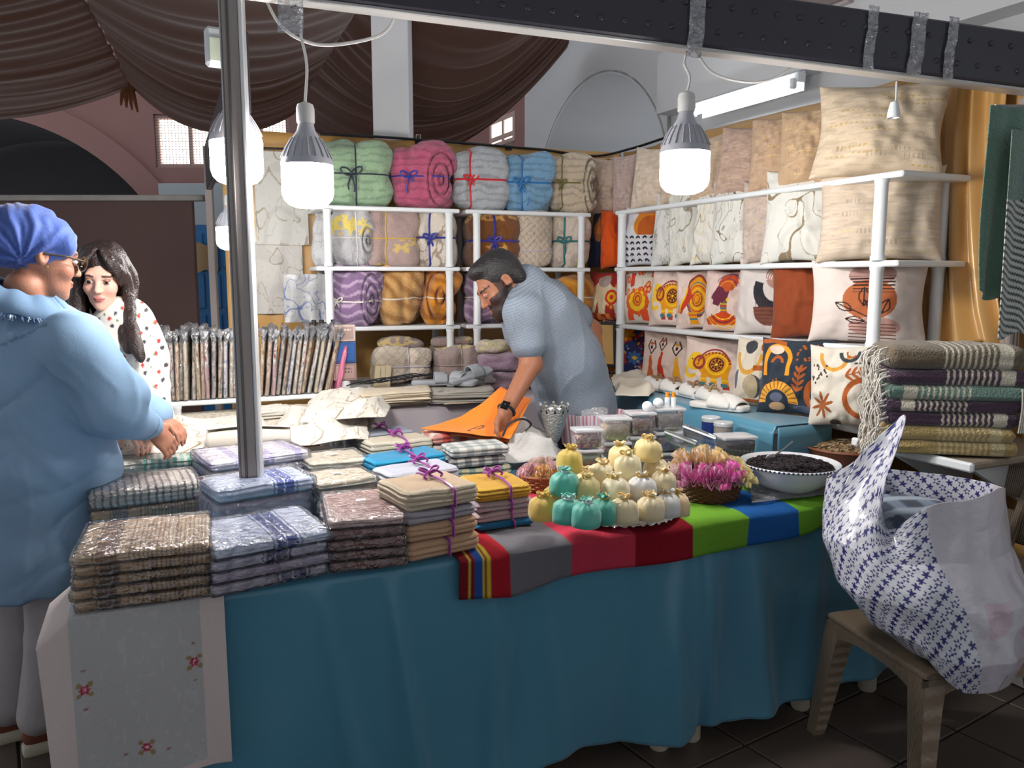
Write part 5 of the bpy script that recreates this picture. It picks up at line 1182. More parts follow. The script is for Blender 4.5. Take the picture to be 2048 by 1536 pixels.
# rolled brown and white cloth by the post
t = thing('rolled_cloth', 'loosely rolled white cloth with a brown inside beside the post', 'cloth', onz(415, 905, .86), .25)
a = np.linspace(0, 4.6*PI, 90); rr = .012+.0022*a; y_ = np.linspace(0, .30, 24)
P = np.array([[(x_, .03*math.sin(x_*9)+r_*math.cos(t_), .045+r_*math.sin(t_)*(1+.1*math.sin(x_*14))) for x_ in y_] for t_, r_ in zip(a, rr)])
MB().slab(P, .002, np.tile(L3((210, 202, 190)), (90*24, 1)).reshape(90, 24, 3)).build('cloth', M_cloth, t, sharp=0)
# piles of folded place mats (many thin layers)
def pile(word, label, xl, yl, xr, yr, z, d, n, base, seed, pat=None, th=.006, name='folded_linen', group='folded linens behind the front table', fan=.004, m=M_cloth):
    A, an, w = span(xl, yl, xr, yr, z); rs = np.random.RandomState(seed); kind = name.replace('_', ' ')
    for k in range(n):
        c = tuple(np.clip(np.array(base)*rs.uniform(.9, 1.06), 0, 255)); g = MB(); nn = 22
        u, v = np.meshgrid(np.linspace(0, 1, nn), np.linspace(0, 1, nn), indexing='ij'); P = np.stack([w*u+rs.uniform(-.5, .5)*fan*3+rs.uniform(-.04, .04)*v, d*v+rs.uniform(0, 1)*fan*2+rs.uniform(-.03, .03)*u, k*th+.004*vnoise(np.c_[u.ravel()*3, v.ravel()*3, 0*u.ravel()], 1, seed+k).reshape(nn, nn)*(k/n+.3)+.003], 2)
        P[..., 2] -= .006*np.clip(1-v*6, 0, 1)
        cc = pat(u.ravel()*2-1, v.ravel()*2-1) if (pat and k == n-1) else np.tile(L3(c), (nn*nn, 1))
        g.slab(P-np.array([0, 0, k*th]), th*.75, cc.reshape(nn, nn, 3)); tag(g.build(name, m, None, A+np.array([0, 0, k*th]), (0, 0, an), sharp=0), '%s %s, %s in the %s' % (word, kind, ordw(k, n), label), kind, label)
def pr_weave(a, b):
    def f(u, v):
        p = Paint(u, v, a); p.m((np.sin(u*26) > 0) ^ (np.sin(v*22) > 0), b, .8); return p.c
    return f
pile('cream', 'low pile under the wrapped fabrics', 345, 862, 480, 850, .84, .22, 7, (196, 188, 172), 3, pr_weave((206, 198, 182), (140, 130, 116)), name='placemat')
pile('marbled', 'fanned pile right of the placemats', 520, 848, 604, 838, .86, .2, 8, (208, 202, 190), 5, MARB, fan=.012, name='napkin')
pile('pale', 'fanned pile beside the rumpled marbled cloth', 600, 842, 660, 836, .86, .18, 7, (204, 192, 172), 8, None, fan=.02, name='napkin')
pile('pale', 'low pile before the lavender table', 690, 878, 765, 868, .80, .2, 7, (206, 200, 190), 11, None, fan=.012, name='napkin')
pile('cream', 'stack on the lavender cloth', 728, 815, 862, 808, BTZ+.008, .2, 9, (200, 186, 164), 13, pr_linen((196, 182, 160), 40), th=.0075, name='lace_mat')
pile('grey', 'stack below the slippers', 862, 806, 990, 802, BTZ+.008, .2, 7, (168, 162, 152), 15, pr_floral((172, 166, 156), (120, 114, 104), 9), th=.008, name='lace_mat')
# lace panel hanging in front of the lavender table
loose('beige lace piece lying on the front of the lavender cloth', [(885, 835, .82), (985, 828, .82), (975, 806, BTZ), (890, 810, BTZ)], BTZ-.0, .004, pr_floral((196, 178, 158), (166, 148, 128), 12), 20, n=50)
# ================================================================= scented sachets on a foil tray
RT = TZ+.017
tc = onz(1226, 1022, RT); TR = .205
tray = thing('foil_tray', 'round silver tray with a crimped foil rim full of scented sachets', 'tray', tc)
m_foil = mat('crinkled_foil', S(196, 196, 196), rough=.25, metal=1.0, bump=.8, bscale=70)
def foil(V):
    a = np.arctan2(V[:, 1], V[:, 0]); r = np.hypot(V[:, 0], V[:, 1]); V = V.copy(); V[:, 2] += .004*np.sin(a*46)*(r > TR*.85)+.003*vnoise(V, 60, 2)*(r > TR*.8); return V
MB().lathe([(.001, .003), (TR*.8, .003), (TR*.88, .010), (TR*1.02, .018), (TR*1.03, .014), (TR*.88, .004), (TR*.8, 0), (.001, 0)], 120, fn=foil).build('tray', m_foil, tray)
m_sat = mat('satin_pouch', attr=True, rough=.4, sheen=.4, bump=.15, bscale=60); m_org = mat('organza', attr=True, rough=.6, sheen=.6, bump=.3, bscale=90, alpha=.8)
_sm = {}
def sachet_parts(kind, col, tie, seed):
    k = (kind, col, seed)
    if k in _sm: return _sm[k]
    R = 1.0; pr = [(.02, 0), (.66, .0), (.94, .10), (1.0, .45), (.98, .9), (.86, 1.25), (.55, 1.48), (.24, 1.58), (.2, 1.62)]
    def fn(V):
        a = np.arctan2(V[:, 1], V[:, 0]); z = V[:, 2]; V = V.copy(); g = np.clip((z-.9)/.6, 0, 1); f = 1+.10*np.sin(a*9+seed)*g+.10*vnoise(V, 1.6, seed)+.03*vnoise(V, 5, seed+2); V[:, 0] *= f; V[:, 1] *= f*.86; return V
    b = MB().lathe(np.array(pr), 36, L3(col), fn=fn).mesh('pouch', m_sat if kind == 's' else m_org, 0)
    def fr(V):
        a = np.arctan2(V[:, 1], V[:, 0]); z = V[:, 2]; V = V.copy(); g = np.clip((z-1.6)/.4, 0, 1); f = 1+.35*np.sin(a*7+seed)*g; V[:, 0] *= f; V[:, 1] *= f; V[:, 2] += .12*np.sin(a*5+seed*2)*g; return V
    frl = MB().lathe([(.2, 1.6), (.26, 1.68), (.38, 1.82), (.40, 1.83), (.26, 1.72), (.17, 1.66)], 42, L3(tuple(min(255, c*1.05) for c in col)), fn=fr).mesh('frill', m_org if kind == 'o' else m_sat, 0)
    q = MB().tube([(.24*math.cos(t), .21*math.sin(t), 1.6) for t in np.linspace(0, 2*PI, 17)[:-1]], .055, 6, L3(tie), closed=True); bow(q, (0, -.24, 1.6), .42, L3(tie), ((-.6, -1.0), (.7, -.9)), r=.05)
    _sm[k] = (b, frl, q.mesh('ribbon', m_sat)); return _sm[k]
def sachet(label, px, py, Y, rad, kind, col, tie, seed, tilt=(0, 0), zmin=None, group='scented sachets on the tray'):
    P = aty(px, py, Y); t = thing('sachet', label, 'sachet', P, 0, group, rot=(tilt[0], tilt[1], seed*.9)); t.scale = (rad,)*3
    b, f, r = sachet_parts(kind, col, tie, seed % 3); link('pouch', b, t); link('frill', f, t); link('ribbon', r, t); return t
TE, CR, WH, YE, GT = (86, 178, 160), (224, 206, 164), (214, 212, 206), (230, 196, 90), (206, 160, 50)
SA = [('teal satin sachet at the front of the tray, second from left', 1136, 1046, 2.09, 's', TE), ('teal sachet with white cord at the very front of the tray', 1172, 1054, 2.05, 's', TE), ('teal sachet right of the one with white cord', 1206, 1046, 2.10, 's', (70, 160, 140)),
      ('cream sachet at the front middle of the tray', 1246, 1046, 2.11, 's', CR), ('cream sachet at the front right of the tray', 1300, 1040, 2.15, 's', CR), ('white sachet near the tray\'s right end', 1334, 1032, 2.22, 's', WH), ('peach sachet at the tray\'s right end', 1352, 1030, 2.27, 's', (226, 196, 150)),
      ('yellow sachet at the tray\'s left end', 1086, 1040, 2.16, 'o', YE), ('yellow organza sachet behind the left teal ones', 1112, 1015, 2.24, 'o', YE)]
for k, (lb, px, py, Y, kd, c) in enumerate(SA): sachet(lb, px, py, Y, .043, kd, c, (226, 226, 220) if c == TE else GT, k)
SB = [('teal sachet resting on two others', 1127, 990, 2.19, 's', TE), ('pale yellow organza sachet in the second tier', 1174, 1000, 2.20, 'o', (226, 206, 140)), ('cream sachet with lace flower in the second tier', 1232, 1002, 2.20, 's', (226, 214, 180)), ('white satin sachet in the second tier', 1282, 1000, 2.22, 's', (216, 214, 210)), ('cream sachet with gold tie at the second tier\'s right', 1326, 988, 2.27, 's', CR), ('yellow sachet in the third tier on the left', 1138, 945, 2.26, 'o', (236, 204, 80)), ('cream sachet left in the upper tier', 1202, 972, 2.29, 's', (230, 216, 176)),
      ('cream sachet in the middle of the upper tier', 1256, 955, 2.28, 's', (230, 216, 170)), ('cream sachet at the top left of the pile', 1242, 935, 2.37, 's', (228, 210, 150)), ('cream sachet at the very top of the pile', 1294, 922, 2.36, 's', (226, 204, 140)), ('gold sachet deep at the back of the pile', 1180, 985, 2.38, 's', (220, 200, 150)), ('cream sachet at the back right of the pile', 1310, 960, 2.38, 's', CR), ('cream sachet hidden in the pile\'s core', 1262, 1010, 2.33, 's', CR), ('ivory sachet in the back of the tray', 1225, 1012, 2.36, 's', (228, 220, 196))]
for k, (lb, px, py, Y, kd, c) in enumerate(SB): sachet(lb, px, py, Y, .0435, kd, c, (226, 226, 220) if c == TE else GT, k+11, tilt=(.06*((k % 3)-1), .08*((k % 2)-.5)))

# ================================================================= wicker baskets with tulle favours
m_wick = mat('brown_wicker', S(96, 58, 34), rough=.55, var=.25, vscale=60); m_wick2 = mat('honey_wicker', S(150, 104, 58), rough=.6, var=.2, vscale=60)
def wicker(t, rx, ry, h, m, rows=9, n=72):
    for k in range(rows):
        z = .004+h*k/(rows-1); f = .80+.20*(k/(rows-1))**.8; a = np.linspace(0, 2*PI, n+1)[:-1]; off = .0022*np.where((np.arange(n)//2+k) % 2 == 0, 1, -1)
        MB().tube(np.stack([(rx*f+off)*np.cos(a), (ry*f+off)*np.sin(a), np.full(n, z)], 1), h/rows*.62, 5, closed=True).build('woven_strand', m, t)
    q = MB()
    for j in range(24):
        b = j*2*PI/24; q.tube([(rx*(.8+.2*s_)*math.cos(b), ry*(.8+.2*s_)*math.sin(b), h*s_) for s_ in (0, .5, 1)], .0025, 4)
    q.build('stake', m, t); a = np.linspace(0, 2*PI, 61)[:-1]
    MB().tube(np.stack([rx*1.02*np.cos(a), ry*1.02*np.sin(a), np.full(60, h+.004)+.0015*np.sin(a*30)], 1), .006, 6, closed=True).build('rim', m, t)
    MB().lathe([(.001, .001), (1, .001), (1, .004), (.001, .004)], 30, None, Mx((0, 0, 0), (0, 0, 0), (rx*.8, ry*.8, 1))).build('base', m, t)
m_tul = mat('tulle', attr=True, rough=.7, sheen=.8, alpha=.5)
_tm = {}
def tulle(label, P, r, col, seed, group, h=1.0):
    k = (col, seed % 4)
    if k not in _tm:
        rs = np.random.RandomState(seed); q = MB()
        for j in range(90):
            a0 = rs.uniform(0, 2*PI); el = rs.uniform(.15, 1.3); wd = rs.uniform(.16, .36); ln = rs.uniform(.75, 1.15)
            u, v = np.meshgrid(np.linspace(-1, 1, 7), np.linspace(0, 1, 5), indexing='ij'); rad = ln*v; aa = a0+u*wd*(.3+v)*.8; ee = el+.18*np.sin(u*6+j)*v
            Q = np.stack([rad*np.cos(ee)*np.cos(aa), rad*np.cos(ee)*np.sin(aa), rad*np.sin(ee)*.95], 2); q.grid(Q, L3(tuple(np.clip(np.array(col)*rs.uniform(.85, 1.1), 0, 255))))
        _tm[k] = q.mesh('tulle', m_tul, 0)
    t = thing('tulle_favour', label, 'tulle favour', P, 0, group, rot=(0, 0, seed*1.3)); t.scale = (r, r, r*h); link('tulle', _tm[k], t)
    if ('k',) not in _tm: _tm[('k',)] = MB().ell((0, 0, .12), (.3, .3, .2), 6, L3((226, 200, 180))).mesh('sweet_pouch', m_sat)
    link('sweet_pouch', _tm[('k',)], t); return t
bc_ = onz(1424, 1006, RT); bt_ = thing('wicker_basket', 'brown oval wicker basket filled with pink and yellow tulle favours', 'basket', bc_+np.array([0, .06, 0]), .1); wicker(bt_, .118, .088, .065, m_wick)
bx0 = bc_+np.array([0, .06, .055])
FV = [((-.055, -.03, 0), .075, (226, 40, 170), 'magenta tulle favour at the basket\'s left front'), ((.0, -.045, .0), .075, (220, 36, 160), 'magenta tulle favour at the basket\'s front middle'), ((.045, -.03, .01), .072, (232, 60, 180), 'hot pink tulle favour right of the basket\'s middle'), ((-.05, .04, .03), .08, (236, 190, 130), 'peach tulle favour at the back left of the basket'), ((.01, .04, .035), .082, (238, 200, 130), 'peach yellow tulle favour at the back of the basket'), ((.07, .02, .02), .07, (236, 210, 140), 'yellow tulle favour at the back right of the basket'), ((.095, -.03, .0), .06, (226, 206, 130), 'pale yellow tulle favour spilling over the right rim'), ((-.095, .0, .01), .055, (236, 196, 190), 'pale pink tulle favour at the left rim')]
for k, (o, r, c, lb) in enumerate(FV): tulle(lb, bx0+np.array(o), r, c, k, 'tulle favours in the brown basket')
b2c = onz(1088, 985, RT)+np.array([0, .05, 0]); bt2 = thing('wicker_basket', 'small honey wicker basket behind the tray\'s left end', 'basket', b2c, .2); wicker(bt2, .085, .07, .05, m_wick2, rows=7, n=54)
FV2 = [((-.04, -.01, .04), .055, (236, 170, 176), 'pink tulle favour in the small honey basket, left'), ((.0, -.03, .045), .05, (240, 180, 60), 'orange tulle favour in the small honey basket'), ((.045, .0, .045), .055, (232, 176, 186), 'pink tulle favour in the small honey basket, right'), ((.0, .04, .05), .06, (236, 190, 170), 'peach tulle favour at the back of the small honey basket')]
for k, (o, r, c, lb) in enumerate(FV2): tulle(lb, b2c+np.array(o), r, c, k+20, 'tulle favours in the small basket')
tulle('golden tulle favour with purple dots behind the lidded boxes', onz(1505, 905, RT)+np.array([0, .25, .13]), .075, (236, 186, 70), 31, 'loose tulle favours')
# ================================================================= bowls
bwc = onz(1597, 998, RT)+np.array([0, .10, 0]); bw = thing('ceramic_bowl', 'white ceramic bowl with dark dotted rim', 'bowl', bwc, 0)
BR = .168; pr = [(.001, .006), (.06, .004), (.062, .0), (.068, 0), (.07, .008), (.10, .022), (.135, .05), (.158, .085), (BR, .098), (BR+.004, .102), (BR, .106), (BR-.008, .102), (.13, .06), (.09, .03), (.001, .02)]
MB().lathe(pr, 64, None).build('bowl', mat('white_glaze', S(216, 216, 220), rough=.15, coat=.4), bw)
q = MB()
for k in range(72): a = k*2*PI/72; q.ell(((BR+.002)*math.cos(a), (BR+.002)*math.sin(a), .1015), (.0045, .0045, .004), 3)
q.build('rim_dots', mat('navy_glaze', S(36, 40, 70), rough=.25), bw)
for rr_, zz in ((.150, .087), (.142, .077)):
    a = np.linspace(0, 2*PI, 65)[:-1]; MB().tube(np.stack([rr_*np.cos(a), rr_*np.sin(a), np.full(64, zz)], 1), .002, 4, closed=True).build('rim_line', mat('blue_glaze', S(70, 84, 130), rough=.25), bw)
def heap(label, cat, C, rx, ry, hgt, cols, n, size, seed, m, name):
    rs = np.random.RandomState(seed); q = MB(); V, F = cubegrid(18, 18, 2); 
    D = smap(V, 2)*np.array([rx, ry, hgt]); D = D*(1+.06*vnoise(D, 30, seed))[:, None]; D[:, 2] = np.maximum(D[:, 2], -.004); q.add(D, F, L3(cols[0]))
    for k in range(n):
        r = math.sqrt(rs.uniform(0, .92)); a = rs.uniform(0, 2*PI); z = hgt*math.sqrt(max(0, 1-r*r)); l = size*rs.uniform(.6, 1.5)
        V4 = np.array([(-l, -l*.3, 0), (0, -l*.45, l*.2), (l, 0, .0), (0, l*.4, l*.15), (-l*.2, 0, -l*.35)]); R = np.array(Matrix.Rotation(rs.uniform(0, 6.3), 3, 'Z') @ Matrix.Rotation(rs.uniform(-.8, .8), 3, 'X'))
        q.add(V4@R.T+np.array([rx*r*math.cos(a), ry*r*math.sin(a), z]), [np.array([[0, 1, 2, 3]]), np.array([[1, 0, 4], [2, 1, 4], [3, 2, 4], [0, 3, 4]])], L3(cols[rs.randint(len(cols))]))
    o = q.build(name, m, None, C); stuff(o); tag(o, label, cat); return o
m_herb = mat('dried_plant', attr=True, rough=.85)
heap('heap of blackish dried petals in the white bowl', 'dried petals', bwc+np.array([0, 0, .084]), .150, .150, .032, [(26, 20, 24), (40, 28, 34), (18, 14, 18), (52, 36, 40)], 1500, .008, 3, m_herb, 'dried_petals')
tag(MB().ell((0, 0, 0), (.018, .004, .012), 6, fn=None).tube([(0, 0, 0), (.05, .01, .03), (.08, .015, .055)], .003, 6).build('metal_scoop', M_alu, None, bwc+np.array([-.06, .02, .115])), 'small metal scoop stuck in the dark petals', 'scoop')
cb = onz(1722, 962, RT)+np.array([0, .14, 0]); ct = thing('clay_bowl', 'brown clay bowl of dried roots beside the patterned bag', 'bowl', cb)
MB().lathe([(.001, .008), (.06, .006), (.07, 0), (.10, .025), (.14, .07), (.155, .095), (.162, .10), (.158, .106), (.145, .10), (.10, .05), (.001, .03)], 48).build('bowl', mat('clay', S(126, 70, 40), rough=.6, var=.1), ct)
heap('dried brown roots and herbs in the clay bowl', 'dried herbs', cb+np.array([0, 0, .09]), .138, .138, .032, [(140, 112, 80), (170, 146, 110), (110, 86, 60), (190, 170, 140)], 900, .010, 5, m_herb, 'dried_roots')
# clear plastic bag edge under the bowl
loose('clear plastic sheet under the white bowl', [(1500, 1010), (1700, 985), (1690, 930), (1500, 950)], RT+.002, .012, (1, 1, 1), 44, name='plastic_sheet', m=mat_film('crumpled_clear_sheet', refl=.12, rough=.15, bump=.8, bscale=25, milk=.12), cat='plastic sheet', n=40)
# ================================================================= lidded food boxes
_bx = {}
def lidbox(label, P, rz, w, d, h, fill, seed, lidm=None, fillh=.7, cat='box', group='lidded plastic boxes of dried flowers'):
    t = thing('lidded_box', label, cat, P, rz, group)
    def taper(V): V = V.copy(); k = .90+.10*((V[:, 2]+h/2)/h); V[:, 0] *= k; V[:, 1] *= k; return V
    MB().rbox((0, 0, h/2), (w, d, h), .012, (6, 6, 4), fn=taper).build('box', M_clear, t)
    MB().rbox((0, 0, h+.006), (w*1.07, d*1.07, .014), .006, (6, 6, 2)).build('lid', lidm or mat_film('frosted_lid', refl=.10, rough=.25, bump=.05, bscale=10, milk=.55), t)
    rs = np.random.RandomState(seed); q = MB(); V, F = cubegrid(14, 14, 8); V = rmap(V, w/2*.88, d/2*.88, h/2*fillh, .008); nz = vnoise(V, 70, seed)
    V = V*(1+.03*nz)[:, None]; V[:, 2] += h/2*fillh+.004; cols = np.array([L3(c) for c in fill]); q.add(V, F, cols[(np.floor((vnoise(V, 90, seed+1)*.5+.5)*len(fill)*.999)).astype(int)]); q.build('dried_flowers', m_herb, t); return t
LT = BEAM.a
def lb_(px, py, Y): P = aty(px, py, Y); return P
PK, CRM, GRN, DRK = [(214, 190, 180), (150, 84, 96), (226, 214, 196)], [(220, 206, 180), (206, 190, 160), (232, 222, 200)], [(140, 150, 90), (170, 176, 120), (206, 200, 170)], [(40, 34, 36), (64, 50, 50), (30, 26, 30)]
zb = RT
def boxcol(px, Y, w, d, items, rz=.2, back=0):
    z = zb; X = (px-1024)/FPX*Y
    for lb, h, fill in items: lidbox(lb, (X*1.0, Y, z), rz, w, d, h, fill, int(px+z*100)); z += h+.017
boxcol(1176, 2.86, .10, .085, [('lidded box of green herbs at the bottom left of the box group', .045, GRN), ('lidded box of pale green buds in the left column', .052, GRN), ('lidded box of pink dried flowers on the left column', .058, PK)])
boxcol(1232, 2.96, .105, .09, [('lidded box of green leaves under the cream one', .055, GRN), ('lidded box hidden below the cream flower box', .05, PK), ('lidded box of cream dried flowers', .075, CRM)])
boxcol(1283, 3.02, .10, .09, [('low lidded box under the pink rosebuds', .06, CRM), ('lidded box in the middle below the rosebuds', .055, PK), ('lidded box of pink rosebuds beside the cream box', .075, PK)])
boxcol(1338, 3.06, .115, .09, [('lidded box of mauve petals at the bottom of the right column', .06, PK), ('lidded box of mauve buds under the white topped one', .065, [(150, 120, 130), (196, 176, 180), (120, 90, 100)]), ('lidded box of whitish buds on top of the right column', .075, [(214, 206, 204), (190, 176, 170), (226, 220, 214)])])
boxcol(1478, 2.92, .125, .10, [('lidded box under the dark dried flower box', .06, PK), ('lidded box of dark dried flowers beside the white bag', .075, DRK)])
# bottle with orange cap on the right column
for k in (-.012, .012):
    t = thing('small_bottle', 'small white bottle with orange cap, %s of the pair on the boxes' % ('left' if k < 0 else 'right'), 'bottle', (.612+k, 3.06, zb+.247), 0, 'orange capped bottles')
    MB().lathe([(.001, 0), (.010, 0), (.010, .034), (.007, .038)], 12).build('bottle', M_white, t); MB().lathe([(.008, .036), (.008, .056), (.001, .057)], 12).build('cap', mat('orange_cap', S(214, 140, 40), rough=.4), t)
# lids leaning, jars, bag
for k, (px, py, Y, rx_, lb) in enumerate(((1372, 893, 2.95, 1.0, 'clear lid leaning beside the box columns'), (1402, 897, 2.88, .7, 'larger clear lid leaning towards the basket'))):
    t = thing('box_lid', lb, 'lid', aty(px, py, Y), -.5, 'loose clear lids', rot=(rx_, .25, -.6)); MB().rbox((0, 0, .055), (.13, .012, .11), .005, (6, 2, 6)).build('panel', M_clear, t); MB().tube([(-.062, -.007, .005), (.062, -.007, .005), (.062, -.007, .105), (-.062, -.007, .105)], .004, 6, closed=True).build('rim', mat_film('frosted_lid', refl=.1), t)
def jar(label, px, py, Y, r, h, body, lidc):
    t = thing('jar', label, 'jar', aty(px, py, Y)); MB().lathe([(.001, 0), (r*.95, 0), (r, .006), (r, h*.8), (r*.9, h*.84)], 24).build('body', mat('jar_%d' % int(px), S(body), rough=.25), t); MB().lathe([(r*1.03, h*.8), (r*1.06, h*.82), (r*1.06, h), (r*.98, h+.004), (.001, h+.004)], 24).build('lid', mat('jarlid_%d' % int(px), S(lidc), rough=.3), t)
jar('blue jar with a white lid behind the boxes', 1421, 872, 3.15, .036, .075, (40, 62, 140), (196, 200, 206)); jar('small clear jar with a grey lid right of the blue jar', 1446, 876, 3.05, .036, .06, (150, 140, 136), (180, 182, 184))
# packet of sweets
t = thing('snack_packet', 'orange and yellow sweets packet beside the boxes', 'packet', onz(1352, 940, RT)+np.array([0, .05, .03]), -.2, rot=(-.3, .15, -.2))
def pk(V):
    V = V.copy(); V[:, 1] *= (1-(V[:, 2]/.05)**4*.9); return V
D, F = cubegrid(16, 4, 16); V = D*np.array([.038, .012, .048]); V[:, 1] *= np.clip(1-(np.abs(D[:, 2])**5), .08, 1); V += .002*vnoise(V, 60, 3)[:, None]
p = Paint(D[:, 0], D[:, 2], (232, 150, 40)); p.m(np.sin(D[:, 2]*7+D[:, 0]*3) > .4, (240, 210, 90)); p.ell(.1, .1, .4, .25, (206, 60, 40)); p.ell(-.3, -.4, .25, .2, (90, 140, 60)); p.ell(.2, -.3, .2, .15, (236, 226, 210))
MB().add(V+np.array([0, 0, .05]), F, p.c).build('wrapper', M_gloss, t)
# white plastic bag of goods
def blobthing(name, label, cat, P, dims, col, seed, m, n=22, p=2.6, amp=.08, sc=14, rz=0, neck=None):
    D, F = cubegrid(n, n, n); V = smap(D, p)*np.array(dims); V = V*(1+amp*vnoise(V, sc, seed)+amp*.5*vnoise(V, sc*2.3, seed+2))[:, None]
    if neck: k = np.clip((V[:, 2]/dims[2]-neck)/(1-neck), 0, 1); V[:, 0] *= 1-.6*k; V[:, 1] *= 1-.6*k; V[:, 2] += k*dims[2]*.35
    V[:, 2] = np.maximum(V[:, 2], -dims[2]*.86); V[:, 2] += dims[2]*.86
    o = MB().add(V, F, L3(col)).build(name, m, None, P, (0, 0, rz), sharp=0); return tag(o, label, cat)
m_pbag = mat('white_polythene', S(214, 214, 218), rough=.3, bump=.7, bscale=45, coat=.3)
blobthing('plastic_bag', 'small crumpled white plastic bag right of the dark flower box', 'bag', onz(1540, 955, RT)+np.array([0, .14, 0]), (.062, .05, .085), (220, 220, 222), 4, m_pbag, p=3.2, amp=.14)
# row of little clear cups
for k in range(6):
    t = thing('clear_cup', 'clear seed cup, %s in the row behind the white bowl' % ('first', 'second', 'third', 'fourth', 'fifth', 'last')[k], 'cup', onz(1578+k*20, 922-k*1.5, RT)+np.array([0, .15, .035]), 0, 'clear cups of seeds'); MB().lathe([(.001, 0), (.016, 0), (.024, .035), (.026, .036), (.023, .034), (.015, .003), (.001, .003)], 18).build('cup', M_clear, t); MB().ell((0, 0, .012), (.016, .016, .012), 5, L3((176, 140, 110))).build('seeds', m_herb, t)
loose('pink flecked tray cloth under the clear cups', [(1560, 945), (1660, 935), (1680, 905), (1570, 910)], RT+.012, .015, pr_floral((206, 176, 166), (150, 90, 80), 3), 51, n=40)
for k in range(5):
    P = onz(1640+k*9, 935-k*3, RT)+np.array([0, .10, .03]); t = thing('cotton_stick', 'white stick, %s from the left before the clay bowl' % ('first', 'second', 'third', 'fourth', 'fifth')[k], 'stick', P, .3, 'white sticks'); MB().tube([(0, 0, 0), (.07, .02+.006*k, .02)], .003, 6).ell((.072, .02+.006*k, .021), (.006, .005, .005), 4).build('stick', M_white, t)
# reddish sachet of buds
blobthing('bud_sachet', 'clear sachet of reddish buds before the dark flower box', 'sachet', onz(1472, 950, RT)+np.array([0, .08, .02]), (.038, .03, .05), (150, 96, 84), 9, mat('reddish_buds', S(150, 98, 88), rough=.5, bump=1, bscale=90, var=.3, vscale=80), amp=.06)
# ================================================================= silver vase, striped box
vp = onz(1108, 905, RT); vs_ = thing('silver_vase', 'silver goblet-shaped vase with a pierced scalloped rim', 'vase', vp)
m_sil = mat('engraved_silver', S(170, 168, 164), rough=.35, metal=.55, bump=.9, bscale=120, var=.25, vscale=70)
def scal(V):
    a = np.arctan2(V[:, 1], V[:, 0]); V = V.copy(); k = np.clip((V[:, 2]-.165)/.03, 0, 1); V[:, 2] += k*.012*np.abs(np.sin(a*5)); return V
MB().lathe([(.001, 0), (.034, 0), (.036, .006), (.026, .014), (.014, .026), (.016, .034), (.013, .042), (.022, .055), (.034, .085), (.048, .125), (.056, .165), (.062, .192), (.058, .19), (.052, .165), (.042, .12), (.025, .08), (.001, .07)], 60, fn=scal).build('cup', m_sil, vs_)
for k in range(10):
    a = (k+.5)*PI/5; MB().ell((.062*math.cos(a), .062*math.sin(a), .208), (.007, .007, .007), 5).build('rim_bead', m_sil, vs_); MB().ell((.056*math.cos(a), .056*math.sin(a), .184), (.006, .006, .010), 4).build('rim_opening', mat('dark_recess', S(30, 30, 34), rough=.6), vs_)
for k in range(3): MB().ell((.02*math.cos(k*2.1), .02*math.sin(k*2.1), .18), (.018, .012, .014), 5).build('tissue', M_white, vs_)
pbp = onz(1185, 905, RT)+np.array([.02, .16, .0]); pb_ = thing('striped_box', 'open octagonal box with pink and white stripes', 'box', pbp, .15)
pts = [(-.13, -.05), (-.085, -.09), (.085, -.09), (.13, -.05), (.13, .05), (.085, .09), (-.085, .09), (-.13, .05)]; ptso = [(x*1.14, y*1.14) for x, y in pts]
for k in range(8):
    a_, b_ = np.array(pts[k]), np.array(pts[(k+1) % 8]); a2, b2_ = np.array(ptso[k]), np.array(ptso[(k+1) % 8]); nn = 40
    u, v = np.meshgrid(np.linspace(0, 1, nn), np.linspace(0, 1, 6), indexing='ij'); lo = a_+(b_-a_)*u[..., None]; hi = a2+(b2_-a2)*u[..., None]; xy = lo+(hi-lo)*v[..., None]; L_ = np.hypot(*(b_-a_))
    P = np.concatenate([xy, (v*.15)[..., None]], 2); c = Paint(u, v, (226, 214, 214)).m(np.sin(u.ravel()*L_*420) > .1, (196, 130, 150)).c
    MB().slab(P, .004, c.reshape(nn, 6, 3)).build('box_side', M_print, pb_)
MB().prism(pts, 0, .004).build('box_bottom', M_white, pb_)
blobthing('tissue_puff', 'crumpled clear tissue inside the striped box', 'tissue', pbp+np.array([0, 0, .09]), (.07, .05, .045), (226, 226, 228), 6, mat_film('tissue_film', refl=.2, rough=.2, bump=1, bscale=60, milk=.35), amp=.25, sc=30)
for k, (px, py) in enumerate(((1237, 832), (1262, 828))): tag(MB().ell((0, 0, .02), (.02, .02, .02), 8).build('white_ball', M_white, None, (.515+.045*k, 3.01+.02*k, zb+.236+.01*k)), 'round white bath ball on the boxes, %s' % ('left one' if k == 0 else 'right one'), 'ball', 'white balls')
# silver trinket by the man's hand
t = thing('trinket_box', 'small dark silver trinket box behind the checked towels', 'trinket box', onz(968, 905, TZ+.02)+np.array([0, .06, .09])); MB().lathe([(.001, 0), (.034, 0), (.038, .008), (.03, .022), (.016, .032), (.006, .04), (.007, .046), (.001, .05)], 24).build('body', m_sil, t)
for k in range(4): MB().lathe([(.001, -.004), (.01, -.004), (.011, .02), (.001, .022)], 10, None, Mx((.032*math.cos(k*1.57+.4), .032*math.sin(k*1.57+.4), 0))).build('foot', m_sil, t)
pile('cream', 'stack below the silver trinket box', 905, 905, 1000, 898, TZ+.02, .13, 9, (206, 196, 180), 33, None, th=.009, name='linen_cloth')
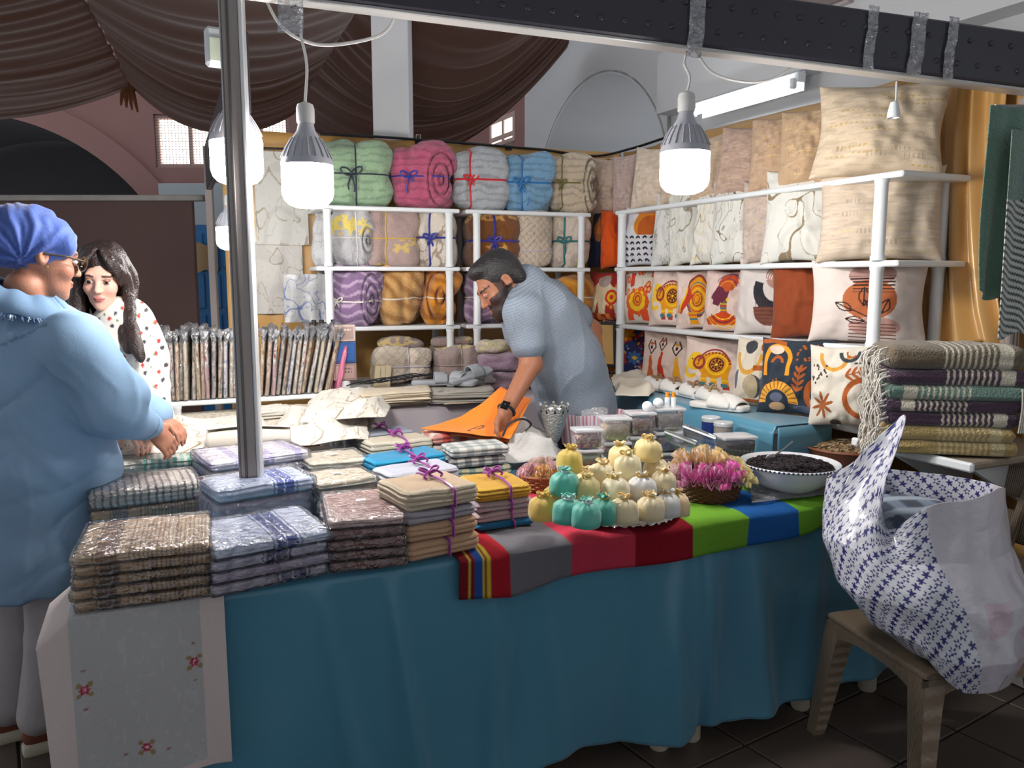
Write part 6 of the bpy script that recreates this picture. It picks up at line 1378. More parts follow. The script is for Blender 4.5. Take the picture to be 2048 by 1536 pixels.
# orange shopping bag in front of the man
og = thing('orange_bag', 'flat orange shopping bag with a black letter and cord handle', 'bag', (0, 0, 0)); m_or = mat('orange_bag_print', attr=True, rough=.5, bump=.1, bscale=30, sheen=.2)
c = [aty(842, 858, 3.30), aty(1020, 876, 3.16), aty(1062, 800, 3.34), aty(1002, 775, 3.50)]
nu, nv = 90, 60; u, v = np.meshgrid(np.linspace(0, 1, nu), np.linspace(0, 1, nv), indexing='ij')
P = c[0]*((1-u)*(1-v))[..., None]+c[1]*(u*(1-v))[..., None]+c[2]*(u*v)[..., None]+c[3]*((1-u)*v)[..., None]
P[..., 2] -= .05*np.sin(u*PI)*(1-v)*0+.035*np.sin(v*PI)*(1-u)+.02*np.sin(u*PI)*np.sin(v*PI); P[..., 2] += .006*vnoise(P.reshape(-1, 3), 14, 3).reshape(nu, nv)
p = Paint(u, v, (236, 124, 20))
a_ = np.linspace(-.2, 4.9, 16); p.line([(.50+.05*math.cos(t), .22+.13*math.sin(t)) for t in a_], .012, (30, 20, 16)); p.line([(.45, .22), (.55, .25)], .012, (30, 20, 16))
MB().slab(P, .004, p.c.reshape(nu, nv, 3)).build('bag_front', m_or, og, sharp=0)
P2 = P.copy(); P2[..., 1] += .03+.05*v; P2[..., 2] += .012*v-.02; MB().slab(P2, .004, np.tile(L3((214, 106, 16)), (nu*nv, 1)).reshape(nu, nv, 3)).build('bag_back', m_or, og, sharp=0)
MB().tube(bez([aty(1005, 872, 3.10), aty(1018, 848, 3.12), aty(1045, 838, 3.16), aty(1062, 848, 3.2), aty(1050, 862, 3.2)], 24), .0045, 6).build('cord_handle', M_black, og)
# ================================================================= row of wrapped fabrics standing on the low shelf
FABC = [((190, 160, 130), (226, 214, 200)), ((206, 198, 188), (150, 60, 60)), ((210, 184, 150), (150, 110, 80)), ((214, 208, 200), (120, 100, 90)), ((206, 184, 150), (226, 216, 196)), ((196, 186, 176), (90, 80, 76)), ((206, 188, 150), (150, 110, 60)), ((206, 176, 150), (150, 110, 90)), ((220, 214, 206), (150, 50, 60)), ((170, 160, 156), (80, 72, 76)), ((196, 170, 140), (110, 90, 80)), ((200, 196, 196), (70, 90, 140))]
def fabmesh(k):
    a, b = [tuple(min(246, c*1.16) for c in q) for q in FABC[k % len(FABC)]]; D, F = cubegrid(4, 8, 40); V = rmap(D, .0085, .10, .135, .006); V[:, 0] += .003*vnoise(V, 14, k); V[:, 2] += .135
    p = Paint(D[:, 1], D[:, 2], a); n = vnoise(np.c_[V[:, 1]*0, V[:, 0]*60, V[:, 2]], 38, k); n2 = vnoise(V, 20, k+4)
    p.m(n > .1+.3*(k % 2), b); p.m((n2 > .35), tuple(.6*x+.4*y for x, y in zip(a, b))); return MB().add(V, F, p.c).mesh('fabric', M_cloth, 0)
def fabfilm(k):
    D, F = cubegrid(5, 12, 30); V = rmap(D, .0115, .106, .158, .006); t = np.clip((D[:, 2]-.68)/.32, 0, 1); V[:, 0] += (.006+.012*t)*vnoise(np.c_[V[:, 1]*30, V[:, 2]*34, 0*V[:, 0]], 1, k)*(.3+t); V[:, 1] += .014*t*vnoise(V, 30, k+2); V[:, 2] += .018*t*vnoise(V, 26, k+5)+.158; return MB().add(V, F).mesh('wrapping_film', M_filmw, 0)
M_filmw = mat_film('crinkled_bag_film', refl=.09, rough=.16, bump=1.0, bscale=45, milk=.04)
M_tuft = mat_film('white_crinkled_film', refl=.22, rough=.2, bump=1.0, bscale=60, milk=.30)
def tuft(k):
    g = MB()
    for j in range(3):
        u, v = np.meshgrid(np.linspace(0, 1, 22), np.linspace(0, 1, 7), indexing='ij'); n = vnoise(np.c_[u.ravel()*9, v.ravel()*4, 0*u.ravel()+j], 1, k*5+j).reshape(22, 7); n2 = vnoise(np.c_[u.ravel()*7, v.ravel()*3, 0*u.ravel()+j], 1, k*5+j+40).reshape(22, 7)
        g.slab(np.stack([(j-1)*.006+.018*n*(.3+v), -.11+.21*u+.01*n2, .262+v*(.045+.022*n2)], 2), .001)
    return g.mesh('bag_top', M_tuft, 0)
FT = [tuft(k) for k in range(4)]
FM = [fabmesh(k) for k in range(12)]; FF = [fabfilm(k) for k in range(5)]
WORDS = ['leftmost', 'second', 'third', 'fourth', 'fifth', 'sixth', 'seventh', 'eighth', 'ninth', 'tenth', 'eleventh', 'twelfth', 'thirteenth', 'fourteenth', 'fifteenth', 'sixteenth']
rs = np.random.RandomState(4); xs_ = np.linspace(338, 668, 32); CN = ['brown', 'white and red', 'tan', 'white', 'sandy', 'pale grey', 'ochre', 'dusky', 'white and crimson', 'grey', 'umber', 'pale blue-flecked']
for k, px in enumerate(xs_):
    P = LOW.pt(ls(px, 795), .115+rs.uniform(-.012, .012), .947); lean = .05+(.22 if px > 520 else -.04)*(abs(px-500)/200)+rs.uniform(-.03, .03)
    left = px < 490; j = k if left else 31-k; j = min(j, 15); lb = '%s wrapped fabric, %s from the %s end of the standing row' % (CN[k % 12], WORDS[j] if j else 'first', 'left' if left else 'right')
    t = thing('wrapped_fabric', lb, 'wrapped fabric', P, 0, 'wrapped fabrics standing on the low shelf', rot=(0, lean, LOW.a-.12+rs.uniform(-.08, .08)))
    link('fabric', FM[k % 12], t); link('bag_top', FT[k % 4], t); link('wrapping_film', FF[k % 5], t, scale=(1, 1, rs.uniform(.95, 1.1)))
# product tower, plaque and bottles at the right end of the row
sx = ls(695, 790); tp = LOW.pt(sx, .05, .947)
m_card = mat('printed_card', attr=True, rough=.5)
def cardbox(label, P, rz, w, d, h, base, ink, lines, seed):
    D, F = cubegrid(30, 4, 24); V = rmap(D, w/2, d/2, h/2, .003); V[:, 2] += h/2; p = Paint(D[:, 0], D[:, 2], base)
    p.m((np.maximum(np.abs(D[:, 0]), np.abs(D[:, 2])) > .82) & (np.maximum(np.abs(D[:, 0]), np.abs(D[:, 2])) < .9), ink)
    for k in range(lines):
        y = .35-.35*k; p.m((np.abs(D[:, 2]-y) < .09) & (np.abs(D[:, 0]) < .6) & (np.sin(D[:, 0]*23+k) > -.5), ink)
    o = MB().add(V, F, p.c).build('product_box', m_card, None, P, (0, 0, rz)); return tag(o, label, 'box', 'product boxes on the end of the low shelf')
for k, (bs_, ink, lb, h) in enumerate((((176, 146, 140), (110, 84, 84), 'mauve printed box at the bottom of the little tower', .085), ((40, 92, 160), (30, 60, 120), 'blue box in the middle of the little tower', .105), ((170, 142, 134), (216, 206, 200), 'mauve printed box on top of the little tower', .085))):
    cardbox(lb, tp+np.array([0, 0, .055+(0, .087, .194)[k]]), LOW.a-.1, .112, .05, h, bs_, ink, (2, 0, 1)[k], k)
t = thing('white_jar', 'short white jar under the mauve product box', 'jar', tp+np.array([0, 0, 0])); MB().lathe([(.001, 0), (.026, 0), (.026, .045), (.022, .053), (.001, .054)], 18).build('jar', M_white, t)
for k, (px, lb) in enumerate(((642, 'white bottle with black cap, left of three'), (658, 'white bottle with black cap, middle of three'), (682, 'white bottle with black cap, right of three'))):
    P = LOW.pt(ls(px, 700), .17, .947+.27); t = thing('cosmetic_bottle', lb, 'bottle', P, 0, 'white bottles with black caps'); MB().lathe([(.001, 0), (.014, 0), (.014, .045), (.011, .05)], 16).build('bottle', M_white, t); MB().lathe([(.011, .05), (.012, .051), (.012, .082), (.001, .084)], 16).build('cap', M_black, t)
q = LOW.pt(ls(617, 700), .13, .947+.262); t = thing('honey_plaque', 'amber plaque lying on top of the wrapped fabrics', 'plaque', q, LOW.a); MB().box((0, 0, 0), (.20, .09, .008), .003).build('plaque', mat('amber_board', S(196, 146, 78), rough=.4, var=.15), t)
t = thing('bottle_tray', 'narrow clear tray carrying the white bottles', 'tray', LOW.pt(ls(662, 700), .17, .947+.258), LOW.a); MB().box((0, 0, .004), (.15, .08, .007), .002).build('tray', M_clear, t)
blobthing('pink_wrap', 'crumpled pink wrapping beside the plaque', 'wrapping', LOW.pt(ls(628, 690), .16, .947+.268), (.03, .03, .014), (226, 120, 160), 3, mat('pink_film', S(226, 130, 166), rough=.3), amp=.3, sc=40)
D, F = cubegrid(6, 8, 12); tag(MB().add(smap(D, 3)*np.array([.012, .07, .12])*(1+.1*vnoise(D, 4, 2))[:, None]+np.array([0, 0, .12]), F).build('pink_sachet', mat('pink_polythene', S(206, 120, 150), rough=.4, bump=.5, bscale=40), None, LOW.pt(ls(676, 795), .06, .947), (0, .22, LOW.a)), 'pink wrapped pouch at the right end of the standing row', 'pouch')
# ================================================================= goods on the lavender table
for k in range(3):
    P = BACK.hit(748+k*10, 738, -.08); P[2] = BTZ+.01; tag(MB().box((0, 0, .075), (.035, .10, .15), .003).build('catalogue', mat('cream_card', S(196, 180, 148), rough=.6, var=.08), None, P, (0, .10, BACK.a)), 'upright cream catalogue, %s of three by the lattice pack' % ('left', 'middle', 'right')[k], 'catalogue', 'upright catalogues')
rs = np.random.RandomState(6)
for k in range(9):
    P = BACK.hit(730+k*14, 752, -.25); P[2] = BTZ+.082+.004*k; c = rs.uniform(-.35, .35)
    MBk = MB().tube(bez([(-.10, 0, 0), (-.04, .012, .01), (.03, -.01, .004), (.10, .01, .012)], 14), .0035, 5); MBk.tube(bez([(.06, 0, .006), (.085, .018, .012), (.10, .004, .01), (.092, -.012, .006)], 10), .003, 5)
    tag(MBk.build('black_hook', M_black, None, P, (0, 0, BACK.a+c)), 'black hooked rod, %s from the left in the loose pile' % ('first', 'second', 'third', 'fourth', 'fifth', 'sixth', 'seventh', 'eighth', 'ninth')[k], 'rod', 'black rods')
m_slg, m_slw = mat('grey_eva_foam', S(160, 164, 170), rough=.6), mat('white_terry', S(224, 220, 214), rough=.9, bump=.4, bscale=300)
def slipper(label, P, rz, m, L_=.25, W_=.095, closed=False, bowc=None, rx=0., group='slippers', ry=0.):
    t = thing('slipper', label, 'slipper', P, 0, group, rot=(rx, ry, rz))
    def sole(V):
        V = V.copy(); u = V[:, 0]/(L_/2); V[:, 1] *= (.80+.18*u+.0*u**2)*(1-.10*np.exp(-((u+.15)/.3)**2)); V[:, 1] *= np.sqrt(np.clip(1-(np.abs(u)**4)*.75, 0, 1)); return V
    MB().rbox((0, 0, .013), (L_, W_, .026), .010, (18, 8, 3), fn=sole).build('sole', m, t)
    u, v = np.meshgrid(np.linspace(0, 1, 16), np.linspace(0, PI, 18), indexing='ij'); x = np.where(True, -.01+u*(L_/2-.012 if closed else L_*.26), 0); hw = (W_/2)*(.88+.14*(x/(L_/2)))*np.sqrt(np.clip(1-np.clip(x/(L_/2), 0, 1)**4*.85, .05, 1))*1.03; ht = .05*(1-.75*(x/(L_/2))**2 if closed else 1-.25*(x/(L_*.25))**2)
    P_ = np.stack([x, hw*np.cos(v), .014+ht*np.sin(v)**.8], 2); up = MB().slab(P_, .006).build('strap' if not closed else 'upper', m, t, sharp=0)
    if not closed:
        MB().box((.03, 0, .062), (.028, .03, .006), .002).build('buckle', m, up)
    if bowc is not None:
        b = MB(); bow(b, (0, 0, 0), .03, None, ((-.7, -.8), (.8, -.7)), r=.005)
        g = MB(); g.add(np.concatenate(b.V), b.F, None, Mx((.045, 0, .058), (-1.2, 0, PI/2))); g.build('bow', mat('bow_%d' % int(bowc[0]), S(bowc), rough=.5), up)
    return t
def bpt(px, py, off, z): P = BACK.hit(px, py, off); P[2] = z; return P
slipper('grey slide slipper lying flat at the left', bpt(872, 765, -.30, BTZ+.07), .2, m_slg); slipper('grey slide slipper in the middle, turned up', bpt(912, 762, -.33, BTZ+.075), -.5, m_slg, rx=.2)
slipper('grey strapped slipper tilted on the white one', bpt(942, 762, -.36, BTZ+.105), .6, m_slg, rx=.25, ry=-.2); slipper('white slide slipper under the grey strapped one', bpt(958, 756, -.30, BTZ+.07), .9, mat('white_eva_foam', S(220, 222, 224), rough=.5), rx=.15)
tag(MB().ell((0, 0, .012), (.022, .015, .012), 6).build('orange_tassel', mat('orange_yarn', S(222, 90, 40), rough=.9, bump=1, bscale=120), None, bpt(922, 735, -.2, BTZ+.01)), 'small orange yarn tassel behind the slippers', 'tassel')
# white slippers on the inner blue table
def ipt(px, py, off=.2): P = SIDE.hit(px, py, off); P[2] = IZ+.008; return P
WS = (('white slippers with a brown bow, first from the left', 1300, 775, .15, (140, 106, 70), 2.6), ('white slipper with brown bow, second from the left', 1335, 778, .14, (150, 116, 84), 2.5), ('white slipper with brown bow, third from the left', 1375, 783, .14, (150, 120, 90), 2.4), ('white slipper with beige bow, fourth from the left', 1410, 786, .15, (170, 140, 100), 2.3), ('plain white closed slipper at the front of the blue table', 1428, 812, .26, None, 2.75), ('plain white closed slipper behind the front one', 1452, 806, .22, None, 2.5))
for lb, px, py, off, bc__, rz in WS: slipper(lb, ipt(px, py, off), rz+PI-.35, m_slw, .22, .10, True, bc__, group='white slippers')
loose('white towelling cloth at the left end of the blue inner table', [(1228, 795, IZ+.01), (1300, 795, IZ+.01), (1330, 755, IZ+.01), (1225, 752, IZ+.01)], IZ+.01, .03, (216, 206, 190), 61, n=40)
P = SIDE.hit(1205, 700, .05); P[2] = 1.02; t = thing('picture_frame', 'thin dark picture frame leaning behind the man', 'picture frame', P, 0, rot=(.08, 0, -.6)); 
for c_, d_ in (((0, 0, .0), (.18, .015, .015)), ((0, 0, .24), (.18, .015, .015)), ((-.083, 0, .12), (.015, .015, .24)), ((.083, 0, .12), (.015, .015, .24))): MB().box(c_, d_, .002).build('frame_bar', M_black, t)
MB().box((0, .004, .12), (.155, .004, .23)).build('picture', mat('ochre_print', S(190, 150, 90), rough=.6, var=.2), t)
# ================================================================= marbled cloths and bag hanging by the shelves
def hang(label, x0, x1, y0, y1, off, paint, seed, name='hanging_cloth', pl=BACK, n=80, amp=.012, m=M_cloth, cat='cloth', bot=None, group=None):
    A = pl.hit(x0, y0, off); B = pl.hit(x1, y0, off); C = pl.hit((x0+x1)/2, y1, off); s0, s1 = pl.s(A), pl.s(B); z1_, z0_ = A[2], C[2]
    u, v = np.meshgrid(np.linspace(0, 1, n), np.linspace(0, 1, n), indexing='ij'); P = np.zeros((n, n, 3)); P[..., 0] = (s1-s0)*u; P[..., 2] = (z1_-z0_)*(1-v)
    f = np.c_[u.ravel()*3, v.ravel()*1.2, 0*u.ravel()]; P[..., 1] = amp*(vnoise(f, 1.2, seed).reshape(n, n)+.5*np.sin(u*13+seed+2*v))*(.3+.7*v); P[..., 2] += (bot or 0)*v*np.sin(u*8+seed)
    col = paint(u.ravel()*2-1, 1-2*v.ravel()) if callable(paint) else np.tile(L3(paint), (n*n, 1))
    o = pl.pt(min(s0, s1) if s1 > s0 else s0, off, z0_); return tag(MB().slab(P, .004, col.reshape(n, n, 3)).build(name, m, None, o, (0, 0, pl.a), sharp=0), label, cat, group)
hang('white marbled cloth hanging on the gold panel, upper one', 506, 612, 300, 490, OFB-.06, pr_crack((206, 204, 198), (166, 156, 140), 51, 2.6, .03), 3, group='marbled cloths on the back panel'); hang('white marbled cloth hanging below another on the gold panel', 508, 604, 484, 628, OFB-.04, pr_crack((204, 200, 194), (160, 148, 130), 57, 2.4, .03), 5, group='marbled cloths on the back panel')
tag(MB().tube([BACK.hit(500, 296, OFB-.06), BACK.hit(580, 298, OFB-.06)], .006, 8).ell(BACK.hit(580, 297, OFB-.06), (.014, .014, .02), 5).ell(BACK.hit(520, 296, OFB-.06), (.012, .012, .014), 5).build('hanging_rod', M_black), 'black rod holding the upper marbled cloth', 'rod')
hang('clear bag of embroidered white linen hanging beside the shelf', 566, 652, 548, 645, .10, pr_crack((150, 150, 150), (84, 94, 130), 63, 3, .06), 7, name='linen_bag', amp=.02, m=mat('wrapped_linen', attr=True, rough=.35, bump=.5, bscale=30), cat='linen bag')
# ================================================================= striped throws at the right, with fringes
def throw_paint(base, st, side):
    def f(x, y, zt, g):
        p = Paint(x, y, base); k = x/np.ptp(x)
        kk = k if side > 0 else -k; b = (kk > -.09) & (kk < .30); p.m(b & (np.sin((kk+.09)*2*PI*24) > -.1), st); p.m((kk >= .30) & (kk < .39), st); return p.c
    return f
CRE = (206, 198, 178); BRN, PUR, GRE, MUS = (112, 98, 80), (74, 54, 72), (106, 134, 122), (176, 152, 98)
TH = [(.058, MUS, (206, 190, 146), 1, 'mustard striped throw at the very bottom of the pile'), (.062, MUS, (206, 190, 146), 1, 'mustard striped throw second from the bottom'), (.060, PUR, CRE, 1, 'plum striped throw above the mustard ones'), (.050, PUR, CRE, -1, 'plum striped throw with white block at its left'), (.062, GRE, CRE, -1, 'sage green throw with stripes at its left'), (.066, PUR, CRE, 1, 'plum striped throw under the brown one'), (.094, BRN, CRE, 1, 'brown throw with cream stripes on top of the pile')]
A = aty(1768, 905, 2.52); B = aty(2052, 905, 2.44); z = .9455; an = math.atan2(B[1]-A[1], B[0]-A[0]); wd = float(np.hypot(B[0]-A[0], B[1]-A[1])); rs = np.random.RandomState(9)
for k, (h, bs_, st, side, lb) in enumerate(TH):
    w_ = wd*(1.0, .96, .98, 1.0, 1.02, 1.03, 1.02)[k]*.98; t = thing('striped_throw', lb, 'throw', (A[0]+rs.uniform(-.006, .008), A[1]+rs.uniform(-.005, .005), z), an+rs.uniform(-.02, .02), 'striped throws in a pile')
    h *= .83
    link('cloth', folded_mesh('cloth', w_, .26, h, 1, throw_paint(bs_, st, side), k+40, M_plush, n=(120, 10, 10), r=h*.46, crumple=.006, groove=.0), t, (w_/2, .13, 0))
    q = MB()
    for j in range(22):
        y = rs.uniform(0, .24); z0 = h*rs.uniform(.3, .9); l = rs.uniform(.05, .10 if k else .06); ds = min(l, z-.9455+h*.9+.0); P = bez([(.006, y, z0), (-.012-rs.uniform(0, .012), y-.004, z0-.01), (-.016-rs.uniform(0, .02), y-.006+rs.uniform(-.008, .008), z0-l*.5), (-.012-rs.uniform(0, .016), y-.01+rs.uniform(-.012, .012), z0-l)], 9)
        q.tube(P, [.0035, .003, .003, .0035, .003, .0028, .0026, .0024, .002, .0018][:len(P)], 5)
    if k in (4,):
        for j in range(9): q.tube(bez([(w_*.93+.006*j, -.004, h*.9), (w_*.93+.006*j, -.012, h*.5), (w_*.93+.005*j, -.016, -.02), (w_*.92+.006*j, -.014, -.09)], 9), .0025, 5)
    stuff(q.build('fringe', mat('white_fringe_yarn', S(206, 200, 190), rough=.95, bump=.6, bscale=200), t)); z += h-.004
# hanging towels at the right edge
HT = Plane(aty(2030, 400, 2.30)[:2], 20)
def pr_sage(u, v): return Paint(u, v, (104, 134, 118)).c
def pr_sagest(u, v):
    p = Paint(u, v, (116, 140, 126)); p.m(v < .35, (206, 206, 198)); p.m((v < .35) & (np.sin(v*95+u*16) > .2), (70, 84, 78)); return p.c
hang('sage green towel hanging at the right edge', 1982, 2066, 210, 590, .0, pr_sage, 71, 'hanging_towel', HT, amp=.02, m=M_plush, cat='towel', bot=.015, group='towels hanging at the right'); hang('sage towel with white and green stripes at the far right', 2022, 2120, 260, 670, -.04, pr_sagest, 73, 'hanging_towel', HT, n=140, amp=.015, m=M_plush, cat='towel', bot=.01, group='towels hanging at the right')
a_, b_ = HT.hit(1990, 215, .02), HT.hit(2120, 215, .02); t = thing('towel_rail', 'slim rail the sage towels hang from at the right edge', 'rail', a_); MB().tube([(0, 0, 0), tuple(b_-a_)], .008, 8).build('rail', M_alu, t); MB().tube([(.12, 0, 0), (.2, .05, .0), (.3, .12, 0)], .006, 8).build('bracket', M_alu, t)
# plank under the table
tag(MB().box((0, 0, .02), (.34, .10, .03), .004).build('wooden_plank', mat('reddish_wood', S(120, 74, 46), rough=.6, var=.2, vscale=12), None, onz(1075, 1536, 0)+np.array([0, .10, 0]), (0, 0, .35)), 'reddish wooden plank on the floor under the table', 'plank')
# ================================================================= chair with the big bag
m_ch = mat('taupe_moulded_plastic', S(136, 118, 98), rough=.42, bump=.5, bscale=55, wave=1.0)
CA, CB = onz(1652, 1222, .43), onz(1852, 1348, .43); du = (CB-CA)[:2]; SL = float(np.hypot(*du)); du /= SL; dv = np.array([-du[1], du[0]])
cz = thing('plastic_chair', 'taupe woven-look plastic chair at the right carrying a bag', 'chair', (CA[0], CA[1], 0), math.atan2(du[1], du[0])); SW = .46
# local x: along the visible side towards the camera; local y: away to the right (the backrest side)
def seatf(V):
    V = V.copy(); V[:, 2] += -.014*np.clip(1-((V[:, 0]/(SL/2))**2+(V[:, 1]/(SW/2))**2), 0, 1)*(V[:, 2] > 0); return V
MB().rbox((SL/2, SW/2, .415), (SL, SW, .03), .014, (20, 20, 3), fn=seatf).build('seat', m_ch, cz)
ap = MB()
for (x0_, y0_, x1_, y1_) in ((0, 0, SL, 0), (0, SW, SL, SW), (0, 0, 0, SW), (SL, 0, SL, SW)):
    for k in range(16):
        ta, tb = k/16, (k+1)/16; f = lambda t: .022+.055*(abs(2*t-1)**2.5); za, zb_ = .405-f(ta), .405-f(tb); ins = .012
        cx = lambda t: (x0_+(x1_-x0_)*t, y0_+(y1_-y0_)*t); (xa, ya), (xb, yb) = cx(ta), cx(tb); nx, ny = (0, 1 if y0_ == 0 else -1) if y0_ == y1_ else (1 if x0_ == 0 else -1, 0)
        V = [(xa, ya, .408), (xb, yb, .408), (xb, yb, zb_), (xa, ya, za)]; V += [(p_[0]+nx*ins, p_[1]+ny*ins, p_[2]) for p_ in V]; ap.add(V, np.array([[0, 1, 2, 3], [5, 4, 7, 6], [3, 2, 6, 7], [4, 5, 1, 0], [0, 3, 7, 4], [1, 5, 6, 2]]))
ap.build('apron', m_ch, cz)
for (x_, y_, sx_, sy_) in ((.035, .035, -1, -1), (SL-.035, .035, 1, -1), (SL-.035, SW-.035, 1, 1), (.035, SW-.035, -1, 1)):
    q = MB(); n_ = 12
    for k in range(n_):
        def sec(t): s_ = .034-.014*t; return x_+sx_*.05*t, y_+sy_*.04*t, .40-.40*t, s_
        A_, B_ = sec(k/n_), sec((k+1)/n_); V = []
        for (cx_, cy_, z_, s_) in (A_, B_): V += [(cx_+a*s_, cy_+b*s_, z_) for a, b in ((-1, -1), (1, -1), (1, 1), (-1, 1))]
        q.add(V, np.array([[0, 1, 5, 4], [1, 2, 6, 5], [2, 3, 7, 6], [3, 0, 4, 7]]+([[7, 6, 5, 4]] if k == n_-1 else [])))
    q.build('leg', m_ch, cz)
# backrest on the far right side: curved shell with slots
bk = MB(); a = np.linspace(0, 1, 30)
for zz0, zz1 in ((.80, .905), (.66, .76), (.52, .62)):
    P = np.array([[(SL*(.02+.96*t), SW-.02+.05+.08*(z_-.43)/.4+.05*math.sin(PI*t), z_) for z_ in np.linspace(zz0, zz1, 5)] for t in a]); bk.slab(P, .016)
bk.build('backrest', m_ch, cz, sharp=0)
for x_ in (.03, SL*.35, SL*.65, SL-.03): MB().tube([(x_, SW-.02+.05*math.sin(PI*x_/SL)*.4, .42), (x_, SW+.03+.05*math.sin(PI*x_/SL), .6), (x_, SW+.12+.05*math.sin(PI*x_/SL), .89)], [.018, .015, .013], 8).build('back_stile', m_ch, cz)
tp_ = MB().tube([(SL*(.0+1.0*t), SW+.035+.09+.05*math.sin(PI*t), .912-.03*(2*t-1)**4) for t in a], .016, 8).build('top_rail', m_ch, cz)
# ================================================================= big flowered bag on the chair
nu, nv = 640, 300; th, v = np.meshgrid(np.linspace(0, 2*PI, nu), np.linspace(0, 1, nv), indexing='ij')
rad = np.interp(v, [0, .06, .18, .38, .6, .8, 1], [.02, .135, .205, .246, .246, .232, .225])
dx_ = -np.cos(th); fr_ = np.clip(-np.sin(th), 0, 1)            # th: 0 left, grows over the front (-y) to the right
X = -rad*np.cos(th)*np.where(np.cos(th) < 0, 1.16, 1.02); Yb = -rad*np.sin(th)*.84
cx = 1.20-.03*np.clip(v*1.25, 0, 1); z = .437+.46*(v**.92)
lf = np.exp(-((th-.35)/.34)**2)+np.exp(-((th-2*PI-.35)/.34)**2)   # left corner pulled up
notch = np.exp(-((th-1.05)/.26)**2)
z += np.clip((v-.45)/.55, 0, 1)**1.6*(.225*lf-.10*notch+.015*np.exp(-((th-5.2)/.6)**2)+.03*np.exp(-((th-2.3)/.5)**2))
kk = np.clip((v-.6)/.4, 0, 1); X = X*(1-.30*kk*lf); X += .10*kk*lf; Yb = Yb*(1-.25*kk*notch)
cyb = 2.12+.18*np.clip(v*1.6, 0, 1); P = np.stack([cx+.05*(1-np.clip(v*1.6, 0, 1))+X, cyb+Yb, z], 2); f = P.reshape(-1, 3)
wr = (.014*vnoise(f, 7, 3)+.009*vnoise(f*np.array([1, 1, .4]), 19, 5)+.006*np.sin(f[:, 0]*50+f[:, 2]*34+4*vnoise(f, 6, 8))*np.clip(vnoise(f, 5, 9), 0, 1)).reshape(nu, nv)
wr[-1] = wr[0]; P[..., 0] += wr*dx_*1.0; P[..., 1] += -wr*np.sin(th)
_sa = (P[..., 0]-CA[0])*du[0]+(P[..., 1]-CA[1])*du[1]            # along the seat towards the camera
P[..., 2] -= .09*np.clip((_sa-SL)/.06, 0, 1)*np.clip(1-v/.35, 0, 1)
P[..., 2] = np.maximum(P[..., 2], np.where(_sa < SL+.02, .434, .33))
_seg = np.sqrt(np.diff(P, axis=1)**2@np.ones(3)); gv = np.concatenate([np.zeros((nu, 1)), np.cumsum(_seg, 1)], 1); gv = np.repeat(gv.mean(0, keepdims=True), nu, 0)+.434; gu = th*.27                                            # print laid along the girth
p = Paint(gu, gv, (206, 206, 214)); px_, pz_ = gu.ravel(), gv.ravel(); sp = .042
for oy in (0, 1):
    iy = np.round((pz_-oy*sp*.5)/sp); ix = np.round((px_-oy*sp*.5)/sp); ddx = px_-(ix*sp+oy*sp*.5); ddy = pz_-(iy*sp+oy*sp*.5); r = np.hypot(ddx, ddy); an_ = np.arctan2(ddy, ddx)+ix*.7
    fl = r < .0125*(.72+.28*np.cos(an_*5)); ringm = ((ix+iy).astype(int) % 2 == 0); p.m(fl, (44, 46, 108)); p.m(fl & ringm & (r < .0052), (206, 206, 214))
    d2 = np.hypot((ddx-.015)*.7+(ddy-.013)*.7, ((ddx-.015)-(ddy-.013))*1.9); p.m(d2 < .0052, (60, 64, 120))
front = (th > 1.40+.25*(1-v)) & (th < 3.25); W_ = front.ravel(); p.m(W_, (198, 192, 200))
n_ = vnoise(f, 6, 21); pk_ = W_ & (n_ > .0) & (pz_ < .82) & (th.ravel() > 1.75); p.m(pk_, (200, 160, 172), .55); p.m(W_ & (np.hypot(px_-.60, (pz_-.70)*1.2) < .05), (150, 146, 150), .5); p.m(W_ & (np.hypot(px_-.62, pz_-.73) < .018), (196, 90, 150), .5)
p.m(W_ & (pz_ < .62) & (th.ravel() > 2.0) & (np.sin(px_*150) > .1), (150, 120, 122), .6)
o0 = np.array([1.25, 2.25, .434]); bg = thing('flowered_bag', 'big white plastic bag with navy flower print and plain front panel', 'bag', o0)
m_fb = mat('printed_polythene', attr=True, rough=.32, bump=.5, bscale=26, coat=.25)
MB().slab(P-o0, .0025, p.c.reshape(nu, nv, 3)).build('bag', m_fb, bg, sharp=0)
D, F = cubegrid(24, 24, 10); V = smap(D, 3)*np.array([.16, .14, .10]); V = V*(1+.12*vnoise(V, 9, 4))[:, None]
pp = Paint(V[:, 0], V[:, 1], (120, 132, 150)); pp.m((np.sin(V[:, 0]*70+V[:, 2]*30) > 0), (70, 76, 90)); pp.m((np.sin(V[:, 1]*70) > .5), (150, 160, 172))
tag(MB().add(V, F, pp.c).build('packed_cloth', M_cloth, None, o0+np.array([-.06, .05, .32]), sharp=0), 'grey-blue checked cloth packed inside the flowered bag', 'cloth')
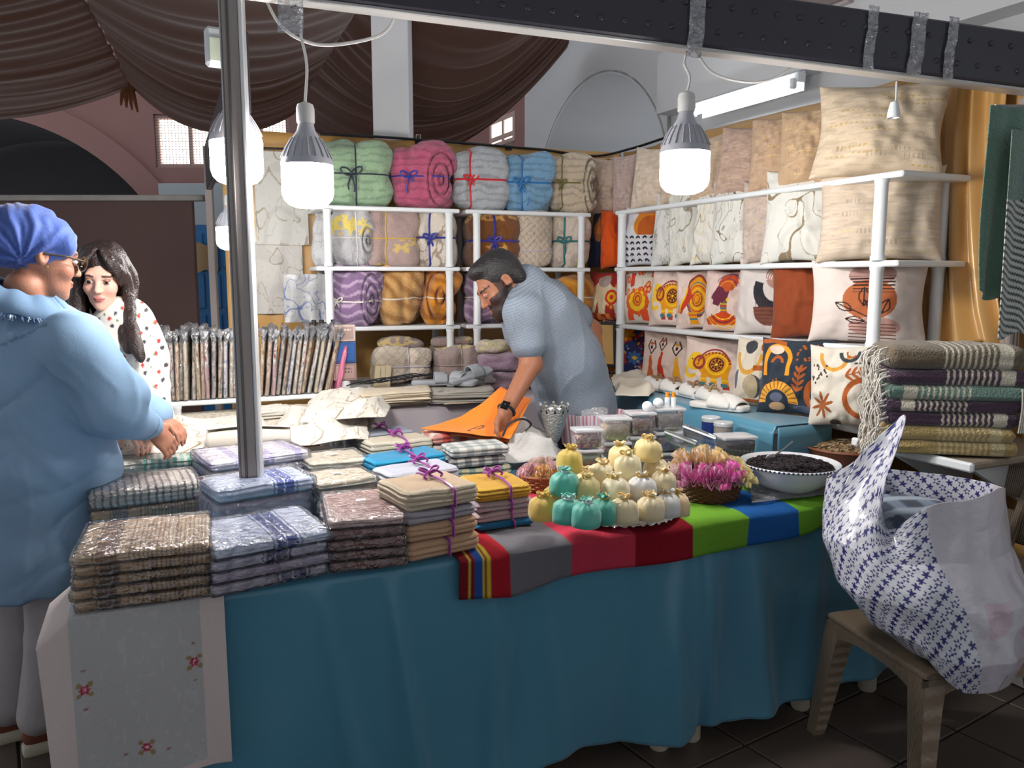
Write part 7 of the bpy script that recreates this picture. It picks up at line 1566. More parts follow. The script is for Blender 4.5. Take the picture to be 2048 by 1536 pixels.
# ================================================================= people: smooth bodies from blended volumes
def surface(prims, vox, k=.02):
    lo = np.full(3, 1e9); hi = -lo
    for q in prims:
        if q[0] == 'c': b = [np.minimum(np.array(q[1])-q[3], np.array(q[2])-q[4]), np.maximum(np.array(q[1])+q[3], np.array(q[2])+q[4])]
        else: m_ = max(q[2]); b = [np.array(q[1])-m_, np.array(q[1])+m_]
        if q[-1] != '-': lo = np.minimum(lo, b[0]); hi = np.maximum(hi, b[1])
    lo -= vox*3; hi += vox*3; n = np.ceil((hi-lo)/vox).astype(int)+1; D = np.full(n, .05, np.float32)
    ax = [lo[i]+vox*np.arange(n[i]) for i in range(3)]
    for q in prims:
        kk = q[-2] if q[-2] is not None else k
        if q[0] == 'c': a, b, r0, r1 = np.array(q[1], float), np.array(q[2], float), q[3], q[4]; mn = np.minimum(a-r0, b-r1)-.06; mx = np.maximum(a+r0, b+r1)+.06
        else: c, rr, R = np.array(q[1], float), np.array(q[2], float), q[3]; m_ = rr.max()+.06; mn, mx = c-m_, c+m_
        i0 = np.clip(np.floor((mn-lo)/vox).astype(int), 0, n-1); i1 = np.clip(np.ceil((mx-lo)/vox).astype(int)+1, 1, n)
        sl = tuple(slice(a_, b_) for a_, b_ in zip(i0, i1)); g = np.stack(np.meshgrid(*[ax[i][i0[i]:i1[i]] for i in range(3)], indexing='ij'), -1).astype(np.float32)
        if q[0] == 'c':
            d = b-a; L = max(np.dot(d, d), 1e-12); t = np.clip(((g-a)@d)/L, 0, 1); dist = np.linalg.norm(g-a-t[..., None]*d, axis=-1)-(r0+(r1-r0)*t)
        else:
            h = g-c
            if R is not None: h = h@np.array(R)
            k0 = np.linalg.norm(h/rr, axis=-1); k1 = np.linalg.norm(h/rr**2, axis=-1); dist = np.where(k1 > 1e-9, k0*(k0-1)/np.maximum(k1, 1e-9), -rr.min())
        A = D[sl]; s_ = -1 if q[-1] == '-' else 1
        if s_ > 0: hh = np.clip(.5+.5*(A-dist)/kk, 0, 1); D[sl] = A*(1-hh)+dist*hh-kk*hh*(1-hh)
        else: dd = -dist; hh = np.clip(.5+.5*(dd-A)/kk, 0, 1); D[sl] = A*(1-hh)+dd*hh+kk*hh*(1-hh)
    s = D < 0; nx, ny, nz = [x-1 for x in n]; off = [(a, b, c) for a in (0, 1) for b in (0, 1) for c in (0, 1)]
    cnt = np.zeros((nx, ny, nz), np.int8)
    for a, b, c in off: cnt += s[a:a+nx, b:b+ny, c:c+nz]
    mixed = (cnt > 0) & (cnt < 8); idx = np.full((nx, ny, nz), -1, np.int64); cells = np.argwhere(mixed); idx[mixed] = np.arange(len(cells))
    val = {o: D[cells[:, 0]+o[0], cells[:, 1]+o[1], cells[:, 2]+o[2]] for o in off}; acc = np.zeros((len(cells), 3)); num = np.zeros(len(cells))
    for o in off:
        for x in range(3):
            if o[x] == 0:
                o2 = list(o); o2[x] = 1; o2 = tuple(o2); a, b = val[o], val[o2]; m_ = (a < 0) != (b < 0); t = np.where(m_, a/np.where(a-b == 0, 1, a-b), 0)
                pnt = np.tile(np.array(o, float), (len(cells), 1)); pnt[:, x] = t; acc += pnt*m_[:, None]; num += m_
    V = lo+(cells+acc/np.maximum(num, 1)[:, None])*vox; F = []
    for x in range(3):
        y, w_ = (x+1) % 3, (x+2) % 3; sa = [slice(None)]*3; sb = [slice(None)]*3; sa[x] = slice(0, n[x]-1); sb[x] = slice(1, n[x]); A, B = s[tuple(sa)], s[tuple(sb)]; e = np.argwhere(A != B)
        e = e[(e[:, y] > 0) & (e[:, w_] > 0) & (e[:, y] < n[y]-1) & (e[:, w_] < n[w_]-1)]
        def cell(dy, dw): c = e.copy(); c[:, y] += dy; c[:, w_] += dw; return idx[c[:, 0], c[:, 1], c[:, 2]]
        q_ = np.stack([cell(-1, -1), cell(0, -1), cell(0, 0), cell(-1, 0)], 1); fl = ~A[e[:, 0], e[:, 1], e[:, 2]]; q_[fl] = q_[fl][:, ::-1]; F.append(q_)
    return V, np.concatenate(F)
def vnorm(V, F):
    n = np.cross(V[F[:, 2]]-V[F[:, 0]], V[F[:, 3]]-V[F[:, 1]]); N = np.zeros_like(V)
    for k in range(4): np.add.at(N, F[:, k], n)
    return N/np.maximum(np.linalg.norm(N, axis=1, keepdims=True), 1e-12)
def relax(V, F, it=2, w=.5):
    for _ in range(it):
        A = np.zeros_like(V); c = np.zeros(len(V))
        for k in range(4):
            for j in (1, 3): np.add.at(A, F[:, k], V[F[:, (k+j) % 4]]); np.add.at(c, F[:, k], 1)
        V = V*(1-w)+w*A/np.maximum(c, 1)[:, None]
    return V
C_ = lambda a, b, r0, r1, k=None, op='+': ('c', a, b, r0, r1, k, op)
E_ = lambda c, r, R=None, k=None, op='+': ('e', c, r, R, k, op)
def basis(fwd, up=(0, 0, 1)):
    """columns: right(x), back(y), up(z) of a head whose face looks along fwd (local -y)"""
    y = -np.array(fwd, float); y /= np.linalg.norm(y); z = np.array(up, float); z -= y*np.dot(z, y); z /= np.linalg.norm(z); x = np.cross(y, z); return np.stack([x, y, z], 1)
def head(O, B, s=1.0, ears=True, fem=False, beard=False):
    T = lambda p: np.array(O)+B@(np.array(p)*s); e = lambda c, r, k=.015, op='+', R=None: E_(T(c), np.array(r)*s, B if R is None else B@R, k, op); c = lambda a, b, r0, r1, k=.012, op='+': C_(T(a), T(b), r0*s, r1*s, k, op)
    j = .9 if fem else 1.0
    L = [e((0, .015, .035), (.074, .094, .088)), e((0, -.042, -.028), (.059*j, .052, .074), .03), e((0, -.052, -.082), (.042*j, .040, .030), .03), e((0, -.080, -.103), (.019*j, .016, .014), .02),
         c((-.034, -.082, .022), (.034, -.082, .022), .013, .013, .018), e((.037, -.066, -.032), (.022, .022, .022), .02), e((-.037, -.066, -.032), (.022, .022, .022), .02),
         e((.031, -.106, .003), (.017, .014, .012), .008, '-'), e((-.031, -.106, .003), (.017, .014, .012), .008, '-'),
         c((0, -.088, .012), (0, -.113, -.030), .0075, .0115*(.9 if fem else 1.05), .012), e((.010, -.102, -.034), (.0075, .009, .0075), .006), e((-.010, -.102, -.034), (.0075, .009, .0075), .006),
         e((0, -.094, -.0605), (.021, .010, .0055), .004), e((0, -.093, -.0705), (.018, .011, .0065), .004)]
    if ears:
        for sx in (-1, 1): L += [e((sx*.076, .012, -.002), (.011, .019, .031), .008), e((sx*.083, .006, .0), (.006, .010, .018), .006, '-')]
    if beard: L += [e((0, -.058, -.088), (.056, .052, .040), .02), e((0, -.078, -.105), (.034, .026, .026), .02)]
    return L, T
def hand(Wp, d, n, side, curl=.5, s=1.0, spread=.0):
    """wrist point, finger direction, palm normal, thumb side"""
    d = np.array(d, float)/np.linalg.norm(d); n = np.array(n, float); n -= d*np.dot(n, d); n /= np.linalg.norm(n); sd = np.cross(n, d)*side; R = np.stack([d, sd, n], 1); W = np.array(Wp, float)
    L = [E_(W+d*.046*s, np.array([.052, .040, .017])*s, R, .012), C_(W-d*.02*s, W+d*.03*s, .027*s, .027*s, .012)]
    for i, (o, ln) in enumerate(((.029, .072), (.010, .080), (-.010, .075), (-.028, .060))):
        r = W+d*.084*s+sd*o*s; a1 = curl*.7; d1 = d*math.cos(a1)+n*math.sin(a1)+sd*(o*spread*8); a2 = curl*1.7; d2 = d*math.cos(a2)+n*math.sin(a2); a3 = curl*2.3; d3 = d*math.cos(a3)+n*math.sin(a3)
        p1 = r+d1*ln*.48*s; p2 = p1+d2*ln*.30*s; p3 = p2+d3*ln*.24*s; L += [C_(r-d*.02*s, r, .0095*s, .0095*s, .006), C_(r, p1, .0092*s, .0085*s, .004), C_(p1, p2, .0085*s, .0078*s, .003), C_(p2, p3, .0078*s, .0062*s, .003)]
    t0 = W+d*.022*s+sd*.030*s; t1 = t0+(d*.55+sd*.7+n*.35)*.036*s; t2 = t1+(d*.85+sd*.2+n*.45)*.032*s; t3 = t2+(d*.85-sd*.1+n*.5)*.022*s; L += [C_(t0, t1, .015*s, .0115*s, .01), C_(t1, t2, .0105*s, .009*s, .004), C_(t2, t3, .009*s, .007*s, .003)]
    return L
m_skin = mat('skin', attr=True, rough=.5, bump=.12, bscale=220, sss=.12, spec=.35)
m_hair = mat('dark_hair', attr=True, rough=.42, bump=.55, bscale=150, spec=.5)
m_denim = mat('light_denim', attr=True, rough=.85, bump=.12, bscale=420, var=.06, vscale=9)
def fabric(name, prims, vox, k, m, parent, O, col, folds=.006, fs=9, seed=0, stretch=(1, 1, .35), paint=None, extra=None):
    V, F = surface(prims, vox, k); V = relax(V, F, 2); N = vnorm(V, F); q = V*np.array(stretch)
    d = folds*(vnoise(q, fs, seed)+.6*vnoise(q, fs*2.1, seed+2))+folds*.8*(1-np.abs(vnoise(V*np.array(stretch), fs*1.3, seed+5)))**4
    if extra is not None: d = d+extra(V)
    V = V+N*d[:, None]; c = np.tile(L3(col), (len(V), 1)) if paint is None else paint(V)
    return MB().add(V-np.array(O), F, c).build(name, m, parent, sharp=0)
def body(prims, vox, parent, O, paint, k=.02):
    V, F = surface(prims, vox, k); V = relax(V, F, 1, .4); return MB().add(V-np.array(O), F, paint(V)).build('body', m_skin, parent, sharp=0)
def skinpaint(base, T0, B, s, lips, brow, blush=(200, 110, 100), beard=None, lash=(40, 28, 26)):
    def f(V):
        L = (V-T0)@B/s; x, y, z = L.T; c = np.tile(L3(base), (len(V), 1)); n = vnoise(V, 60, 3)[:, None]; c *= 1+.05*n; fr = (y < -.05) & (np.abs(x) < .08) & (np.abs(z) < .14)
        def mk(m_, col, a=1.): c[m_] = c[m_]*(1-a)+L3(col)*a
        for sx in (-1, 1): mk(fr & (np.hypot((x-sx*.04)/.022, (z+.03)/.018) < 1), blush, .25); mk(fr & (np.abs(z-(.022+.10*(.034-np.abs(np.abs(x)-.034))*.6)) < .0042) & (np.abs(np.abs(x)-.034) < .020), brow, .85); mk(fr & (np.hypot((np.abs(x)-.031)/.0165, (z-.004)/.010) < 1) & (z > .0075), lash, .55)
        mk(fr & (np.hypot(x/.022, (z+.0655)/.011) < 1) & (y < -.085), lips, .75); mk(fr & (np.abs(z+.0655) < .0013) & (np.abs(x) < .02), tuple(k*.5 for k in lips), .8); mk(fr & (np.hypot((np.abs(x)-.008)/.005, (z+.040)/.003) < 1), tuple(k*.4 for k in base), .6)
        if beard is not None:
            jaw = (z < -.018) & (y < .018) & (y > -.16) & (np.abs(x) < .09) & (z > -.16); face = (np.hypot(x/.040, (z+.012)/.036) < 1); bm_ = jaw & ~face & ~(np.hypot(x/.02, (z+.066)/.010) < 1) & ((y < -.02) | (z < .01)); mk(bm_, beard, .93); mk((np.abs(z+.050) < .007) & (np.abs(x) < .028) & (y < -.085), beard, .85); mk((np.abs(np.abs(x)-.072) < .02) & (y < -.005) & (y > -.04) & (z < .035) & (z > -.05), beard, .85)
        return c
    return f
def eyes(T, B, s, parent, O, look=(0, -1, -.35), iris=(58, 40, 30), lid=.2):
    lk = np.array(look, float); lk /= np.linalg.norm(lk)
    for sx in (-1, 1):
        D, F = cubegrid(8, 8, 8); V = smap(D, 2); d = V@lk; c = np.tile(L3((214, 206, 200)), (len(V), 1)); c[d > .80] = L3(iris); c[d > .93] = L3((12, 10, 10)); c[V[:, 2] > lid] = L3((160, 112, 92)); c[(V[:, 2] > lid-.08) & (V[:, 2] <= lid+.10)] = L3((40, 28, 26)); c[V[:, 2] < min(-.45, lid-.2)] = L3((172, 124, 104))
        W = (V*.0125*s)@B.T+T((sx*.031, -.0855, .0025)); MB().add(W-np.array(O), F, c).build('eye', mat('moist_eye', attr=True, rough=.15), parent, sharp=0)

# ---------------------------------------------------------------- older woman in denim shirt and blue turban
Yw = 2.40
wp = lambda px, py, Y=Yw: aty(px, py, Y)
O = np.array([-1.47, 2.44, 0]); pw = thing('person', 'person in blue turban, glasses and long light denim shirt, back half turned', 'person', O)
hb = basis((.66, .72, -.20)); hc = wp(76, 512, 2.40); hs = 1.02
Hp, HT_ = head(hc, hb, hs, fem=True)
neck = hc+hb@np.array([0, .025, -.10]); chest = np.array([-1.44, 2.42, 1.22]); hip = np.array([-1.47, 2.44, .92])
rsh, rel, rwr = wp(146, 690, 2.27), wp(222, 818, 2.34), wp(304, 856, 2.52)
lsh = np.array([-1.56, 2.56, 1.36]); lel = np.array([-1.42, 2.72, 1.14]); lwr = np.array([-1.25, 2.76, 1.03])
ft = [onz(30, 1478, .0), onz(92, 1500, .0)]; kn = [np.array([-1.60, 2.52, .48]), np.array([-1.43, 2.42, .48])]
Bd = Hp+[C_(neck, np.array([-1.46, 2.43, 1.36]), .052, .07), C_(np.array([-1.46, 2.43, 1.34]), chest, .09, .13), C_(chest, hip, .13, .14), C_(rsh, rel, .05, .04), C_(rel, rwr, .038, .027), C_(lsh, lel, .05, .04), C_(lel, lwr, .038, .027), C_(np.array([-1.45, 2.43, 1.34]), rsh, .06, .05), C_(np.array([-1.45, 2.43, 1.34]), lsh, .06, .05)]
for k in (0, 1): Bd += [C_(hip+np.array([(-.08, .06)[k], (.05, -.03)[k], -.02]), kn[k], .09, .06), C_(kn[k], ft[k]+np.array([0, 0, .10]), .055, .038)]
Bd += hand(rwr, (.45, .35, -.75), (-.8, .5, -.2), -1, .55, .88)+hand(lwr, (.8, -.1, -.4), (0, 0, -1), 1, .5, .95)
body(Bd, .005, pw, O, skinpaint((176, 122, 98), hc, hb, hs, (160, 90, 84), (70, 50, 44))); eyes(HT_, hb, hs, pw, O)
SH = [C_(np.array([-1.455, 2.43, 1.345]), chest, .125, .185), E_(np.array([-1.46, 2.43, 1.22]), np.array([.215, .19, .20])), C_(chest, hip, .195, .21), C_(hip, np.array([-1.475, 2.44, .66]), .21, .205), C_(np.array([-1.475, 2.44, .66]), np.array([-1.475, 2.44, .60]), .205, .205), C_(np.array([-1.46, 2.42, 1.34]), rsh, .07, .074), C_(np.array([-1.45, 2.42, 1.34]), lsh, .085, .08), C_(rsh, rel, .074, .066), C_(rel, rwr-(rwr-rel)*.08, .064, .050), C_(lsh, lel, .08, .07), C_(lel, lwr, .068, .05), C_(rsh, rel+np.array([.03, .03, .05]), .06, .05), E_(np.array([-1.475, 2.44, .16]), np.array([.75, .75, .41]), None, .012, '-')]
def denim(V):
    c = np.tile(L3((134, 164, 194)), (len(V), 1)); n = vnoise(V*np.array([1, 1, .4]), 7, 3)[:, None]; c *= 1+.07*n; yoke = np.abs(V[:, 2]-(1.335+.05*np.sin(V[:, 0]*9))) < .004; k = yoke & (V[:, 0] < -1.28) & (V[:, 2] < 1.40); c[k] *= .62
    cf = np.linalg.norm(V-rwr, axis=1); c[(cf < .066) & (cf > .058)] *= .65; return c
def creases(V):
    a_ = V@np.array([.8, .1, .6]); b_ = V@np.array([.6, .1, -.8]); q1 = np.c_[a_*22, b_*4, V[:, 1]*4]; q2 = np.c_[b_*17, a_*3.5, V[:, 1]*4]
    return .012*(1-np.abs(vnoise(q1, 1, 41)))**4*np.clip(vnoise(V, 4, 43)+.35, 0, 1)-.012*(1-np.abs(vnoise(q2, 1, 45)))**4*np.clip(vnoise(V, 4, 47)+.25, 0, 1)
fabric('denim_shirt', SH, .008, .05, m_denim, pw, O, None, .011, 7, 3, paint=denim, extra=creases)
a = np.linspace(0, 2*PI, 60); cc = neck+np.array([.0, 0, -.045]); q = MB()
P = np.array([[cc+np.array([(r_)*math.cos(t), (r_)*math.sin(t)*1.0, dz-.03*math.cos(t)+.004*math.sin(9*t)]) for r_, dz in ((.072, .035), (.084, .045), (.112, .012), (.135, -.02))] for t in a]); q.slab(P-O, .006, np.tile(L3((116, 146, 178)), (240, 1)).reshape(60, 4, 3))
rs = np.random.RandomState(2)
for k in range(130):
    t = rs.uniform(0, 2*PI); b = cc+np.array([.135*math.cos(t), .135*math.sin(t), -.02-.03*math.cos(t)]); e = b+np.array([.016*math.cos(t)+rs.uniform(-.008, .008), .016*math.sin(t), -.006-rs.uniform(0, .012)]); q.tube([b-O, e-O], .0022, 4, L3((70, 96, 140) if k % 2 else (170, 190, 210)))
q.build('frayed_collar', m_denim, pw, sharp=0)
TB = lambda p: hc+hb@(np.array(p)*hs)
def turb(V):
    L = (V-hc)@hb; ang = np.arctan2(L[:, 2]+.03, -(L[:, 1]-.06)); return .0034*np.sin(ang*11+L[:, 0]*24+3.5*vnoise(L, 12, 3))+.0018*np.sin(ang*25+L[:, 0]*40+3*vnoise(L, 20, 5))
fabric('turban', [E_(TB((0, .035, .050)), np.array([.098, .120, .094]), hb, .03), E_(TB((0, .095, .025)), np.array([.085, .075, .075]), hb, .03), C_(TB((-.06, -.042, .05)), TB((.06, -.042, .05)), .038, .038, .03), E_(TB((0, .13, -.01)), np.array([.05, .035, .04]), hb, .02)], .006, .03, mat('blue_jersey', attr=True, rough=.7, sheen=.3, bump=.15, bscale=90), pw, O, (62, 90, 166), .002, 14, 5, extra=turb)
gl = MB(); fm = mat('tortoise_frame', S(70, 56, 36), rough=.25)
for sx in (-1, 1):
    gl.tube([TB((sx*.034+.026*math.cos(t), -.112, .0+.020*math.sin(t)))-O for t in np.linspace(0, 2*PI, 20)[:-1]], .0035, 6, closed=True); gl.tube([TB((sx*.06, -.108, .006))-O, TB((sx*.078, -.05, .008))-O, TB((sx*.080, .01, .004))-O], .003, 6)
gl.tube([TB((-.009, -.114, .006))-O, TB((.009, -.114, .006))-O], .003, 6); g_ = gl.build('glasses', fm, pw)
for sx in (-1, 1): MB().ell((0, 0, 0), (.024, .0012, .018), 6, None, Mx(TB((sx*.034, -.1125, 0))-O)@np.block([[hb, np.zeros((3, 1))], [np.zeros((1, 3)), np.ones((1, 1))]])).build('lens', mat_film('smoky_lens', tint=(.55, .52, .45, 1), refl=.08, rough=.03, bump=0.0), g_)
MB().ell(TB((.083, -.002, -.033))-O, (.005, .005, .005), 5).build('earring', mat('gold_metal', S(220, 180, 100), rough=.25, metal=1), pw); MB().ell(TB((-.083, -.002, -.033))-O, (.005, .005, .005), 5).build('earring', MATS['gold_metal'], pw)
for k in (0, 1):
    fabric('trouser_leg', [C_(hip+np.array([(-.08, .06)[k], (.05, -.03)[k], -.05]), kn[k], .115, .088), C_(kn[k], ft[k]+np.array([0, 0, .13]), .088, .072)], .009, .03, mat('pale_grey_trousers', attr=True, rough=.9, bump=.2, bscale=200), pw, O, (170, 162, 164), .008, 9, 7+k)
    f0 = ft[k]; dr_ = np.array([.80, .60]); an = math.atan2(dr_[1], dr_[0]); sh = MB()
    def solef(V): V = V.copy(); V[:, 1] *= .82+.18*np.clip(V[:, 0]/.12, -1, 1); return V
    sh.rbox((.06, 0, .022), (.25, .088, .044), .016, (14, 8, 3), fn=solef); s1_ = sh.build('shoe', mat('cream_sole', S(200, 190, 170), rough=.6), pw, f0-O, (0, 0, an)); MB().rbox((.055, 0, .062), (.235, .078, .06), .03, (14, 8, 6), fn=lambda V: np.c_[V[:, 0], V[:, 1]*(.84+.16*np.clip(V[:, 0]/.12, -1, 1)), V[:, 2]*np.clip(1-.35*np.clip(V[:, 0]/.1, 0, 1), .5, 1)]).build('shoe_upper', mat('brown_suede', S(120, 66, 44), rough=.85, bump=.3, bscale=200), s1_)

# ---------------------------------------------------------------- young woman with long hair and printed blouse
Yy = 3.02; yp = lambda px, py, Y=Yy: aty(px, py, Y)
O = np.array([-1.53, 3.06, 0]); py_ = thing('person', 'person with long dark hair and white printed blouse looking down at the cloth', 'person', O)
hb = basis((.20, -.93, -.26), (.06, 0, 1)); hc = yp(208, 552, 3.06); hs = .97
Hp, HT_ = head(hc, hb, hs, fem=True)
neck = hc+hb@np.array([0, .02, -.10]); chest = np.array([-1.50, 3.10, 1.20]); hip = np.array([-1.51, 3.12, .90])
lsh, lel, lwr = yp(276, 668, 3.06), yp(300, 775, 3.04), yp(306, 826, 2.90)      # her left, seen on the right
rsh, rel, rwr = yp(165, 668, 3.08), yp(150, 780, 3.02), yp(255, 850, 2.88)
Bd = Hp+[C_(neck, np.array([-1.50, 3.10, 1.34]), .042, .055), C_(np.array([-1.50, 3.10, 1.33]), chest, .08, .11), C_(chest, hip, .11, .12), C_(np.array([-1.50, 3.1, 1.33]), lsh, .05, .04), C_(np.array([-1.50, 3.1, 1.33]), rsh, .05, .04), C_(lsh, lel, .042, .035), C_(lel, lwr, .033, .024), C_(rsh, rel, .042, .035), C_(rel, rwr, .033, .024), C_(hip, np.array([-1.58, 3.1, .48]), .1, .06), C_(hip, np.array([-1.44, 3.12, .48]), .1, .06), C_(np.array([-1.58, 3.1, .48]), np.array([-1.60, 3.14, .06]), .055, .04), C_(np.array([-1.44, 3.12, .48]), np.array([-1.42, 3.14, .06]), .055, .04)]
for fx in (-1.60, -1.42): Bd += [C_((fx, 3.15, .04), (fx+.03, 3.0, .025), .04, .03)]
Bd += hand(lwr, (.10, -.25, -.85), (-.9, -.2, 0), -1, .5, .92)+hand(rwr, (.7, -.4, -.5), (0, 0, -1), 1, .5, .92)
body(Bd, .0045, py_, O, skinpaint((226, 176, 156), hc, hb, hs, (196, 104, 104), (70, 46, 38), (226, 140, 126))); eyes(HT_, hb, hs, py_, O, (.05, -1, -.35))
BL = [C_(np.array([-1.50, 3.10, 1.335]), chest, .10, .145), C_(chest, hip, .15, .16), C_(hip, hip-np.array([0, 0, .14]), .165, .165), C_(np.array([-1.50, 3.1, 1.33]), lsh, .065, .066), C_(np.array([-1.50, 3.1, 1.33]), rsh, .065, .066), C_(lsh, lel, .066, .068), C_(lel, lwr-(lwr-lel)*.12, .066, .050), C_(rsh, rel, .066, .068), C_(rel, rwr, .064, .046)]
def blouse(V):
    c = np.tile(L3((222, 216, 208)), (len(V), 1)); sp = .058
    for oy, col in ((0, (190, 60, 50)), (1, (60, 58, 66)), (2, (110, 130, 80))):
        gx = V[:, 0]+.33*V[:, 1]; gz = V[:, 2]; ix = np.round((gx-oy*.021)/sp); iz = np.round((gz-oy*.019-.5*sp*(ix % 2))/sp); ddx = gx-(ix*sp+oy*.021); dz = gz-(iz*sp+oy*.019+.5*sp*(ix % 2)); jit = .006*np.sin(ix*5.1+iz*3.3); m_ = np.hypot((ddx+jit)*1.3, dz-jit) < (.0085 if oy < 2 else .005); c[m_] = L3(col)
    return c
fabric('printed_blouse', BL, .0055, .035, mat('thin_white_cotton', attr=True, rough=.85, bump=.15, bscale=200), py_, O, None, .007, 8, 12, paint=blouse)
fabric('trousers', [C_(hip-np.array([0, 0, .05]), np.array([-1.58, 3.1, .48]), .15, .09), C_(hip-np.array([0, 0, .05]), np.array([-1.44, 3.12, .48]), .15, .09), C_(np.array([-1.58, 3.1, .48]), np.array([-1.60, 3.14, .10]), .09, .075), C_(np.array([-1.44, 3.12, .48]), np.array([-1.42, 3.14, .10]), .09, .075)], .01, .03, MATS['pale_grey_trousers'], py_, O, (60, 60, 72), .006, 9, 14)
TB = lambda p: hc+hb@(np.array(p)*hs)
hr = [E_(TB((0, .022, .045)), np.array([.083, .098, .088]), hb, .02), E_(TB((0, .05, -.02)), np.array([.080, .070, .10]), hb, .03)]
def lock(pts, rr, k=.018):
    P = bez(pts, 30); R_ = np.interp(np.linspace(0, 1, len(P)), np.linspace(0, 1, len(rr)), rr); return [C_(P[i], P[i+1], R_[i], R_[i+1], k) for i in range(len(P)-1)]
hr += lock([TB((.03, -.035, .115)), TB((.080, -.035, .03)), TB((.088, -.02, -.05)), yp(262, 640, 3.02), yp(272, 690, 2.95), yp(284, 722, 2.93)], [.010, .013, .015, .020, .018, .006])
hr += lock([TB((.02, .0, .12)), TB((.082, .03, .02)), TB((.088, .03, -.06)), yp(246, 650, 3.02), yp(256, 705, 2.94)], [.012, .018, .020, .020, .008])
hr += lock([TB((-.03, -.045, .115)), TB((-.078, -.05, .03)), TB((-.088, -.03, -.05)), yp(152, 640, 3.02), yp(150, 700, 3.0)], [.010, .013, .018, .028, .018])
hr += lock([TB((-.05, .02, .08)), TB((-.095, .01, -.02)), yp(148, 640, 3.1), yp(145, 700, 3.1)], [.03, .035, .045, .03]); hr += lock([TB((0, .06, 0)), TB((0, .09, -.14)), TB((0, .10, -.30))], [.06, .07, .05])
for sx in (-1, 1):
    for k in range(3): hr += lock([TB((sx*.008, -.055+.01*k, .122)), TB((sx*(.034+.010*k), -.086+.008*k, .082)), TB((sx*(.060+.010*k), -.078+.012*k, .036)), TB((sx*(.074+.006*k), -.054+.012*k, -.02))], [.006, .006, .005, .003], .008)
hr += [E_(TB((0, -.110, -.035)), np.array([.056, .055, .098]), hb, .012, '-')]
def hpaint(V): c = np.tile(L3((46, 32, 30)), (len(V), 1)); n = vnoise(V*np.array([1, 1, .15]), 90, 4); c *= (1+.35*n)[:, None]; return c
fabric('long_hair', hr, .0045, .012, m_hair, py_, O, None, .0015, 40, 15, paint=hpaint, extra=lambda V: .0018*vnoise(V*np.array([1, 1, .06]), 95, 8))
MB().ell(TB((-.078, -.004, -.036))-O, (.004, .004, .004), 4).build('earring', MATS['gold_metal'], py_)

# ---------------------------------------------------------------- bending man in a striped polo shirt
Ym = 3.62; mp_ = lambda px, py, Y=Ym: aty(px, py, Y)
O = np.array([.30, 3.68, 0]); pm = thing('person', 'person with black beard bending over in a grey striped polo shirt', 'person', O)
hb = basis((-.74, -.30, -.60), (-.62, -.05, .78)); hc = mp_(1000, 568, 3.52); hs = 1.06
Hp, HT_ = head(hc, hb, hs, beard=True)
nk = mp_(1052, 582, 3.60); chest = mp_(1082, 640, 3.60); belly = mp_(1130, 730, 3.64); hip = mp_(1152, 812, 3.68)
lsh, lel, lwr = mp_(1046, 628, 3.42), mp_(1062, 728, 3.40), mp_(1010, 826, 3.24)
rsh, rel, rwr = mp_(1100, 600, 3.82), mp_(1184, 660, 3.90), mp_(1196, 720, 3.78)
kn = [np.array([.36, 3.62, .50]), np.array([.40, 3.80, .50])]; ft = [np.array([.34, 3.66, 0]), np.array([.42, 3.84, 0])]
Bd = Hp+[C_(hc+hb@np.array([0, .03, -.06]), nk, .056, .066), C_(nk, chest, .09, .14), C_(chest, belly, .14, .14), C_(belly, hip, .14, .14), C_(nk, lsh, .07, .06), C_(nk, rsh, .07, .06), C_(lsh, lel, .056, .047), C_(lel, lwr, .046, .030), C_(rsh, rel, .056, .047), C_(rel, rwr, .045, .03)]
for k in (0, 1): Bd += [C_(hip, kn[k], .10, .065), C_(kn[k], ft[k]+np.array([0, 0, .08]), .06, .042), C_(ft[k]+np.array([.02, 0, .045]), ft[k]+np.array([-.13, -.02, .03]), .042, .032)]
Bd += hand(lwr, (-.22, -.10, -.95), (.75, -.55, -.1), -1, .45, 1.08)+hand(rwr, (-.3, -.3, -.8), (-.8, 0, 0), 1, .4, 1.05)
body(Bd, .005, pm, O, skinpaint((150, 98, 72), hc, hb, hs, (140, 80, 70), (26, 20, 20), beard=(24, 20, 22))); eyes(HT_, hb, hs, pm, O, (0, -1, -.6), lid=-.55)
PO = [C_(nk, chest, .105, .165, .05), C_(chest, belly, .172, .172, .05), C_(belly, hip, .172, .176, .05), C_(hip, hip-np.array([-.01, 0, .03]), .176, .17, .04), C_(nk, lsh, .085, .085, .05), C_(nk, rsh, .085, .085, .05), C_(lsh, lsh+(lel-lsh)*.60, .078, .074, .04), C_(rsh, rsh+(rel-rsh)*.62, .084, .08, .04)]
ax_ = (hip-nk)/np.linalg.norm(hip-nk)
def polo(V):
    c = np.tile(L3((128, 138, 150)), (len(V), 1)); t = (V-nk)@ax_; arm = np.linalg.norm(V-(lsh+(lel-lsh)*.3), axis=1) < .13; c[np.sin(t*2*PI/.0115) > .25] = L3((112, 121, 134)); d = (V-lsh)@((lel-lsh)/np.linalg.norm(lel-lsh)); c[arm & (d > .150)] = L3((112, 122, 136)); return c
fabric('polo_shirt', PO, .0055, .05, mat('striped_jersey', attr=True, rough=.85, bump=.2, bscale=260), pm, O, None, .007, 7, 22, stretch=(1, 1, .6), paint=polo, extra=lambda V: .008*np.sin(((V-nk)@ax_)*60+6*vnoise(V, 4, 3))*np.clip(((V-nk)@ax_-.25)*3, 0, 1)*np.clip(vnoise(V, 4, 6)+.2, 0, 1))
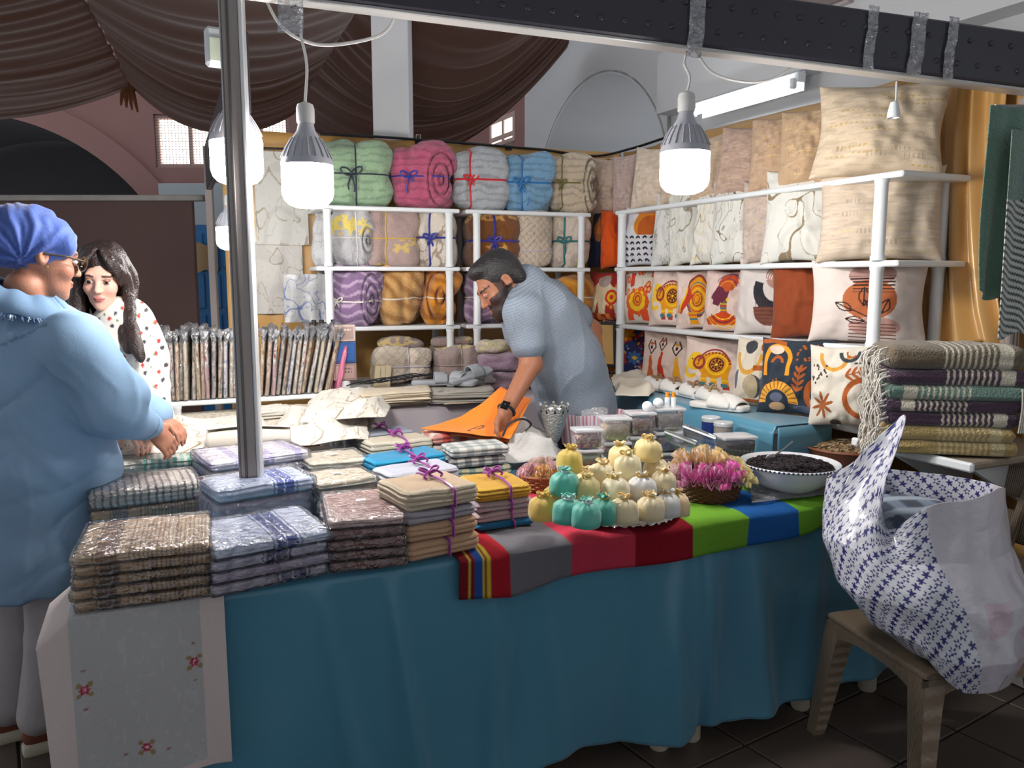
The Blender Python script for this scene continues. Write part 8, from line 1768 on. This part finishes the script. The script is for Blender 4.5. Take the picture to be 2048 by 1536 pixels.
P = np.array([[nk+hb@np.array([.072*math.cos(t)*r_, .05+.0*r_, .07*math.sin(t)*r_])*0+nk*0 for r_ in (1,)] for t in (0, 1)])
fabric('polo_collar', [C_(nk+(hc-nk)*.28+np.array([.035, .03, .035]), nk+np.array([.02, .02, .01]), .076, .098, .02)], .006, .02, MATS['striped_jersey'], pm, O, (116, 126, 140), .003, 12, 25)
for k in (0, 1): fabric('trouser_leg', [C_(hip-np.array([0, 0, .02]), kn[k], .145, .095, .03), C_(kn[k], ft[k]+np.array([0, 0, .06]), .095, .08, .03)], .01, .03, mat('navy_trousers', attr=True, rough=.9), pm, O, (34, 36, 48), .007, 8, 27+k)
TB = lambda p: hc+hb@(np.array(p)*hs)
hr = [E_(TB((0, .026, .045)), np.array([.084, .098, .092])*hs, hb, .02), E_(TB((0, -.035, .098)), np.array([.058, .05, .034])*hs, hb, .02), E_(TB((0, .07, -.01)), np.array([.072, .045, .065])*hs, hb, .02), E_(TB((0, -.105, .025)), np.array([.075, .055, .055])*hs, hb, .012, '-'), E_(TB((.085, .0, -.03)), np.array([.035, .035, .05]), hb, .01, '-'), E_(TB((-.085, .0, -.03)), np.array([.035, .035, .05]), hb, .01, '-')]
fabric('short_hair', hr, .0045, .012, m_hair, pm, O, (26, 22, 24), .0015, 40, 31)
a = np.linspace(0, 2*PI, 20)[:-1]; ad = (lwr-lel)/np.linalg.norm(lwr-lel); wc = lwr-ad*.015; Bw = basis(ad)
wt = MB().tube([wc+Bw@np.array([.034*math.cos(t), 0, .034*math.sin(t)])-O for t in a], .008, 6, closed=True).build('watch_strap', M_black, pm)
fv = Bw.T@np.array([-.35, -.9, .1]); fv[1] = 0; fv /= np.linalg.norm(fv); Rw = np.stack([np.cross(Bw@fv, ad), ad, Bw@fv], 1)
MB().box((0, 0, 0), (.034, .038, .010), .003, None, np.block([[Rw, (wc+Bw@fv*.036-O)[:, None]], [np.zeros((1, 3)), np.ones((1, 1))]])).build('watch_face', mat('watch_glass', S(14, 14, 16), rough=.1), wt)
